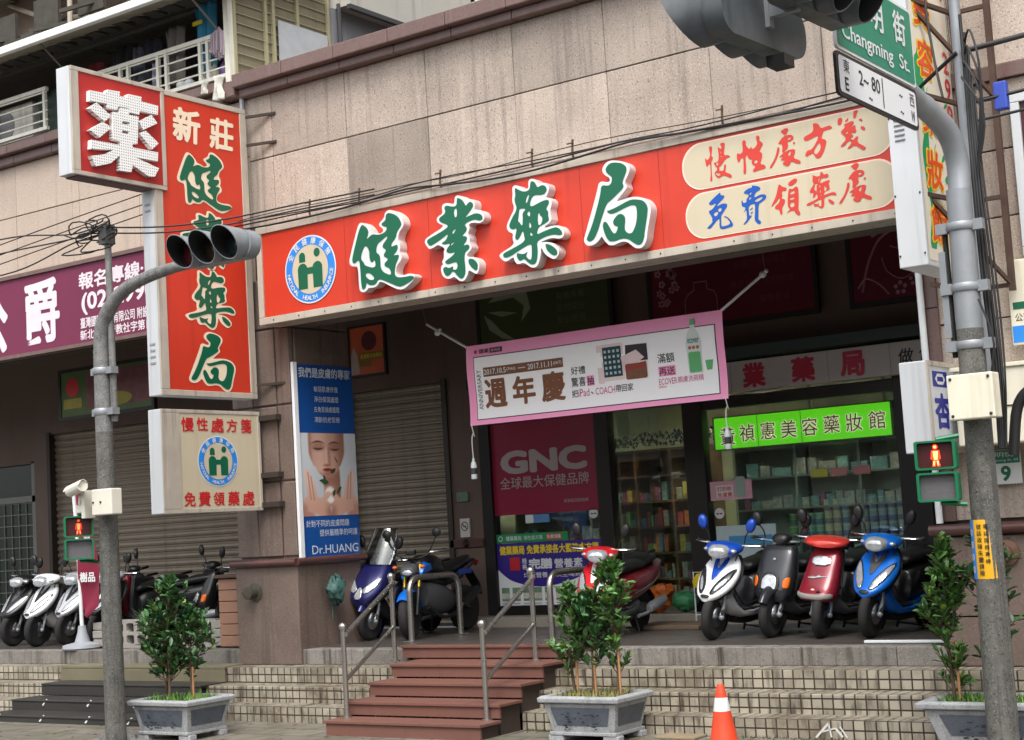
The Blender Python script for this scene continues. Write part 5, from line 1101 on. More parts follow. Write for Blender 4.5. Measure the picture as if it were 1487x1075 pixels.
# ------------------------------------------------------------------ red plank steps, rails, hoops
M_deck = mat('red brown deck board', (112,75,65), .55, var=.2, vs=3, bump=.12, bs=30, streak=.25, stretch=(.3,1,1), dirt=(.3,.2,.17))
M_decks = mat('deck edge dark', (58,46,40), .7)
st = thing('deck_steps', 'flight of five red brown plank steps up to the arcade', 'steps', (-9.7, 12.4, G))
fy = [13.08, 12.60, 12.22, 11.86, 11.54]; tz = [.045, -.10, -.245, -.39, -.535]
for k in range(5):
    y1 = 13.18 if k == 0 else fy[k-1]+.02
    xl, xr_ = (-10.86, -8.76) if k == 0 else (-10.60-.02*(k % 2), -8.72)
    MB().box(xl, fy[k]+.02, tz[k]-.13 if k < 4 else G, xr_, fy[k]+.045, tz[k]-.03).build('riser', M_deck, st)
    MB().box(xl-.01, fy[k], tz[k]-.028, xr_+.015, y1, tz[k]).build('tread', M_deck, st, bevel=.004)
    MB().box(xl+.03, fy[k]+.06, G, xl+.07, y1, tz[k]-.03).box(xr_-.07, fy[k]+.06, G, xr_-.03, y1, tz[k]-.03).build('stringer', M_decks, st)
def handrail(label, lo, hi):
    t = thing('handrail', label, 'handrail', lo, 'stainless handrails on the plank steps')
    lo, hi = Vector(lo), Vector(hi); H_ = .86
    for p, s_ in ((lo, .86), (hi, .86)):
        MB().tube([p, p+Vector((0,0,s_))], .026, 12).build('post', M_steel, t, smooth=50)
        MB().ball(p+Vector((0,0,s_+.03)), .042).lathe([(.02,0),(.03,.01),(.02,.02)], p+Vector((0,0,s_-.01)), n=12).build('ball_cap', M_steel, t, smooth=60)
        MB().lathe([(0,0),(.055,0),(.055,.012),(0,.012)], p, n=16).build('foot_plate', M_steel, t, smooth=30)
    off = Vector((.03,0,0))
    MB().tube([lo+Vector((.03,0,H_-.05)), hi+Vector((.03,0,H_-.03))], .024, 12).build('rail', M_steel, t, smooth=50)
    MB().tube([lo+Vector((.0,0,.36)), hi+Vector((.0,0,.36))], .021, 12).build('rail', M_steel, t, smooth=50)
handrail('stainless handrail with ball caps on the left of the plank steps', (-10.50, 11.76, -.535), (-10.80, 12.90, -.10))
handrail('stainless handrail with ball caps on the right of the plank steps', (-8.84, 11.84, -.535), (-9.02, 12.95, -.10))
def hoop(label, x, y0, y1, h=.72):
    t = thing('hoop_barrier', label, 'barrier', (x, (y0+y1)/2, 0), 'stainless hoop barriers by the steps')
    r_ = .16; pts = [(x,y0,0),(x,y0,h-r_)]+[(x, y0+r_-r_*math.cos(R(a)), h-r_+r_*math.sin(R(a))) for a in range(15,90,15)]+[(x,y0+r_,h),(x,y1-r_,h)]+[(x, y1-r_+r_*math.sin(R(a)), h-r_+r_*math.cos(R(a))) for a in range(15,90,15)]+[(x,y1,h-r_),(x,y1,0)]
    MB().tube(pts, .035, 12).build('tube', M_steel, t, smooth=50)
    for y in (y0, y1): MB().box(x-.07, y-.07, 0, x+.07, y+.07, .012).build('foot_plate', M_steel, t, bevel=.004)
hoop('stainless hoop barrier standing left of the plank steps in front of the black motorbike', -11.5, 14.05, 14.98)
hoop('stainless hoop barrier standing right of the plank steps by the red scooter', -9.57, 14.08, 14.95)

# black metal step ramp on the left
bs_ = thing('metal_steps', 'black metal steps laid over the tiled steps on the left', 'steps', (-14.8, 12.2, G))
M_bsteel = mat('black steel sheet', (62,60,57), .5, .3, var=.35, vs=2, streak=.35, dirt=(.25,.24,.22))
MB().box(-16.2, 12.84, -.19, -13.3, 13.17, -.155).box(-16.2, 12.84, -.34, -13.3, 12.86, -.192).build('upper_step', mat('olive grey plank', (112,106,84), .7, var=.3, vs=2), bs_, bevel=.006)
for k, (y, z) in enumerate(((12.45,-.33),(12.05,-.475),(11.65,-.60))):
    MB().box(-16.1-.05*k, y, z-.02, -13.3, y+.42, z).box(-16.1-.05*k, y+.01, z-.14, -13.3, y+.03, z-.022).build('tread', M_bsteel, bs_, bevel=.006)
mb = MB()
for X in (-15.9, -15.1, -14.3, -13.6):
    for X_, y_, z_ in ((X, 11.645, -.60), (X+.35, 12.045, -.475)): MB().bar((X_,y_,z_-.06),(X_+.02,y_+.05,z_+.006),.022,.012).build('white_clip', M_letw, bs_)

# ------------------------------------------------------------------ planters and shrubs
M_plant = mat('speckled grey concrete', (150,152,154), .7, var=.2, vs=6, speck=.4, bump=.1, streak=.4, dirt=(.22,.22,.2)); M_inset = mat('dark slate inset', (82,88,98), .5, var=.4, vs=9, speck=.3); M_soil = mat('potting soil', (66,56,42), .95, var=.4, vs=12, bump=.5)
def planter(label, cx, cy, w_, d_, h):
    t = thing('stone_planter', label, 'planter', (cx, cy, G), 'grey stone planters along the pavement')
    z0 = G
    def ring(z, s, grow=0): return [Vector((cx+a*(w_/2*s+grow), cy+b*(d_/2*s+grow), z)) for a, b in ((-1,-1),(1,-1),(1,1),(-1,1))]
    mb = MB(); mb.loft([ring(z0+.07, .80), ring(z0+.10, .82), ring(z0+h-.06, .95)])
    mb.build('trough', M_plant, t, bevel=.01)
    mb = MB(); mb.loft([ring(z0+h-.06, .96), ring(z0+h-.055, 1.0, .02), ring(z0+h-.015, 1.0, .025), ring(z0+h, 1.0), ring(z0+h, .88), ring(z0+h-.04, .86)], cap=False)
    mb.build('rim', M_plant, t, bevel=.008)
    MB().loft([ring(z0+h-.045, .87), ring(z0+h-.035, .87)]).build('soil', M_soil, t)
    mb = MB(); mb.loft([ring(z0+.055, .84, .01), ring(z0+.085, .84, .01)]); mb.build('base_band', M_plant, t, bevel=.006)
    for a, b in ((-1,-1),(1,-1),(1,1),(-1,1)):
        MB().box(cx+a*w_*.36-.08, cy+b*d_*.34-.05, z0, cx+a*w_*.36+.08, cy+b*d_*.34+.05, z0+.056).build('foot', M_plant, t, bevel=.01)
    def panel(p0, p1, q1, q0, name):
        c = (p0+p1+q0+q1)/4; n = (p1-p0).cross(q0-p0).normalized()
        pts = [c+(p-c)*k+n*.004 for p, k in ((p0,.8),(p1,.8),(q1,.82),(q0,.82))]
        MB().add(pts, [(0,1,2,3)]).build(name, M_inset, t)
    lo, up = ring(z0+.12, .825), ring(z0+h-.08, .945)
    panel(lo[0], lo[1], up[1], up[0], 'inset_panel'); panel(lo[1], lo[2], up[2], up[1], 'inset_panel'); panel(lo[3], lo[0], up[0], up[3], 'inset_panel')
    q = Fr(Vector((cx, cy-d_*.445-.012, z0+h*.5)), (1,0,0), Vector((0,-.12*d_/2/.3,1)))
    m3 = MB()
    for k in range(26):
        a, b = random.uniform(-.26,.26)*w_, random.uniform(-.09,.06); m3.sheet(q, ell(a, b, random.uniform(.006,.03), random.uniform(.004,.012), 7), (), .012)
    m3.build('carved_picture', mat('carved picture dark', (38,42,50), .6), t)
    return t
planter('grey stone planter at the foot of the left signal pole', -12.20, 11.16, .84, .62, .40)
planter('grey stone planter right of the plank steps with three small trees', -7.70, 11.95, .80, .58, .40)
planter('grey stone planter behind the right signal pole with tall shrubs', -3.95, 12.02, 1.30, .62, .40)
M_leaf = mat('glossy green leaf', (76,116,56), .4, var=.4, vs=3, island=1.1); M_leaf2 = mat('deep green leaf', (58,98,54), .4, var=.4, vs=3, island=1.1); M_leafy = mat('pale new leaf', (136,160,60), .4, var=.2)
M_bark = mat('brown stem bark', (92,74,56), .85, var=.3, vs=12); M_cane = mat('bamboo stake', (176,128,84), .6, var=.3, vs=10)
def leaf(mb, p, d, L, W, rnd):
    d = d.normalized(); up = Vector((0,0,1)); s_ = d.cross(up)
    if s_.length < .05: s_ = Vector((1,0,0))
    s_.normalize(); n = s_.cross(d); a = rnd.uniform(-.7,.7); s_ = s_*math.cos(a)+n*math.sin(a); n = s_.cross(d)
    q = [p, p+d*L*.35+s_*W*.38+n*W*.1, p+d*L*.75+s_*W*.5+n*W*.12, p+d*L*.98+s_*W*.12-n*W*.05, p+d*L*.98-s_*W*.12-n*W*.05, p+d*L*.75-s_*W*.5+n*W*.12, p+d*L*.35-s_*W*.38+n*W*.1, p+d*L*.5-n*W*.03]
    mb.add(q, [(0,1,7),(1,2,7),(2,3,7),(3,4,7),(4,5,7),(5,6,7),(6,0,7)])
def shrub(label, base, h, r, seed, clear=.25, n=62, material=None, stake=True, group='shrubs in the stone planters', lean=(0,0), young=22):
    rnd = random.Random(seed); t = thing('shrub', label, 'shrub', base, group); b = Vector(base)
    top = b+Vector((lean[0], lean[1], h)); tr = MB(); lf = MB(); ly = MB()
    trunk = catm([b, b+Vector((rnd.uniform(-.03,.03)+lean[0]*.3,rnd.uniform(-.03,.03),h*.4)), top-Vector((0,0,h*.25)), top], 4)
    tr.tube(trunk, [.016*(1-.75*i/(len(trunk)-1)) for i in range(len(trunk))], 6)
    for k in range(n):
        f = clear+(1-clear)*rnd.random()**.85
        i = min(len(trunk)-1, int(f*(len(trunk)-1))); p = trunk[i]
        prof = math.sin(math.pi*min(1, (f-clear)/(1-clear)*.86+.16))**.7
        a = rnd.uniform(0, 6.28); L = r*prof*rnd.uniform(.35,1.1)
        tip = p+Vector((math.cos(a)*L, math.sin(a)*L, rnd.uniform(.05,.18)+.25*L))
        mid = (p+tip)/2-Vector((0,0,.02)); tr.tube([p, mid, tip], [.006,.004,.003], 4)
        for j in range(rnd.randint(9, 16)):
            q = p.lerp(tip, rnd.uniform(.35,1.0)); d = (tip-p).normalized()*.5+Vector((rnd.uniform(-1,1),rnd.uniform(-1,1),rnd.uniform(-.35,1.0)))
            leaf(ly if rnd.random() < young/900 else lf, q, d, rnd.uniform(.05,.12), rnd.uniform(.024,.05), rnd)
    tr.build('trunk', M_bark, t, smooth=60); lf.build('crown', material or M_leaf, t, smooth=75)
    if ly.v: ly.build('new_leaves', M_leafy, t, smooth=75)
    if stake: MB().tube([b+Vector((.05,-.03,-.02)), b+Vector((.05+lean[0],-.03+lean[1],h*.42))], .011, 6).build('stake', M_cane, t, smooth=50)
    return t
Zs = G+.36
shrub('bushy dark shrub, front one of the clump by the left signal pole', (-12.30,11.10,Zs), 1.12, .32, 1, .12, 90, M_leaf2, False, young=40)
shrub('bushy shrub with yellow leaves, left in the clump by the left signal pole', (-12.48,11.20,Zs), .88, .28, 2, .16, 60, M_leaf, False, young=60)
shrub('bushy shrub, right side of the clump by the left signal pole', (-12.12,11.24,Zs), .80, .26, 3, .14, 52, M_leaf2, True, young=20)
shrub('small tree at the left end of the planter right of the plank steps', (-7.93,11.98,Zs), .88, .28, 4, .20, 52, M_leaf)
shrub('small staked tree in the middle of the planter right of the plank steps', (-7.72,11.95,Zs), .82, .26, 5, .2, 46, M_leaf2)
shrub('tallest small tree at the right end of the planter right of the plank steps', (-7.48,11.98,Zs), 1.10, .25, 6, .2, 56, M_leaf)
shrub('tall narrow shrub left of the right signal pole', (-4.42,12.02,Zs), 1.14, .17, 7, .12, 74, M_leaf)
shrub('slender open shrub just left of the right signal pole', (-4.08,12.10,Zs), 1.22, .26, 8, .2, 34, M_leaf2)
shrub('shrub with yellowish stake just right of the right signal pole', (-3.34,12.05,Zs), 1.12, .34, 9, .2, 66, M_leaf)
rnd = random.Random(4)
for (cx, cy, w_, d_, nm) in ((-12.2,11.16,.7,.5,'left'), (-7.7,11.95,.66,.46,'middle'), (-3.95,12.02,1.12,.5,'right')):
    mb = MB()
    for k in range(520 if nm != 'right' else 800):
        p = Vector((cx+rnd.uniform(-.5,.5)*w_, cy+rnd.uniform(-.5,.5)*d_, Zs+.0)); d = Vector((rnd.uniform(-1,1),rnd.uniform(-1,1),rnd.uniform(.5,2))).normalized()
        s_ = Vector((d.y,-d.x,0)); s_ = s_.normalized()*rnd.uniform(.004,.010) if s_.length > .01 else Vector((.006,0,0)); L = rnd.uniform(.05,.13)
        mb.add([p-s_, p+s_, p+d*L+Vector((0,0,-.01))], [(0,1,2)])
    o = mb.build('ground_weeds', mat('weed green' if nm != 'middle' else 'dry weed', (92,132,48) if nm != 'middle' else (132,128,72), .7, var=.4, vs=30), None); tag(o, {'left':'fresh green weeds covering the soil of the left planter','middle':'dry yellowish weeds covering the soil of the middle planter','right':'fresh green weeds covering the soil of the right planter'}[nm], 'weeds', kind='stuff')
mb = MB()
for k in range(900):
    X = rnd.choice([rnd.uniform(-17,-13), rnd.uniform(-8.7,-8.0), rnd.uniform(-7.2,-4.6)]); Yd = 12.28-abs(rnd.gauss(0,.05)); p = Vector((X, Yd, G))
    d = Vector((rnd.uniform(-1,1),rnd.uniform(-1,0),rnd.uniform(.3,1.2))).normalized(); L = rnd.uniform(.01,.035); mb.add([p-Vector((.005,0,0)), p+Vector((.005,0,0)), p+d*L], [(0,1,2)])
o = mb.build('moss_strip', mat('moss green', (86,100,44), .9, var=.4, vs=20), None); tag(o, 'low moss and weeds along the foot of the tiled steps', 'moss', kind='stuff')

# fallen leaves and grit on the pavement and the platform edge
mb = MB(); rnd = random.Random(11)
for k in range(260):
    if k < 150: p = Vector((rnd.uniform(-15,-4), rnd.uniform(10.4,12.25), G+.004))
    else:
        j = rnd.randrange(3); p = Vector((rnd.uniform(-16,-5), (13.15,12.86,12.55)[j]-rnd.uniform(.0,.2), (-.166,-.341,-.511)[j]))
        if -10.9 < p.x < -8.6: continue
    a = rnd.uniform(0,6.28); L = rnd.uniform(.015,.045); W_ = L*rnd.uniform(.3,.5); d = Vector((math.cos(a),math.sin(a),0)); e_ = Vector((-d.y,d.x,0))
    mb.add([p-d*L, p+e_*W_+Vector((0,0,.006)), p+d*L+Vector((0,0,.003)), p-e_*W_], [(0,3,2,1)])
o = mb.build('fallen_leaves', mat('dead leaf', (112,88,52), .8, var=.5, vs=30), None); tag(o, 'dead brown leaves scattered over the pavement and the tiled steps', 'fallen leaves', kind='stuff')
# ------------------------------------------------------------------ scooters
M_rim = mat('alloy rim', (128,130,134), .35, .6, var=.2, vs=9)
def stn(rows, k=5):
    cols = [[p for p in catm([Vector((r[i],0,0)) for r in rows], k)] for i in range(len(rows[0]))]
    return [tuple(cols[i][j].x for i in range(len(rows[0]))) for j in range(len(cols[0]))]
def sgnp(v, p): return math.copysign(abs(v)**p, v)
def ringH(z, yc, hw, df, db, e=2.3, n=28):
    o = []
    for i in range(n):
        a = 2*math.pi*i/n; c_, s_ = math.cos(a), math.sin(a)
        o.append(Vector((hw*sgnp(c_,2/e), yc+(db if s_ > 0 else df)*sgnp(s_,2/e), z)))
    return o
def ringV(y, zc, hw, hu, hd, e=2.3, n=24):
    o = []
    for i in range(n):
        a = 2*math.pi*i/n; c_, s_ = math.cos(a), math.sin(a)
        o.append(Vector((hw*sgnp(c_,2/e), y, zc+(hu if s_ > 0 else hd)*sgnp(s_,2/e))))
    return o
def ringP(c, hw, th, ang, e=2.6, n=20):
    """Ring across a sloping path; ang is the path's pitch."""
    o = []; up = Vector((0, -math.sin(ang), math.cos(ang)))
    for i in range(n):
        a = 2*math.pi*i/n; o.append(Vector(c)+Vector((hw*sgnp(math.cos(a),2/e),0,0))+up*th*sgnp(math.sin(a),2/e))
    return o
def wheel_parts(root, cx, cy, R_, w_, steer=None, rimc=None, name='front_wheel'):
    t = MB(); pr = []
    for i in range(13):
        a = math.pi*i/12; pr.append((R_-.045+.045*math.sin(a)*(1 if True else 1), -w_/2*math.cos(a)))
    prof = [(R_-.075,-w_/2*.8)]+pr+[(R_-.075,w_/2*.8)]
    t.lathe(prof, (cx,cy,R_), (1,0,0), 28)
    if steer: turn(t, steer)
    ty = t.build(name, M_rubber, root, smooth=60)
    r2 = MB(); r2.lathe([(R_-.06,-w_*.36),(R_-.07,-w_*.30),(R_-.07,w_*.30),(R_-.06,w_*.36)], (cx,cy,R_), (1,0,0), 24)
    r2.lathe([(.0,-w_*.42),(.035,-w_*.42),(.04,0),(.035,w_*.42),(0,w_*.42)], (cx,cy,R_), (1,0,0), 14)
    for k in range(6):
        a = 2*math.pi*k/6; d = Vector((0, math.cos(a), math.sin(a))); r2.bar(Vector((cx,cy,R_))+d*.03, Vector((cx,cy,R_))+d*(R_-.068), .03, .022, (1,0,0))
    if steer: turn(r2, steer)
    r2.build('rim', rimc or M_rim, ty, smooth=40)
def turn(mb, st):
    ang, piv = st; m_ = Matrix.Rotation(ang, 3, 'Z')
    mb.v = [m_ @ (v-Vector(piv))+Vector(piv) for v in mb.v]
M_lens = mat('clear headlamp', (212,216,220), .12, .55, var=.5, vs=22); M_amber = mat('amber lens', (226,110,20), .25, var=.15); M_redl = mat('red lens', (150,16,18), .25, var=.15)
M_seat = mat('black vinyl seat', (25,25,26), .5, bump=.1, bs=120); M_gplastic = mat('grey textured plastic', (70,71,74), .6, var=.12)
M_chrome = mat('chrome', (205,206,208), .12, .95, var=.1)
def paint(nm, c, metal=0.0): return mat('paint '+nm, c, .36, metal, var=.16, vs=9, coat=.4, bump=.02, bs=40)
STY = {
 'sport': dict(ap=[(.395,-.12,.05,.05,.06),(.45,-.08,.125,.09,.13),(.53,.01,.185,.11,.15),(.64,.10,.21,.10,.14),(.75,.18,.185,.07,.11),(.84,.235,.12,.05,.07)], fend=False, cowl='sport'),
 'classic': dict(ap=[(.36,.07,.15,.10,.14),(.44,.06,.19,.12,.15),(.56,.09,.205,.12,.13),(.70,.13,.20,.10,.11),(.84,.17,.18,.075,.09),(.90,.19,.15,.05,.06)], fend=True, cowl='bare'),
 'retro': dict(ap=[(.37,-.02,.16,.14,.18),(.42,-.02,.185,.15,.18),(.50,.02,.185,.12,.16),(.62,.08,.175,.10,.13),(.76,.14,.16,.08,.11),(.88,.20,.13,.06,.08)], fend=False, cowl='wide'),
 'maxi': dict(ap=[(.40,-.14,.06,.06,.1),(.50,-.10,.17,.13,.2),(.62,-.02,.23,.15,.2),(.75,.06,.235,.14,.18),(.88,.14,.20,.10,.14),(.98,.20,.14,.05,.08)], fend=True, cowl='none'),
}
def scooter(label, loc, rz, style, c_body, c_cowl=None, c_trim=None, c_lower=None, steer=0.15, group='scooters parked in the arcade', mirror=None, windscreen=False, name='parked_scooter', lean=5.0, c_rear=None, lamp=None):
    t = thing(name, label, 'scooter', (0,0,0), group); stl = STY[style]
    B = c_body; Cc = c_cowl or B; T = c_trim or M_black; Lw = c_lower or M_gplastic
    ST = (steer, (0,.14,0)); Rw = .235
    wheel_parts(t, 0, 0, Rw, .092, ST, name='front_wheel'); wheel_parts(t, 0, 1.22, Rw, .10, None, name='rear_wheel')
    # fork
    for s_ in (-1, 1):
        f = MB().tube([(s_*.085,-.0,Rw),(s_*.085,.05,.36),(s_*.07,.10,.52)], [.022,.022,.02], 8); f.ball((s_*.085,0,Rw), .03); turn(f, ST); f.build('fork_leg', M_galv, t, smooth=50)
    # mudguard
    a0, a1 = (-35, 130) if not stl['fend'] else (-62, 140)
    fw_ = .085 if not stl['fend'] else .10; mg = MB(); rings = []
    for i in range(15):
        a = R(90+ -a0 - (a1-a0)*i/14) if False else R(a0+90+(a1-a0)*i/14-0)
        a = R(180-(a0+ (a1-a0)*i/14)) if False else R(90+a0*-1-(a1-a0)*i/14)
        # angle measured from straight up, forward (-y) positive first
        th = R(-a0 - (a1-a0)*i/14); r_ = Rw+.03+(.02 if stl['fend'] else 0)
        cy_, cz_ = -r_*math.sin(th), Rw+r_*math.cos(th); tap = (1-.55*abs(i-7)/7*(1 if stl['fend'] else .6))
        nrm = Vector((0, -math.sin(th), math.cos(th))); c_ = Vector((0,cy_,cz_))
        rings.append([c_+Vector((x*fw_*tap,0,0))+nrm*(-(x*x)*.05+o_) for x, o_ in [(q/4,.006) for q in range(-4,5)]+[(q/4,-.004) for q in range(4,-5,-1)]])
    mg.loft(rings); turn(mg, ST); mg.build('front_mudguard', (B if stl['fend'] or style == 'sport' and False else M_black), t, smooth=60)
    # apron / leg shield
    rows = stn(stl['ap'], 5); e = 2.1 if style == 'sport' else 2.5
    ap = MB().loft([ringH(r[0], r[1], max(r[2],.01), r[3], r[4], e) for r in rows]); ao = ap.build('front_apron', B, t, smooth=70)
    def fy_(x, z):
        z = min(max(z, rows[0][0]), rows[-1][0])
        for q in range(len(rows)-1):
            if rows[q][0] <= z <= rows[q+1][0]:
                u = (z-rows[q][0])/max(1e-6, rows[q+1][0]-rows[q][0]); r = [rows[q][k]*(1-u)+rows[q+1][k]*u for k in range(5)]; break
        k = min(.999, abs(x)/r[2]); return r[1]-r[3]*(1-k**e)**(1/e)
    def patch(nm, poly, material, eps=.006, par=None, mir=False):
        for s_ in ((1,-1) if mir else (1,)):
            P = [(x*s_, z) for x, z in chaikin(poly, 1)]; n = len(P); D = []
            for i in range(n):
                a, b = P[i], P[(i+1) % n]; m_ = max(1, int(math.hypot(b[0]-a[0], b[1]-a[1])/.015)); D += [(a[0]+(b[0]-a[0])*k/m_, a[1]+(b[1]-a[1])*k/m_) for k in range(m_)]
            xs_ = [p[0] for p in D]; zs_ = [p[1] for p in D]
            def ins(x, z):
                c = False; j = len(D)-1
                for i in range(len(D)):
                    if (D[i][1] > z) != (D[j][1] > z) and x < (D[j][0]-D[i][0])*(z-D[i][1])/(D[j][1]-D[i][1])+D[i][0]: c = not c
                    j = i
                return c
            G_ = [(x, z) for x in [min(xs_)+.015*i for i in range(40)] for z in [min(zs_)+.015*j+.007 for j in range(60)] if x < max(xs_) and z < max(zs_) and ins(x, z)]
            V = [Vector(p) for p in D+G_]; r = geometry.delaunay_2d_cdt(V, [], [list(range(len(D)))], 1, 1e-5)
            mb = MB().add([(v.x, fy_(v.x, v.y)-eps, v.y) for v in r[0]], [tuple(f) for f in r[2]]); o = mb.build(nm, material, par or t, smooth=60)
            so = o.modifiers.new('thick', 'SOLIDIFY'); so.thickness = .004; so.offset = 0
    if style == 'sport':
        patch('headlamp', [(.042,.475),(.085,.485),(.165,.60),(.19,.715),(.14,.685),(.08,.60),(.045,.53)], lamp or M_lens, .008, None, True)
        if lamp: patch('headlamp_lens', [(.06,.50),(.085,.51),(.135,.585),(.15,.64),(.12,.62),(.075,.56)], M_lens, .012, None, True)
        patch('apron_trim', [(0,.585),(.04,.66),(.085,.80),(.05,.83),(0,.72),(-.05,.83),(-.085,.80),(-.04,.66)], T, .005)
        if c_trim: patch('badge', [(-.03,.765),(0,.70),(.03,.765),(.02,.775),(0,.73),(-.02,.775)], M_galv, .009)
        patch('headlamp_surround', [(.036,.465),(.088,.475),(.172,.60),(.196,.73),(.138,.70),(.074,.61),(.038,.535)], M_black, .004, None, True)
        patch('nose_grille', [(-.04,.43),(.04,.43),(.055,.465),(-.055,.465)], M_black, .004)
    elif style == 'classic':
        patch('headlamp', [(-.075,.47),(.075,.47),(.085,.56),(.05,.625),(-.05,.625),(-.085,.56)], M_lens, .022)
        patch('headlamp_surround', [(-.095,.455),(.095,.455),(.105,.57),(.06,.645),(-.06,.645),(-.105,.57)], M_black, .012)
        patch('indicator', [(.135,.50),(.19,.50),(.195,.58),(.185,.61),(.135,.59)], M_amber, .012, None, True)
        patch('badge', [(-.016,.76),(.016,.76),(.016,.785),(-.016,.785)], M_galv, .006)
        patch('apron_seam', [(-.19,.475),(.19,.475),(.19,.482),(-.19,.482)], M_black, .003)
    elif style == 'retro':
        patch('headlamp', [(-.10,.70),(.10,.70),(.095,.785),(-.095,.785)], M_lens, .012)
        patch('chrome_script', [(-.12,.575),(-.04,.60),(-.02,.59),(.02,.615),(.03,.60),(.12,.60),(.02,.588),(-.03,.575)], M_lens, .007)
        patch('bumper_strip', [(-.18,.385),(.18,.385),(.185,.455),(.09,.435),(-.09,.435),(-.185,.455)], M_gplastic if False else mat('faded grey bumper', (134,128,124), .5), .012)
        patch('badge', [(-.02,.468),(.02,.468),(.016,.482),(-.016,.482)], M_pale, .007)
    else:
        patch('headlamp', [(.03,.60),(.10,.56),(.20,.66),(.215,.76),(.17,.74),(.08,.66)], M_lens, .010, None, True)
        patch('apron_trim', [(-.06,.5),(.06,.5),(.03,.62),(0,.64),(-.03,.62)], M_lens, .006)
    # lower cover down to the floorboard
    mb = MB(); pth = [((0,.12,.44),.13,.10,R(-60)),((0,.22,.32),.15,.08,R(-45)),((0,.36,.255),.165,.05,R(-15)),((0,.55,.25),.175,.045,0),((0,.76,.27),.17,.06,R(15)),((0,.9,.33),.15,.09,R(20))]
    mb.loft([ringP(c, h_, t_, a) for c, h_, t_, a in pth]); mb.build('floorboard', Lw, t, smooth=60)
    MB().box(-.15,.34,.292,.15,.74,.305).build('floor_mat', M_rubber, t, bevel=.005)
    rl_ = [(r[0], r[1]+r[4]*.9, r[2]*.86) for r in rows if r[0] > stl['ap'][0][0]+.04]
    MB().loft([[Vector((x*h_, y+.03-.02*x*x, z)) for x in (-1,-.5,0,.5,1)]+[Vector((x*h_*.9, y+.055, z)) for x in (1,.5,0,-.5,-1)] for z, y, h_ in rl_]).build('leg_shield', M_gplastic, t, smooth=50)
    MB().loft([ringV(*r) for r in stn([(.30,.20,.10,.05,.04),(.5,.18,.13,.05,.05),(.8,.19,.12,.05,.05)],3)]).build('belly_cover', M_black, t, smooth=60)
    for s_ in (-1, 1): MB().tube([(s_*.15,.16,.50),(s_*.168,.30,.36),(s_*.18,.50,.30),(s_*.176,.72,.33)], .008, 6).build('edge_trim', M_black, t, smooth=60)
    # rear body, seat, tail
    rb = stn([(.60,.46,.12,.14,.16),(.70,.52,.165,.16,.20),(.92,.56,.185,.15,.20),(1.2,.61,.18,.13,.17),(1.45,.68,.14,.09,.12),(1.66,.74,.07,.05,.06)], 4)
    MB().loft([ringV(*r) for r in rb]).build('rear_body', c_rear or (Lw if style == 'sport' and c_lower else B), t, smooth=70)
    se = stn([(.56,.70,.06,.02,.04),(.62,.72,.11,.045,.06),(.85,.745,.14,.05,.06),(1.02,.76,.15,.055,.06),(1.10,.785,.15,.06,.06),(1.35,.815,.13,.05,.06),(1.50,.82,.07,.025,.04)], 4)
    MB().loft([ringV(*r) for r in se]).build('seat', M_seat, t, smooth=70)
    for s_ in (-1, 1): MB().loft([ringV(y, z, .012, .018, .018) for y, z in ((1.2,.80),(1.5,.87),(1.62,.88))]).build('grab_rail', M_black, t, smooth=50) if s_ < 0 else None
    MB().loft([ringV(*r) for r in stn([(1.60,.70,.08,.04,.04),(1.66,.70,.07,.035,.035),(1.69,.70,.04,.02,.02)],2)]).build('tail_lamp', M_redl, t, smooth=60)
    # engine, exhaust, rear mudguard, stand
    MB().loft([ringV(*r) for r in stn([(.80,.27,.08,.07,.07),(.95,.26,.13,.10,.09),(1.2,.24,.12,.09,.09),(1.36,.25,.07,.06,.06)],3)]).build('engine_case', M_gplastic, t, smooth=50)
    MB().tube([(.15,.85,.2),(.17,1.05,.22),(.18,1.1,.26)], .022).lathe([(0,0),(.045,.01),(.06,.06),(.06,.38),(.045,.44),(0,.44)], (.19,1.05,.27), (.0,.97,.18), 14).build('exhaust', M_galv, t, smooth=50)
    MB().loft([[Vector((x*.08,cy_,cz_)) for x in (-1,-.5,0,.5,1)]+[Vector((x*.08,cy_,cz_+.008)) for x in (1,.5,0,-.5,-1)] for cy_, cz_ in ((1.30,.47),(1.44,.38),(1.50,.28),(1.53,.2))]).build('rear_mudguard', M_black, t, smooth=40)
    for s_ in (-1, 1): MB().tube([(s_*.09,.86,.24),(s_*.15,.90,.01)], .013, 6).build('stand_leg', M_black, t, smooth=50)
    MB().tube([(-.15,.90,.06),(.15,.90,.06)], .011, 6).build('stand_bar', M_black, t)
    # steering head and cowl
    nk = MB().loft([ringH(z, y, h_, .05, .06) for z, y, h_ in ((.76,.21,.08),(.86,.225,.065),(.92,.23,.06))]); turn(nk, ST); nk.build('steering_neck', Cc if style == 'sport' else M_black, t, smooth=60)
    if stl['cowl'] in ('sport', 'wide'):
        wide = stl['cowl'] == 'wide'
        rows2 = [(.00,.87,.06,.03,.03),(.04,.88,.13,.055,.05),(.12,.90,.185,.07,.06),(.22,.915,.19,.065,.06),(.32,.92,.13,.04,.04)] if not wide else [(.03,.90,.12,.03,.03),(.07,.91,.19,.045,.045),(.15,.925,.22,.055,.06),(.25,.93,.21,.05,.05),(.34,.93,.15,.035,.03)]
        cw = MB().loft([ringV(*r) for r in stn(rows2, 4)]); turn(cw, ST); cw.build('handlebar_cowl', Cc, t, smooth=70)
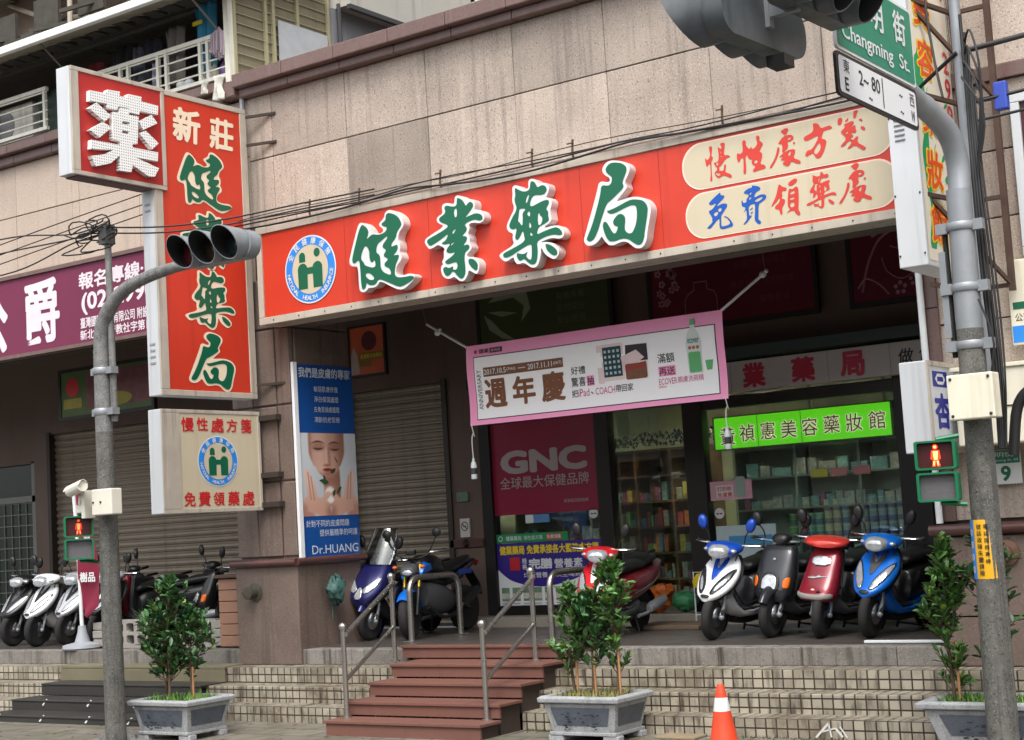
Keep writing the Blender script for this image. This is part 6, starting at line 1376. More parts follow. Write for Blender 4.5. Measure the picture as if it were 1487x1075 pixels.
        if not wide:
            hl = MB().loft([ringV(*r) for r in stn([(-.03,.868,.035,.022,.025),(-.015,.872,.085,.055,.055),(.05,.888,.12,.065,.065),(.10,.90,.10,.04,.05)],4)]); turn(hl, ST); hl.build('headlamp', M_lens, t, smooth=70)
            for s_ in (-1, 1):
                il = MB().ball((s_*.135,.075,.895), .045, .03, .022); turn(il, ST); il.build('indicator', M_lens if style != 'sport' else M_lens, t, smooth=60)
    else:
        cw = MB().loft([ringV(*r) for r in stn([(.14,.95,.05,.03,.03),(.18,.965,.09,.055,.04),(.26,.97,.09,.05,.04),(.31,.965,.05,.03,.02)],4)]); turn(cw, ST); cw.build('instrument_pod', M_black, t, smooth=70)
    cb = MB()
    for s_ in (-1, 1): cb.tube(catm([(s_*.2,.22,.945),(s_*.16,.16,.86),(s_*.12,.16,.74),(s_*.10,.10,.55)],4), .006, 5)
    turn(cb, ST); cb.build('brake_cable', M_wire, t, smooth=60)
    MB().tube([(.10,.0,Rw+.02),(.10,.06,Rw+.11)], .018, 6).lathe([(.05,0),(.10,0),(.10,.006),(.05,.006)], (.055,0,Rw), (1,0,0), 18).build('brake_disc', M_chrome, t, smooth=40)
    for s_ in (-1, 1): MB().loft([[Vector((s_*(.188-.02*abs(q)),y,z+dz)) for dz in (-.006,.006)]+[Vector((s_*(.192-.02*abs(q)),y,z+dz)) for dz in (.006,-.006)] for y,z,q in ((.72,.46,1),(.92,.50,0),(1.2,.56,.2),(1.4,.64,1.6))]).build('side_stripe', M_galv if style == 'sport' else M_black, t)
    hb = MB().tube(catm([(-.34,.31,.955),(-.22,.25,.945),(0,.22,.935),(.22,.25,.945),(.34,.31,.955)],4), .012, 8); turn(hb, ST); hb.build('handlebar', M_galv, t, smooth=50)
    for s_ in (-1, 1):
        g = MB().tube([(s_*.235,.258,.946),(s_*.35,.315,.956)], .018, 10); g.ball((s_*.352,.316,.956), .022); turn(g, ST); g.build('grip', M_black, t, smooth=50)
        lv = MB().tube([(s_*.20,.215,.945),(s_*.29,.215,.95),(s_*.36,.262,.955)], .007, 6); turn(lv, ST); lv.build('brake_lever', M_chrome, t, smooth=50)
        mr = MB().tube(catm([(s_*.19,.235,.965),(s_*.205,.22,1.04),(s_*.25,.20,1.10)],4), .007, 6)
        mh = MB().loft([[Vector((s_*.265+dx,.198+dy,1.155+dz)) for dx, dy, dz in [(.052*k*math.cos(a)+s_*.01*math.sin(a),d,.075*k*math.sin(a)) for a in [2*math.pi*i/16 for i in range(16)]]] for k, d in ((.3,-.028),(.75,-.024),(.95,-.008),(1,.008),(.97,.014))])
        turn(mr, ST); turn(mh, ST); mo_ = mh.build('mirror', mirror or M_black, t, smooth=50); mr.build('mirror_stem', M_black, mo_, smooth=50)
    if windscreen:
        ws_ = MB(); nx, nz = 8, 8; vs_ = []
        for j in range(nz+1):
            for i in range(nx+1):
                u = i/nx*2-1; v_ = j/nz; wd = .20*(1-.25*v_**2); vs_.append((u*wd, .02+.22*v_+.10*u*u, .90+.42*v_))
        ws_.add(vs_, [(j*(nx+1)+i, j*(nx+1)+i+1, (j+1)*(nx+1)+i+1, (j+1)*(nx+1)+i) for j in range(nz) for i in range(nx)])
        o = ws_.build('windscreen', glass_mat('smoked windscreen', (.30,.32,.33), .05) if 'wsm' not in _M else _M['wsm'], t, smooth=60); _M['wsm'] = o.data.materials[0]
        MB().tube(catm([(.19,.13,.90),(.2,.2,1.05),(.165,.30,1.30)],4), .014, 6).tube(catm([(-.19,.13,.90),(-.2,.2,1.05),(-.165,.30,1.30)],4), .014, 6).build('windscreen_frame', M_chrome, t, smooth=50)
    t.location = loc; t.rotation_euler = (0, R(lean), rz)
    return t
P_white = paint('white', (232,234,236)); P_blue = paint('royal blue', (18,72,176), .1); P_skyb = paint('bright blue', (10,110,214), .2); P_dgrey = paint('graphite', (44,46,51), .25); P_maroon = paint('maroon', (128,24,40), .2)
P_red = paint('red', (200,26,40), .1); P_silver = paint('silver', (196,198,202), .4); P_navy = paint('navy', (30,30,90), .3); P_blk = paint('black', (22,22,24)); P_lgrey = paint('light grey', (178,178,178), .2); P_orange = paint('pinkish red', (206,62,52), .3)
def rzj(a): return R(a)
scooter('white scooter with blue handlebar cowl and blue mirrors, leftmost of the right hand row', (-7.58,13.96,0), rzj(-3), 'sport', P_white, P_blue, P_blue, P_lgrey, .10, mirror=P_blue, lean=8, c_rear=P_dgrey, lamp=mat('smoked headlamp', (44,47,52), .2, .2))
scooter('dark grey scooter with square headlamp and amber indicators in the right hand row', (-7.02,14.14,0), rzj(-2), 'classic', P_dgrey, P_dgrey, steer=.05, lean=6, c_rear=P_blk)
scooter('maroon scooter with rectangular headlamp and grey bumper in the right hand row', (-6.485,14.06,0), rzj(-2), 'retro', P_maroon, P_orange, steer=.22, lean=7, c_rear=P_blk)
scooter('bright blue scooter with black stripe, rightmost of the right hand row', (-5.93,14.01,0), rzj(-4), 'sport', P_skyb, P_skyb, M_gplastic, P_skyb, .05, lean=8, c_rear=P_blk)
scooter('white and dark scooter almost hidden behind the tall shrub by the right pillar', (-5.12,14.75,0), rzj(0), 'sport', P_white, P_white, P_navy, M_black, .1)
scooter('red and white scooter parked behind the three small trees right of the steps', (-9.0,13.98,0), rzj(7), 'sport', P_red, P_red, P_white, M_gplastic, .2, c_rear=P_maroon)
scooter('navy maxi scooter with smoked windscreen beside the left pillar', (-12.30,14.22,0), rzj(2), 'maxi', P_navy, P_navy, None, M_black, .1, windscreen=True)
scooter('white scooter nearest the flag in the left arcade', (-17.32,13.84,0), rzj(2), 'sport', P_silver, P_silver, M_black, M_black, .1)
scooter('white scooter with white mudguard, second from the left in the left arcade', (-17.85,13.74,0), rzj(2), 'sport', P_white, P_white, M_black, P_lgrey, .15)
scooter('dark scooter cut by the left edge of the left arcade', (-18.5,13.85,0), rzj(0), 'sport', P_blk, P_blk, M_gplastic, M_black, .1)
scooter('black and white scooter half hidden behind the flag pole in the left arcade', (-16.78,13.95,0), rzj(0), 'sport', P_blk, P_silver, P_white, M_black, .1)
scooter('red scooter with red mudguard behind the signal pole in the left arcade', (-17.0,14.55,0), rzj(-68), 'classic', P_maroon, P_maroon, steer=.2, c_rear=P_blk)
scooter('black scooter with orange indicator behind the concrete blocks in the left arcade', (-15.85,14.85,0), rzj(-18), 'classic', P_blk, P_dgrey, steer=.1)

# black and blue naked motorbike behind the hoop
def motorbike(label, loc, rz):
    t = thing('parked_motorbike', label, 'motorbike', (0,0,0)); ST = (.25, (0,.2,0)); Rw = .28
    wheel_parts(t, 0, 0, Rw, .12, ST, M_black, 'front_wheel'); wheel_parts(t, 0, 1.32, Rw, .15, None, M_black, 'rear_wheel')
    for s_ in (-1, 1):
        f = MB().tube([(s_*.09,0,Rw),(s_*.09,.13,.60)], .026, 10); turn(f, ST); f.build('fork_slider', M_black, t, smooth=50)
        f = MB().tube([(s_*.09,.13,.60),(s_*.09,.22,.86)], .021, 10); turn(f, ST); f.build('fork_tube', mat('gold fork', (206,180,60), .3, .7), t, smooth=50)
    mg = MB().loft([[Vector((x*.07, -(Rw+.03)*math.sin(R(a)), Rw+(Rw+.03)*math.cos(R(a))-.3*x*x*.1)) for x in (-1,-.5,0,.5,1)]+[Vector((x*.07, -(Rw+.022)*math.sin(R(a)), Rw+(Rw+.022)*math.cos(R(a))-.3*x*x*.1)) for x in (1,.5,0,-.5,-1)] for a in range(50,-80,-10)]); turn(mg, ST); mg.build('front_mudguard', P_skyb, t, smooth=50)
    MB().loft([ringV(*r) for r in stn([(.26,.86,.06,.05,.08),(.38,.88,.14,.09,.14),(.58,.86,.155,.10,.14),(.76,.80,.10,.06,.08)],4)]).build('fuel_tank', P_blk, t, smooth=70)
    for s_ in (-1,1): MB().loft([[Vector((s_*(.10+dx),y,z+dz)) for dx,dz in ((0,-h_),(.035,-h_*.6),(.04,h_*.5),(.0,h_))] for y,z,h_ in ((.16,.72,.03),(.26,.80,.08),(.42,.84,.07),(.56,.82,.02))]).build('tank_shroud', P_skyb, t, smooth=50)
    MB().loft([ringV(*r) for r in stn([(.70,.76,.08,.03,.05),(.85,.77,.13,.04,.06),(1.05,.81,.13,.05,.06),(1.25,.86,.11,.04,.05),(1.42,.90,.06,.03,.03)],4)]).build('seat', M_seat, t, smooth=70)
    MB().loft([ringV(*r) for r in stn([(.85,.66,.10,.06,.06),(1.1,.72,.12,.06,.07),(1.4,.80,.09,.05,.05),(1.58,.86,.04,.02,.03)],4)]).build('tail_fairing', P_blk, t, smooth=70)
    MB().loft([[Vector((s_,y,z)) for s_,z in ((-.121,.70),(-.121,.76))]+[Vector((.121,y,.76)),Vector((.121,y,.70))] for y in (1.05,1.35)]).build('tail_stripe', P_blue, t)
    MB().tube([(1.62*0,1.62,.83),(0,1.66,.82)], .04, 8).build('tail_lamp', M_redl, t)
    MB().loft([ringV(*r) for r in stn([(.34,.50,.12,.14,.14),(.5,.46,.17,.18,.20),(.8,.42,.17,.16,.18),(.98,.40,.10,.08,.08)],3)]).build('engine_case', M_gplastic, t, smooth=50)
    MB().tube([(0,.25,.8),(0,.45,.68),(0,.9,.60),(0,1.3,.68)], .035, 8).tube([(.08,.95,.36),(.08,1.32,Rw)], .025, 8).tube([(-.08,.95,.36),(-.08,1.32,Rw)], .025, 8).build('frame', M_black, t, smooth=50)
    MB().tube(catm([(.1,.35,.35),(.13,.6,.22),(.16,.9,.25),(.19,1.0,.35)],4), .024).lathe([(0,0),(.05,.02),(.06,.1),(.055,.4),(0,.42)], (.19,.98,.34), (0,.9,.4), 12).build('exhaust', M_black, t, smooth=50)
    hl = MB().loft([ringV(*r) for r in stn([(-.02,.78,.04,.03,.03),(.0,.78,.09,.06,.05),(.08,.80,.11,.08,.06),(.16,.82,.09,.06,.05)],4)]); turn(hl, ST); hl.build('headlamp', M_gplastic, t, smooth=60)
    ln = MB().ball((0,-.012,.775), .065, .02, .035); turn(ln, ST); ln.build('headlamp_lens', M_lens, t, smooth=60)
    ck = MB().box(-.06,.12,.98,.06,.20,1.04); turn(ck, ST); ck.build('instrument_pod', M_black, t, bevel=.015)
    hb = MB().tube(catm([(-.38,.34,1.02),(-.25,.26,1.01),(-.1,.22,.94),(.1,.22,.94),(.25,.26,1.01),(.38,.34,1.02)],4), .012, 8); turn(hb, ST); hb.build('handlebar', M_black, t, smooth=50)
    for s_ in (-1, 1):
        g = MB().tube([(s_*.26,.265,1.01),(s_*.38,.34,1.02)], .019, 10); turn(g, ST); g.build('grip', M_black, t, smooth=50)
        lv = MB().tube([(s_*.22,.22,1.0),(s_*.31,.23,1.01),(s_*.40,.29,1.015)], .008, 6); turn(lv, ST); lv.build('brake_lever', M_chrome, t, smooth=50)
        mh = MB().lathe([(0,-.02),(.04,-.015),(.055,0),(.055,.008),(0,.008)], (s_*.31,.22,1.23), (0,1,0), 18); turn(mh, ST); m_ = mh.build('mirror', M_black, t, smooth=40)
        ms_ = MB().tube([(s_*.2,.24,1.0),(s_*.26,.22,1.1),(s_*.31,.23,1.2)], .007, 6); turn(ms_, ST); ms_.build('mirror_stem', M_black, m_, smooth=50)
        il = MB().ball((s_*.17,.06,.84), .03, .035, .022); turn(il, ST); il.build('indicator', M_amber, t, smooth=50)
    MB().tube([(-.1,.75,.3),(-.2,.85,.01)], .013, 6).build('side_stand', M_black, t)
    MB().loft([[Vector((x*.07,y,z)) for x in (-1,1)]+[Vector((x*.07,y+.01,z+.01)) for x in (1,-1)] for y, z in ((1.45,.72),(1.62,.55),(1.66,.42))]).build('rear_mudguard', M_black, t)
    t.location = loc; t.rotation_euler = (0,0,rz)
    return t
motorbike('black naked motorbike with bright blue tank panels behind the left hoop barrier', (-11.76,14.28,0), R(6))
bg_ = MB().ball((-12.24,13.62,.64), .09, .12, .16, 18, 12)
_rr = random.Random(2)
for v in bg_.v: v += Vector((_rr.uniform(-.03,.03), _rr.uniform(-.03,.03), _rr.uniform(-.035,.035)))
o = bg_.tube([(-12.26,13.58,.5),(-12.27,13.58,.30)], .006).build('green_bag', mat('teal plastic bag', (62,98,92), .5, var=.4, vs=14, bump=.6, bs=25), None, smooth=60); tag(o, 'dull teal plastic bag hanging by the side of the left pillar', 'bag')

def crumple(mb, a, seed):
    rr = random.Random(seed)
    for v in mb.v: v += Vector((rr.uniform(-a,a), rr.uniform(-a,a), rr.uniform(-a,a)))
    return mb
# ------------------------------------------------------------------ left signal pole
lp_ = thing('signal_pole', 'stained grey signal pole with a curved arm on the left', 'pole', (-12.58,10.6,G))
MB().tube([(-12.55,10.6,G),(-12.56,10.6,1.4),(-12.575,10.6,2.45)], [.105,.097,.088], 20).build('shaft', M_poled, lp_, smooth=50)
MB().tube([(-12.575,10.6,2.448),(-12.58,10.6,3.3)], [.0875,.080], 20).build('upper_shaft', M_pole, lp_, smooth=50)
MB().tube(catm([(-12.58,10.6,3.28),(-12.56,10.6,3.5),(-12.45,10.6,3.68),(-12.25,10.6,3.84),(-11.95,10.6,3.93),(-11.45,10.6,3.99),(-10.5,10.62,4.02)],5), [.076]*12+[.068]*7+[.06]*6+[.055]*6, 16).build('arm', M_pole, lp_, smooth=50)
for z in (2.62, 3.04): MB().lathe([(.09,0),(.097,.01),(.097,.06),(.09,.07)], (-12.58,10.6,z), n=20).box(-12.72,10.57,z,-12.66,10.63,z+.07).box(-12.50,10.57,z,-12.40,10.66,z+.07).build('clamp', M_galv, lp_, smooth=40)
for a in range(4): MB().add([(-12.55+math.cos(R(45+90*a))*.11,10.6+math.sin(R(45+90*a))*.11,G),(-12.55+math.cos(R(45+90*a))*.22,10.6+math.sin(R(45+90*a))*.22,G),(-12.55+math.cos(R(45+90*a))*.11,10.6+math.sin(R(45+90*a))*.11,G+.16)],[(0,1,2)]).build('base_gusset', M_pole, lp_)
MB().box(-12.80,10.35,G,-12.30,10.85,G+.02).build('base_plate', M_pole, lp_)
M_sigg = mat('signal grey', (136,142,146), .45, .1, var=.18, vs=6, streak=.4); M_sigd = mat('dark signal housing', (86,91,94), .42, .1, var=.35, vs=7, streak=.6, dirt=(.12,.12,.12)); M_visin = mat('visor inside black', (16,17,18), .7); M_siglens = mat('unlit signal lens', (36,16,18), .25, var=.2)
def signal(name, label, c, ax, fa, spacing, R_, mo_, vis=.26, lensc=None, group=None, drop=0.0):
    """Three-lens horizontal traffic light; ax = along the row, fa = facing direction."""
    t = thing(name, label, 'traffic light', c, group); c = Vector(c); ax = Vector(ax).normalized(); fa = Vector(fa).normalized(); up = Vector((0,0,1))
    L = spacing*2+R_*2.5; fr = Fr(c, ax, up)
    if fr.n.dot(fa) < 0: fr = Fr(c, -ax, up)
    MB().prism(fr, rrect(-L/2, -R_*1.02, L/2, R_*.98, R_*.92, 8), (), -.09, .04).build('housing', mo_, t, smooth=50, bevel=.008)
    for k in (-1, 0, 1):
        p = fr.p(k*spacing, 0, 0)
        rings = []; n = 28
        def circ(r, d, cut=False):
            o = []
            for i in range(n):
                a = 2*math.pi*i/n; dd = d
                if cut: dd = d*(.72+.28*math.sin(a))
                o.append(fr.p(k*spacing+r*math.cos(a), r*math.sin(a), dd))
            return o
        v = MB().loft([circ(R_*1.05,.035), circ(R_*1.10,.05), circ(R_*1.11,vis*.5,True), circ(R_*1.13,vis+.05,True), circ(R_*1.07,vis+.05,True)], cap=False); v.build('visor', mo_, t, smooth=50)
        vi = MB().loft([circ(R_*1.07,vis+.05,True), circ(R_*1.0,.06)], cap=False); vi.build('visor_lining', M_visin, t, smooth=50)
        MB().loft([circ(R_,.056), circ(R_*.7,.075), circ(R_*.3,.085), circ(.002,.087)]).build('lens', lensc[k+1] if lensc else M_siglens, t, smooth=50)
    return t
signal('traffic_light', 'grey three lens traffic light on the arm of the left signal pole', (-10.64,10.42,4.03), (1,0,0), (-.12,-1,-.05), .30, .135, M_sigg, .26, [mat('lens dull red', (70,20,28), .2), mat('lens dull amber', (44,32,24), .2), mat('lens dull green', (30,36,38), .2)])
o = MB().bar((-10.75,10.5,4.0),(-10.75,10.62,4.02),.06,.08).build('light_bracket', M_galv, None); tag(o, 'bracket clamping the left traffic light to its arm', 'bracket')
# walk signals
def ped(label, c, ax, fa, lit=1.6, s=1.0):
    t = thing('walk_signal', label, 'walk signal', c); c = Vector(c); ax = Vector(ax).normalized(); fr = Fr(c, ax, (0,0,1))
    if fr.n.dot(Vector(fa)) < 0: fr = Fr(c, -ax, (0,0,1))
    M_pg = mat('signal green paint', (0,104,66), .4, var=.15, vs=6)
    for k, z in enumerate((.23*s, 0)):
        bb = MB(); a = .145*s; h = .21*s
        bb.prism(fr, rrect(-a, z, a, z+h, .02), (), -.16*s, .02); bb.build('housing', M_pg, t, bevel=.006)
        v = MB()
        v.prism(fr, rrect(-a, z, a, z+h, .02), [rrect(-a*.86, z+.014, a*.86, z+h-.014, .015)], .02, .07*s); v.build('visor_frame', M_pg, t)
        MB().sheet(fr, rrect(-a*.86, z+.014, a*.86, z+h-.014, .015), (), .024).build('screen', mat('dark red screen', (66,10,10), .4) if k == 0 else mat('grey led screen', (92,90,92), .5, var=.3, vs=60), t)
    M_rl = mat('red walk man %.1f' % lit, (255,44,26), .4, var=0, emit=lit)
    z = .23*s; m_ = MB(); q = lambda pts: [(a*s*.95, z+.105*s+b*s*.95) for a, b in pts]
    m_.sheet(fr, q(ell(0,.062,.018,n=14)), (), .028).sheet(fr, q([(-.028,.036),(.028,.036),(.036,-.03),(.025,-.03),(.02,-.005),(.022,-.05),(.03,-.085),(.006,-.085),(0,-.04),(-.006,-.085),(-.03,-.085),(-.022,-.05),(-.02,-.005),(-.025,-.03),(-.036,-.03)]), (), .028)
    m_.build('red_man', M_rl, t)
    k_ = MB().sheet(fr, q(ell(0,.062,.011,n=12)), (), .0295)
    for pts in ([(-.018,.03),(.018,.03),(.012,-.035),(-.012,-.035)], [(-.018,-.045),(-.006,-.045),(-.012,-.078),(-.02,-.078)], [(.018,-.045),(.006,-.045),(.012,-.078),(.02,-.078)]): k_.sheet(fr, q(pts), (), .0295)
    k_.build('led_core', mat('led core %.1f' % lit, (255,176,90), .4, var=0, emit=lit*.55), t)
    MB().tube([fr.p(0,.45*s,-.06),fr.p(.16*s,.47*s,-.10)], .018).tube([fr.p(0,-.01,-.06),fr.p(.18*s,-.03,-.10)], .018).box(*(0,)*6).build('bracket', M_pg, t)
    return t
ped('green walk signal showing a red man on the right signal pole', (-4.04,11.02,1.24), (1,.25,0), (-.2,-1,0), 2.6, 1.0)
ped('green walk signal showing a pale red man on the left signal pole', (-12.80,10.42,1.17), (.62,.78,0), (1,-.75,0), .10, 1.0)
# camera on the left pole
cc = thing('security_camera', 'white security camera on a bracket on the left signal pole', 'camera', (-12.75,10.40,1.75))
M_camw = mat('camera white', (214,210,196), .4, var=.1)
q = Fr((-12.66,10.36,1.86), (.96,-.2,.10), (0,.05,1))
d = Vector((.93,-.30,.12)).normalized()
b0 = Vector((-12.84,10.36,1.86)); MB().tube([b0, b0+d*.34], .055, 14).build('body', M_camw, cc, smooth=50)
MB().loft([[b0+d*x+Vector((-.3*0,.065*a*.9,.06-.05*a*a)) for a in (-1,-.6,-.2,.2,.6,1)]+[b0+d*x+Vector((0,.065*a*.9,.067-.05*a*a)) for a in (1,.6,.2,-.2,-.6,-1)] for x in (-.07,.36)]).build('sunshield', M_camw, cc, smooth=40)
MB().tube([b0-d*.012, b0+d*.01], .048, 14).build('front_glass', M_black, cc, smooth=40)
MB().box(-12.79,10.38,1.64,-12.66,10.46,1.72).bar((-12.73,10.4,1.72),(-12.70,10.39,1.82),.05,.05).box(-12.68,10.36,1.58,-12.63,10.50,1.86).build('bracket', M_camw, cc, bevel=.006)
o = MB().box(-12.52,10.36,1.60,-12.22,10.50,1.86).build('junction_box', M_camw, None, bevel=.012); tag(o, 'small white junction box strapped to the left signal pole', 'box')
MB().ball((-12.38,10.358,1.73), .012).ball((-12.49,10.358,1.73), .012).build('screw', M_black, o)
# utility pole with tangled cables behind
up_ = thing('utility_pole', 'thin grey cable pole with tangled black wire coils beside the left signal pole', 'pole', (-12.455,10.64,2.6))
MB().tube([(-12.455,10.64,2.55),(-12.47,10.64,4.62)], .035, 10).build('shaft', M_pole, up_, smooth=50)
mb = MB(); rr_ = random.Random(3)
for k in range(12):
    c_ = Vector((-12.62+rr_.uniform(-.22,.18), 10.56, 4.50+rr_.uniform(-.14,.12))); a_, b_ = rr_.uniform(.1,.3), rr_.uniform(.03,.09); ph = rr_.uniform(0,6)
    mb.tube([c_+Vector((a_*math.cos(t_*.55+ph), .05*math.sin(t_), b_*math.sin(t_*.55+ph))) for t_ in range(9)], .008, 5)
mb.build('wire_coil', M_wire, up_, smooth=60)
MB().box(-12.53,10.57,4.38,-12.41,10.69,4.58).build('splice_box', mat('splice grey', (70,70,68), .6), up_)
def cable(label, pts, r_, group, m_=M_wire, k=6): return tag(MB().tube(catm(pts, k), r_, 6).build('cable', m_, None, smooth=60), label, 'cable', group)
gL = 'overhead cables at the left edge'
for i, (z0, z1, lab) in enumerate(((4.72,4.60,'topmost black cable running from the left edge to the tangled wire pole'),(4.57,4.55,'middle black cable running from the left edge to the tangled wire pole'),(4.34,4.5,'lowest black cable running from the left edge to the tangled wire pole'))):
    cable(lab, [(-17.5,10.75,z0+.15),(-15.5,10.7,z0+.02),(-14.0,10.65,z0-.02),(-13.0,10.62,z1-.03),(-12.5,10.62,z1)], .008, gL)
for i, (z0, lab) in enumerate(((5.55,'upper black cable passing behind the LED sign box'),(5.42,'second black cable passing behind the LED sign box'),(5.30,'third black cable passing behind the LED sign box'))):
    cable(lab, [(-19,12.4,z0-.55),(-16,12.5,z0-.25),(-13.3,12.7,z0+.02)], .007, 'cables behind the LED sign box')
for i, (z0, lab) in enumerate(((4.56,'upper black cable from the tangled pole across the vertical red sign'),(4.50,'lower black cable from the tangled pole across the vertical red sign'))):
    cable(lab, [(-12.48,10.62,z0),(-11.9,10.9,z0-.05),(-11.4,11.3,z0+.0),(-10.9,11.9,z0+.16),(-10.5,12.6,z0+.34)], .009, 'cables crossing the vertical red sign')

# ------------------------------------------------------------------ right signal pole
rp = thing('signal_pole', 'tall grey signal pole with a curved arm over the street on the right', 'pole', (-3.85,11.4,G))
MB().tube([(-3.86,11.4,G),(-3.845,11.4,1.0),(-3.838,11.4,2.5)], [.115,.105,.098], 20).build('shaft', M_poled, rp, smooth=50)
MB().tube([(-3.838,11.4,2.498),(-3.83,11.4,3.55)], [.0975,.092], 20).build('upper_shaft', M_galv, rp, smooth=50)
MB().tube(catm([(-3.83,11.42,3.45),(-3.83,11.44,3.75),(-3.85,11.34,3.98),(-3.91,11.10,4.13),(-3.96,10.8,4.25),(-3.97,10.2,4.42),(-3.98,9.2,4.55),(-3.98,7.4,4.66)],6), [.085]*20+[.075]*23, 16).build('arm', M_galv, rp, smooth=50)
for z in (2.78, 3.24, 2.35): MB().lathe([(.105,0),(.112,.01),(.112,.05),(.105,.06)], (-3.835,11.4,z), n=20).box(-4.02,11.36,z-.01,-3.93,11.42,z+.07).box(-3.74,11.36,z-.01,-3.66,11.42,z+.07).build('clamp', M_galv, rp, smooth=40)
MB().tube([(-3.97,11.42,3.3),(-3.97,11.42,2.3)], .022).build('conduit', M_wire, rp, smooth=50)
MB().box(-4.02,11.38,2.45,-3.97,11.42,3.1).build('steel_strap', M_galv, rp)
# conduit pole with cables behind
cp = thing('utility_pole', 'thin grey conduit pole carrying black wires behind the right signal pole', 'pole', (-3.9,11.9,G))
MB().tube([(-3.90,11.9,2.0),(-3.90,11.9,5.35)], .042, 10).build('shaft', M_galv, cp, smooth=50)
MB().tube(catm([(-3.90,11.9,5.3),(-3.90,11.85,5.42),(-3.95,11.75,5.46),(-4.0,11.7,5.40)],4), .045, 10).build('weather_head', M_galv, cp, smooth=50)
mb = MB(); rr_ = random.Random(5)
for k in range(5):
    pts = [(-3.83+.02*k, 11.80, 5.0-.15*k), (-3.80+.015*k, 11.7, 4.3), (-3.76+.02*k, 11.55, 3.6), (-3.74+.025*k, 11.5, 2.9), (-3.70+.02*k, 11.45, 2.2), (-3.70+.012*k, 11.42, 1.6)]
    mb.tube(catm(pts, 4), .014-.0015*k, 6)
for k in range(4):
    mb.tube(catm([(-3.84,11.85,4.75-.1*k),(-3.70-.03*k,11.6,4.80-.12*k),(-3.62,11.5,4.4-.1*k),(-3.70,11.5,3.7)],5), .009, 6)
mb.tube(catm([(-3.92,11.86,5.35),(-4.05,11.7,5.2),(-4.0,11.6,4.7),(-3.92,11.5,4.3)],5), .01, 6)
mb.tube(catm([(-3.72,11.3,2.7),(-3.62,11.25,2.35),(-3.72,11.25,1.95)],5), .008, 6)
mb.build('cable_bundle', M_wire, cp, smooth=60)
gR = 'overhead cables at the right edge'
for a, b, r_, lab in (((-3.85,11.85,4.72),(-1.0,12.6,5.22),.022,'thick black cable leaving the conduit pole towards the upper right edge'), ((-3.85,11.85,4.30),(-1.0,12.6,4.78),.014,'thin black cable leaving the conduit pole below the thick one'), ((-3.85,11.85,4.15),(-1.0,12.6,4.62),.012,'lowest black cable leaving the conduit pole towards the right edge')):
    cable(lab, [a, ((a[0]+b[0])/2, (a[1]+b[1])/2, (a[2]+b[2])/2-.06), b], r_, gR)
cable('black cable from the conduit pole back to the projecting sign', [(-3.9,11.85,4.72),(-4.2,12.0,4.6),(-4.5,12.2,4.5)], .016, None)
o = MB().box(-3.66,11.9,4.22,-3.56,11.98,4.44).build('cable_clip', mat('blue plastic clip', (50,74,170), .5), None, bevel=.01); tag(o, 'blue plastic cable splice hanging on the wires right of the pole', 'cable splice')
# traffic lights on the right arm, back to back
signal('traffic_light', 'dark three lens traffic light facing right on the overhead arm', (-3.72,8.74,4.39), (0,1,.04), (1,-.1,-.12), .375, .146, M_sigd, .28, group='traffic lights on the overhead arm')
signal('traffic_light', 'dark three lens traffic light facing left on the overhead arm', (-4.02,8.48,4.20), (0,1,.04), (-1,.1,-.16), .375, .162, M_sigd, .32, group='traffic lights on the overhead arm')
mb = MB().bar((-3.93,8.5,4.66),(-3.93,8.5,4.15),.06,.06).bar((-4.1,8.5,4.25),(-3.72,8.5,4.25),.05,.08)
o = mb.build('light_bracket', M_galv, None); tag(o, 'galvanised bracket joining the two overhead traffic lights', 'bracket')
o = MB().box(-3.98,8.55,3.93,-3.86,8.69,4.0).build('aiming_box', M_black, None); tag(o, 'small black sensor box under the overhead traffic lights', 'sensor')
# street name sign on the arm
sn = thing('street_sign', 'green and white street name sign on the curved arm, partly behind the traffic light', 'street sign', (-3.8,10.0,3.9))
def sheared(y0, y1, z0l, z1l, z0r, z1r): return [(y0,z0l),(y1,z0r),(y1,z1r),(y0,z1l)]
FS = FX(-3.83)
M_sgreen = mat('street sign green', (0,124,96), .4, var=.04)
MB().prism(FS, rrect(9.30,4.19,10.69,4.76,.03), (), -.02, 0).build('name_plate', M_letw, sn, bevel=.003)
MB().sheet(FS, rrect(9.32,4.21,10.67,4.74,.025), (), .003).build('name_field', M_sgreen, sn)
MB().text('昌', FS, 9.62, 4.575, .23, w=.22, bold=.02, c=.006).text('明', FS, 10.02, 4.575, .24, w=.22, bold=.02, c=.006).text('街', FS, 10.43, 4.575, .24, w=.23, bold=.02, c=.006).text('Changming  St.', FS, 9.98, 4.315, .14, w=1.18, bold=.015, c=.006).build('lettering', M_letw, sn)
MB().prism(FS, rrect(9.27,3.875,10.68,4.17,.04), (), -.02, 0).build('number_plate', M_black, sn, bevel=.003)
MB().sheet(FS, rrect(9.30,3.90,10.65,4.145,.03), (), .003).build('number_field', mat('plate white', (222,224,226), .4, var=.04), sn)
mb = MB().text('東', FS, 9.42, 4.085, .09, w=.10, c=.005).text('E', FS, 9.41, 3.965, .09, w=.06, bold=.02, c=.005).text('2~ 80', FS, 9.80, 4.055, .10, w=.36, bold=.01, c=.005).text('~', FS, 9.80, 3.94, .022, w=.06, c=.005).text('~', FS, 10.36, 4.07, .022, w=.06, c=.005).text('~', FS, 10.36, 3.95, .022, w=.06, c=.005).text('西', FS, 10.57, 4.075, .09, w=.085, c=.005).text('W', FS, 10.57, 3.96, .08, w=.07, bold=.015, c=.005).rect(FS, 10.02, 3.92, 10.035, 4.13, .005)
mb.build('lettering', mat('plate black', (24,24,26), .5), sn)
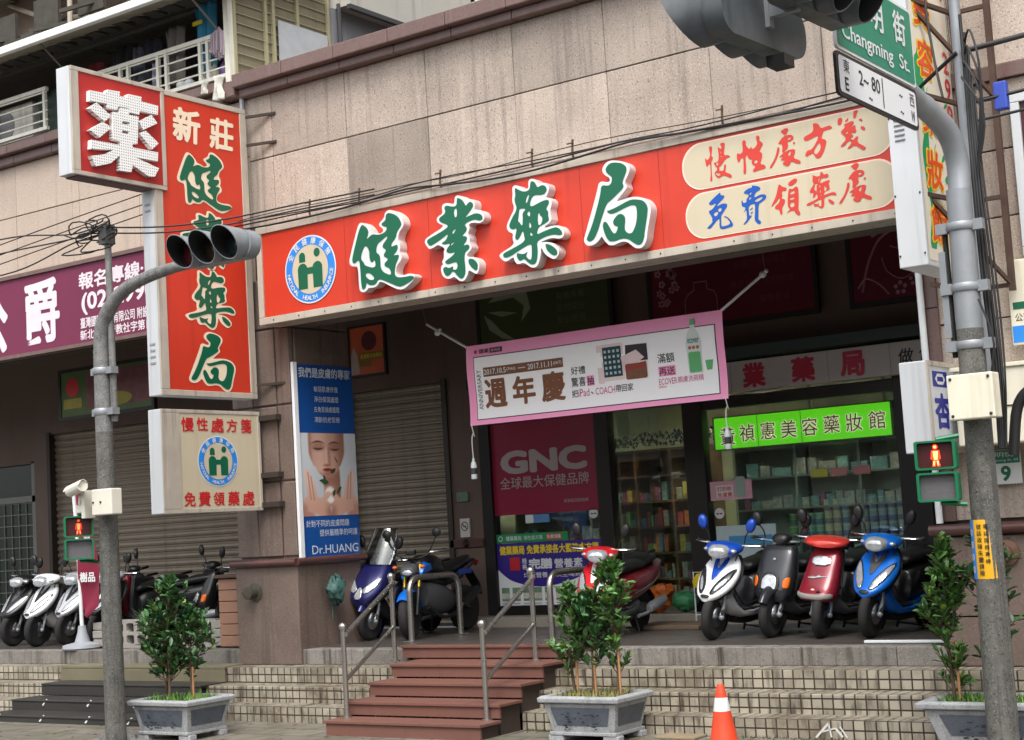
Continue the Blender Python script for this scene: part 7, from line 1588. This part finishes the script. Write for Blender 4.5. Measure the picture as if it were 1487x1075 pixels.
MB().box(-3.97,10.0,4.40,-3.851,10.06,4.52).build('clamp', M_galv, sn)
# boxes and small plates on and behind the right pole
o = thing('junction_box', 'cream junction box bolted to the front of the right signal pole', 'box', (-3.79,11.2,1.83)); M_cbox = mat('cream enamel', (222,216,196), .45, var=.08, streak=.2)
MB().box(-3.96,11.14,1.82,-3.62,11.30,2.15).build('case', M_cbox, o, bevel=.01)
mb = MB()
for X in (-3.93,-3.65):
    for Z in (1.85,2.12): mb.ball((X,11.138,Z), .012, n=8, m=5)
mb.build('screw', M_black, o)
o = thing('electric_cabinet', 'wide cream electric cabinet on the wall behind the right signal pole', 'cabinet', (-4.2,12.9,1.65))
MB().box(-4.46,12.72,1.68,-3.55,13.12,2.30).build('case', M_cbox, o, bevel=.012)
MB().box(-4.48,12.70,2.30,-3.53,13.13,2.335).build('lid', M_cbox, o, bevel=.006)
MB().box(-4.44,12.712,1.98,-3.57,12.72,1.99).box(-3.78,12.712,1.70,-3.77,12.72,2.28).box(-4.36,12.712,1.70,-4.35,12.72,2.28).build('door_seam', M_black, o)
MB().box(-3.545,12.72,1.66,-3.1,13.12,2.28).build('side_box', M_cbox, o, bevel=.012)
mb = MB().tube(catm([(-3.66,11.6,1.55),(-3.60,11.6,1.9),(-3.48,11.6,2.02),(-3.36,11.6,1.9),(-3.42,11.6,1.6),(-3.56,11.6,1.3)],6), .04, 10)
o = mb.build('flexible_hose', M_wire, None, smooth=60); tag(o, 'thick black flexible hose looping beside the right signal pole', 'hose')
o = thing('wall_sign', 'small cream sign with green and blue bands behind the right signal pole', 'sign', (-4.0,13.0,2.4))
MB().box(-4.05,13.08,2.5,-3.78,13.10,3.22).build('plate', M_cbox, o, bevel=.02)
q = FY(13.08); MB().sheet(q, [(-4.02,2.86),(-3.86,2.86),(-3.86,3.0),(-3.80,3.0),(-3.80,2.80),(-4.02,2.80)], (), .003).build('green_arrow', M_green, o); MB().rect(q, -4.04, 2.52, -3.79, 2.66, .003).build('blue_band', M_ringblue, o); MB().text('公車站', q, -3.91, 2.73, .07, w=.2, c=.003).build('lettering', M_black, o)
o = MB().lathe([(.1085,0),(.1095,.005),(.1065,.425),(.1055,.43)], (-3.852,11.4,.66), n=24).build('pole_sticker', mat('yellow sticker', (226,170,30), .45, var=.15), None, smooth=50); tag(o, 'yellow and blue public notice sticker wrapped round the right signal pole', 'sticker')
mb = MB()
for i in range(4): mb.add([(-3.852+.1102*math.sin(a), 11.4-.1102*math.cos(a), z) for z in (.66,1.09) for a in [R(-60+i*7), R(-60+(i+1)*7)]], [(0,1,3,2)])
mb.build('blue_band', M_ringblue, o)
def cyl_text(mb, s_, ang, z, h, pitch):
    for i, ch in enumerate(s_):
        a = R(ang); c_ = Vector((-3.852, 11.4, 0)); n_ = Vector((math.sin(a), -math.cos(a), 0)); f_ = Fr(c_+n_*.111, (math.cos(a), math.sin(a), 0), (0,0,1)); mb.text(ch, f_, 0, z-i*pitch, h, c=.001, bold=.01)
mb = MB(); cyl_text(mb, '號誌故障失靈請撥', -8, 1.04, .038, .048); cyl_text(mb, '電話服務專線', 18, 1.04, .034, .05); mb.build('lettering', M_black, o)
mb = MB(); cyl_text(mb, '0800', -46, 1.0, .05, .09); mb.build('lettering', M_letw, o)
# steel bracket frame behind the right sign
bf = thing('steel_bracket', 'rusty angle iron bracket frame on the stone wall beside the right projecting sign', 'frame', (-4.1,13.0,3.0))
M_rust = mat('rusty angle iron', (84,64,54), .8, .3, var=.4, vs=8)
for X in (-4.28, -3.98): MB().bar((X,12.98,2.95),(X,12.98,7.2),.05,.05,(0,1,0)).build('upright_bar', M_rust, bf)
for Z in (3.0, 3.75, 4.6, 5.4): MB().bar((-4.42,12.3,Z),(-4.28,12.98,Z),.035,.035).bar((-4.28,12.98,Z),(-3.98,12.98,Z),.035,.035).build('cross_bar', M_rust, bf)
for Z in (3.0, 4.6): MB().bar((-4.42,12.4,Z+.75),(-3.98,12.98,Z),.03,.03).build('diagonal_bar', M_rust, bf)
# fire hose couplings
for X, lab in ((-13.05,'old grey water coupling sticking out of the left pillar base'), (-4.28,'round brown water coupling on the right pillar base behind the pole')):
    z = .66 if X < -9 else .78
    t = thing('water_coupling', lab, 'water coupling', (X,13.12,z)); mm = mat('weathered brass %d' % (1 if X < -9 else 2), (84,80,70) if X < -9 else (120,92,76), .55, .4, var=.4, vs=20)
    MB().lathe([(0,0),(.11,0),(.11,.02),(.06,.03),(.055,.10),(.075,.105),(.075,.15),(.06,.155),(0,.15)], (X,13.15,z), (0,-1,0), 20).build('pipe_end', mm, t, smooth=35)
    MB().ball((X-.09,13.05,z), .03, .03, .03).tube([(X-.09,13.05,z),(X-.05,13.05,z)], .02).build('cap_lug', mm, t, smooth=40)
# flag, blocks, planks box
fl = thing('flag_pole', 'white flag pole on a grey round base with a maroon feather flag', 'flag', (-16.43,13.35,0))
MB().lathe([(0,0),(.24,0),(.26,.02),(.25,.06),(.10,.09),(.06,.22),(.05,.30),(0,.30)], (-16.43,13.38,0), n=22).build('base', mat('grey base plastic', (150,154,160), .5), fl, smooth=40)
MB().tube([(-16.43,13.38,.28),(-16.46,13.38,1.3),(-16.52,13.38,2.12)], .026, 10).build('mast', M_letw, fl, smooth=50)
mb = MB(); nz = 22; vs_ = []
for j in range(nz+1):
    v_ = j/nz; z = 2.02-1.5*v_; wd = .10+.30*min(1, v_*1.6) if v_ < .9 else .40*(1-(v_-.9)*7)
    for i in range(7): u = i/6; vs_.append((-16.49+.06*v_+wd*u, 13.38+.03*math.sin(u*5+v_*7), z-.12*u*v_))
mb.add(vs_, [(j*7+i, j*7+i+1, (j+1)*7+i+1, (j+1)*7+i) for j in range(nz) for i in range(6)]); o = mb.build('flag_cloth', mat('maroon flag cloth', (122,20,50), .7, var=.15), fl, smooth=60)
q = Fr((0,13.335,0), (1,0,0), (0,0,1)); MB().text('樹品', q, -16.24, .92, .13, w=.30, bold=.03, c=.0).text('心', q, -16.17, 1.22, .13, bold=.02).text('愛', q, -16.22, 1.42, .13, bold=.02).build('lettering', M_letw, fl)
bk = thing('breeze_block_wall', 'low wall of grey concrete breeze blocks with end piers in the left arcade', 'low wall', (-15.1,13.6,0))
M_blk = mat('grey concrete block', (146,142,136), .85, var=.25, vs=6, bump=.3, bs=60, speck=.3)
for X in (-16.32,-14.10):
    mb = MB()
    for k in range(3): mb.box(X-.0, 13.46-.01*(k%2), .02+k*.105, X+.32+.02*(k % 2), 14.0, .118+k*.105)
    mb.build('pier', M_blk, bk, bevel=.012)
q = FY(13.5); holes = []
for i in range(9):
    for j in range(2): holes.append(rrect(-15.92+i*.2, .045+j*.15, -15.78+i*.2, .16+j*.15, .03, 4))
MB().prism(q, [(-15.99,.0),(-14.11,.0),(-14.11,.34),(-15.99,.34)], holes, -.12, 0).build('lattice_block', M_blk, bk)
pk = thing('plank_bin', 'brown bin clad in horizontal planks beside the left pillar', 'bin', (-13.75,13.7,0))
for k in range(6): MB().box(-13.95,13.42,.015+k*.135,-13.42,13.95,.142+k*.135).build('plank', mat('brown plank', (150,112,92), .6, var=.25, vs=3, stretch=(.3,1,1), streak=.2), pk, bevel=.006)
MB().box(-13.99,13.38,.83,-13.40,13.98,.87).build('lid', mat('dark bin lid', (80,58,50), .6), pk, bevel=.008)
MB().box(-13.92,13.45,.0,-13.45,13.92,.82).build('liner', M_dark, pk)
o = MB().box(-13.42,13.30,.93,-13.36,13.34,1.08).build('paper_packet', mat('packet blue red', (150,120,170), .5, var=.9, vs=12), None); tag(o, 'small red and blue packet resting by the left pillar above the plank bin', 'packet')
# traffic cone
cn = thing('traffic_cone', 'orange traffic cone with a white band at the foot of the tiled steps', 'traffic cone', (-6.30,11.70,G))
c0 = (-6.30,11.70,G); M_or = mat('cone orange', (226,70,34), .5, var=.2, vs=9, streak=.3, dirt=(.25,.08,.05))
MB().lathe([(0,.52),(.024,.52),(.03,.51),(.052,.41),(.072,.30),(.118,.035),(.12,.03)], c0, n=28).build('body', M_or, cn, smooth=50)
MB().lathe([(.053,.41),(.0535,.408),(.0735,.302),(.073,.30)], c0, n=28).build('white_band', mat('reflective white', (236,236,236), .4), cn, smooth=50)
MB().box(c0[0]-.16,c0[1]-.16,G,c0[0]+.16,c0[1]+.16,G+.032).build('base', M_or, cn, bevel=.012)
# items at the shop door
o = crumple(MB().ball((-9.45,16.1,.28), .22, .14, .13, 16, 10).ball((-9.3,16.05,.38), .12, .1, .08), .028, 4).build('orange_sack', mat('orange plastic sack', (206,104,34), .45, var=.5, vs=9, bump=.8, bs=16), None, smooth=70); tag(o, 'orange plastic sacks on the shop threshold behind the red scooter', 'sack')
o = crumple(MB().ball((-9.05,16.1,.26), .16, .12, .11, 16, 10), .025, 5).build('green_sack', mat('green plastic sack', (60,140,90), .45, var=.5, vs=9, bump=.8, bs=16), None, smooth=70); tag(o, 'green plastic sack beside the orange one on the threshold', 'sack')
rk = thing('wire_stand', 'thin white wire stand by the shop door left of the white scooter', 'stand', (-8.75,15.8,0))
MB().tube([(-8.75,15.8,.0),(-8.75,15.8,.60),(-8.45,15.8,.60),(-8.45,15.8,0)], .009).tube([(-8.75,15.8,.12),(-8.45,15.8,.12)], .008).build('wire_frame', M_letw, rk, smooth=50)
o = MB().sheet(FY(15.78), [(-8.74,.42),(-8.64,.46),(-8.62,.60),(-8.70,.58),(-8.76,.50)], (), 0).build('yellow_bag', mat('yellow plastic', (220,190,30), .45, bump=.5, bs=20), None); tag(o, 'yellow plastic bag hung on the wire stand by the door', 'bag'); o.modifiers.new('thick','SOLIDIFY').thickness = .03
for i, (x0, x1) in enumerate(((-9.3,-8.4),)):
    o = MB().box(x0,15.2,.0,x1,15.85,.05).build('door_ramp', mat('worn wooden ramp', (110,92,74), .7, var=.3, vs=3, stretch=(.3,1,1)), None, bevel=.01); tag(o, 'low worn ramp board in front of the sliding door', 'ramp')
o = MB().box(-5.75,13.45,.004,-4.95,13.50,.03).build('white_kerb_bar', M_letw, None, bevel=.006); tag(o, 'thin white bar on the paving in front of the blue scooter', 'bar')
# painted mark and loose slab in front of the steps
mb = MB()
for A_, B_, w_ in (((-5.74,-.665),(-5.62,-.545),.018),((-5.62,-.545),(-5.60,-.66),.014),((-5.68,-.615),(-5.56,-.585),.013),((-5.56,-.585),(-5.50,-.655),.02),((-5.52,-.57),(-5.46,-.66),.012)):
    d_ = Vector((B_[0]-A_[0], B_[1]-A_[1])); n_ = Vector((-d_.y, d_.x)).normalized()*w_/2
    mb.sheet(FY(12.275), [(A_[0]-n_.x,A_[1]-n_.y),(B_[0]-n_.x,B_[1]-n_.y),(B_[0]+n_.x,B_[1]+n_.y),(A_[0]+n_.x,A_[1]+n_.y)], (), .0)
o = mb.build('paint_mark', mat('white paint mark', (216,216,210), .7, var=.3, vs=40), None); tag(o, 'white paint scrawl on the lowest tiled step right of the cone', 'paint mark'); o.modifiers.new('thick','SOLIDIFY').thickness = .002
o = MB().box(-7.15,12.0,G,-6.75,12.22,G+.025).build('loose_slab', mat('loose slab', (140,124,100), .8, var=.3, bump=.3), None, bevel=.008); tag(o, 'loose flat stone slab by the lowest step left of the cone', 'slab')
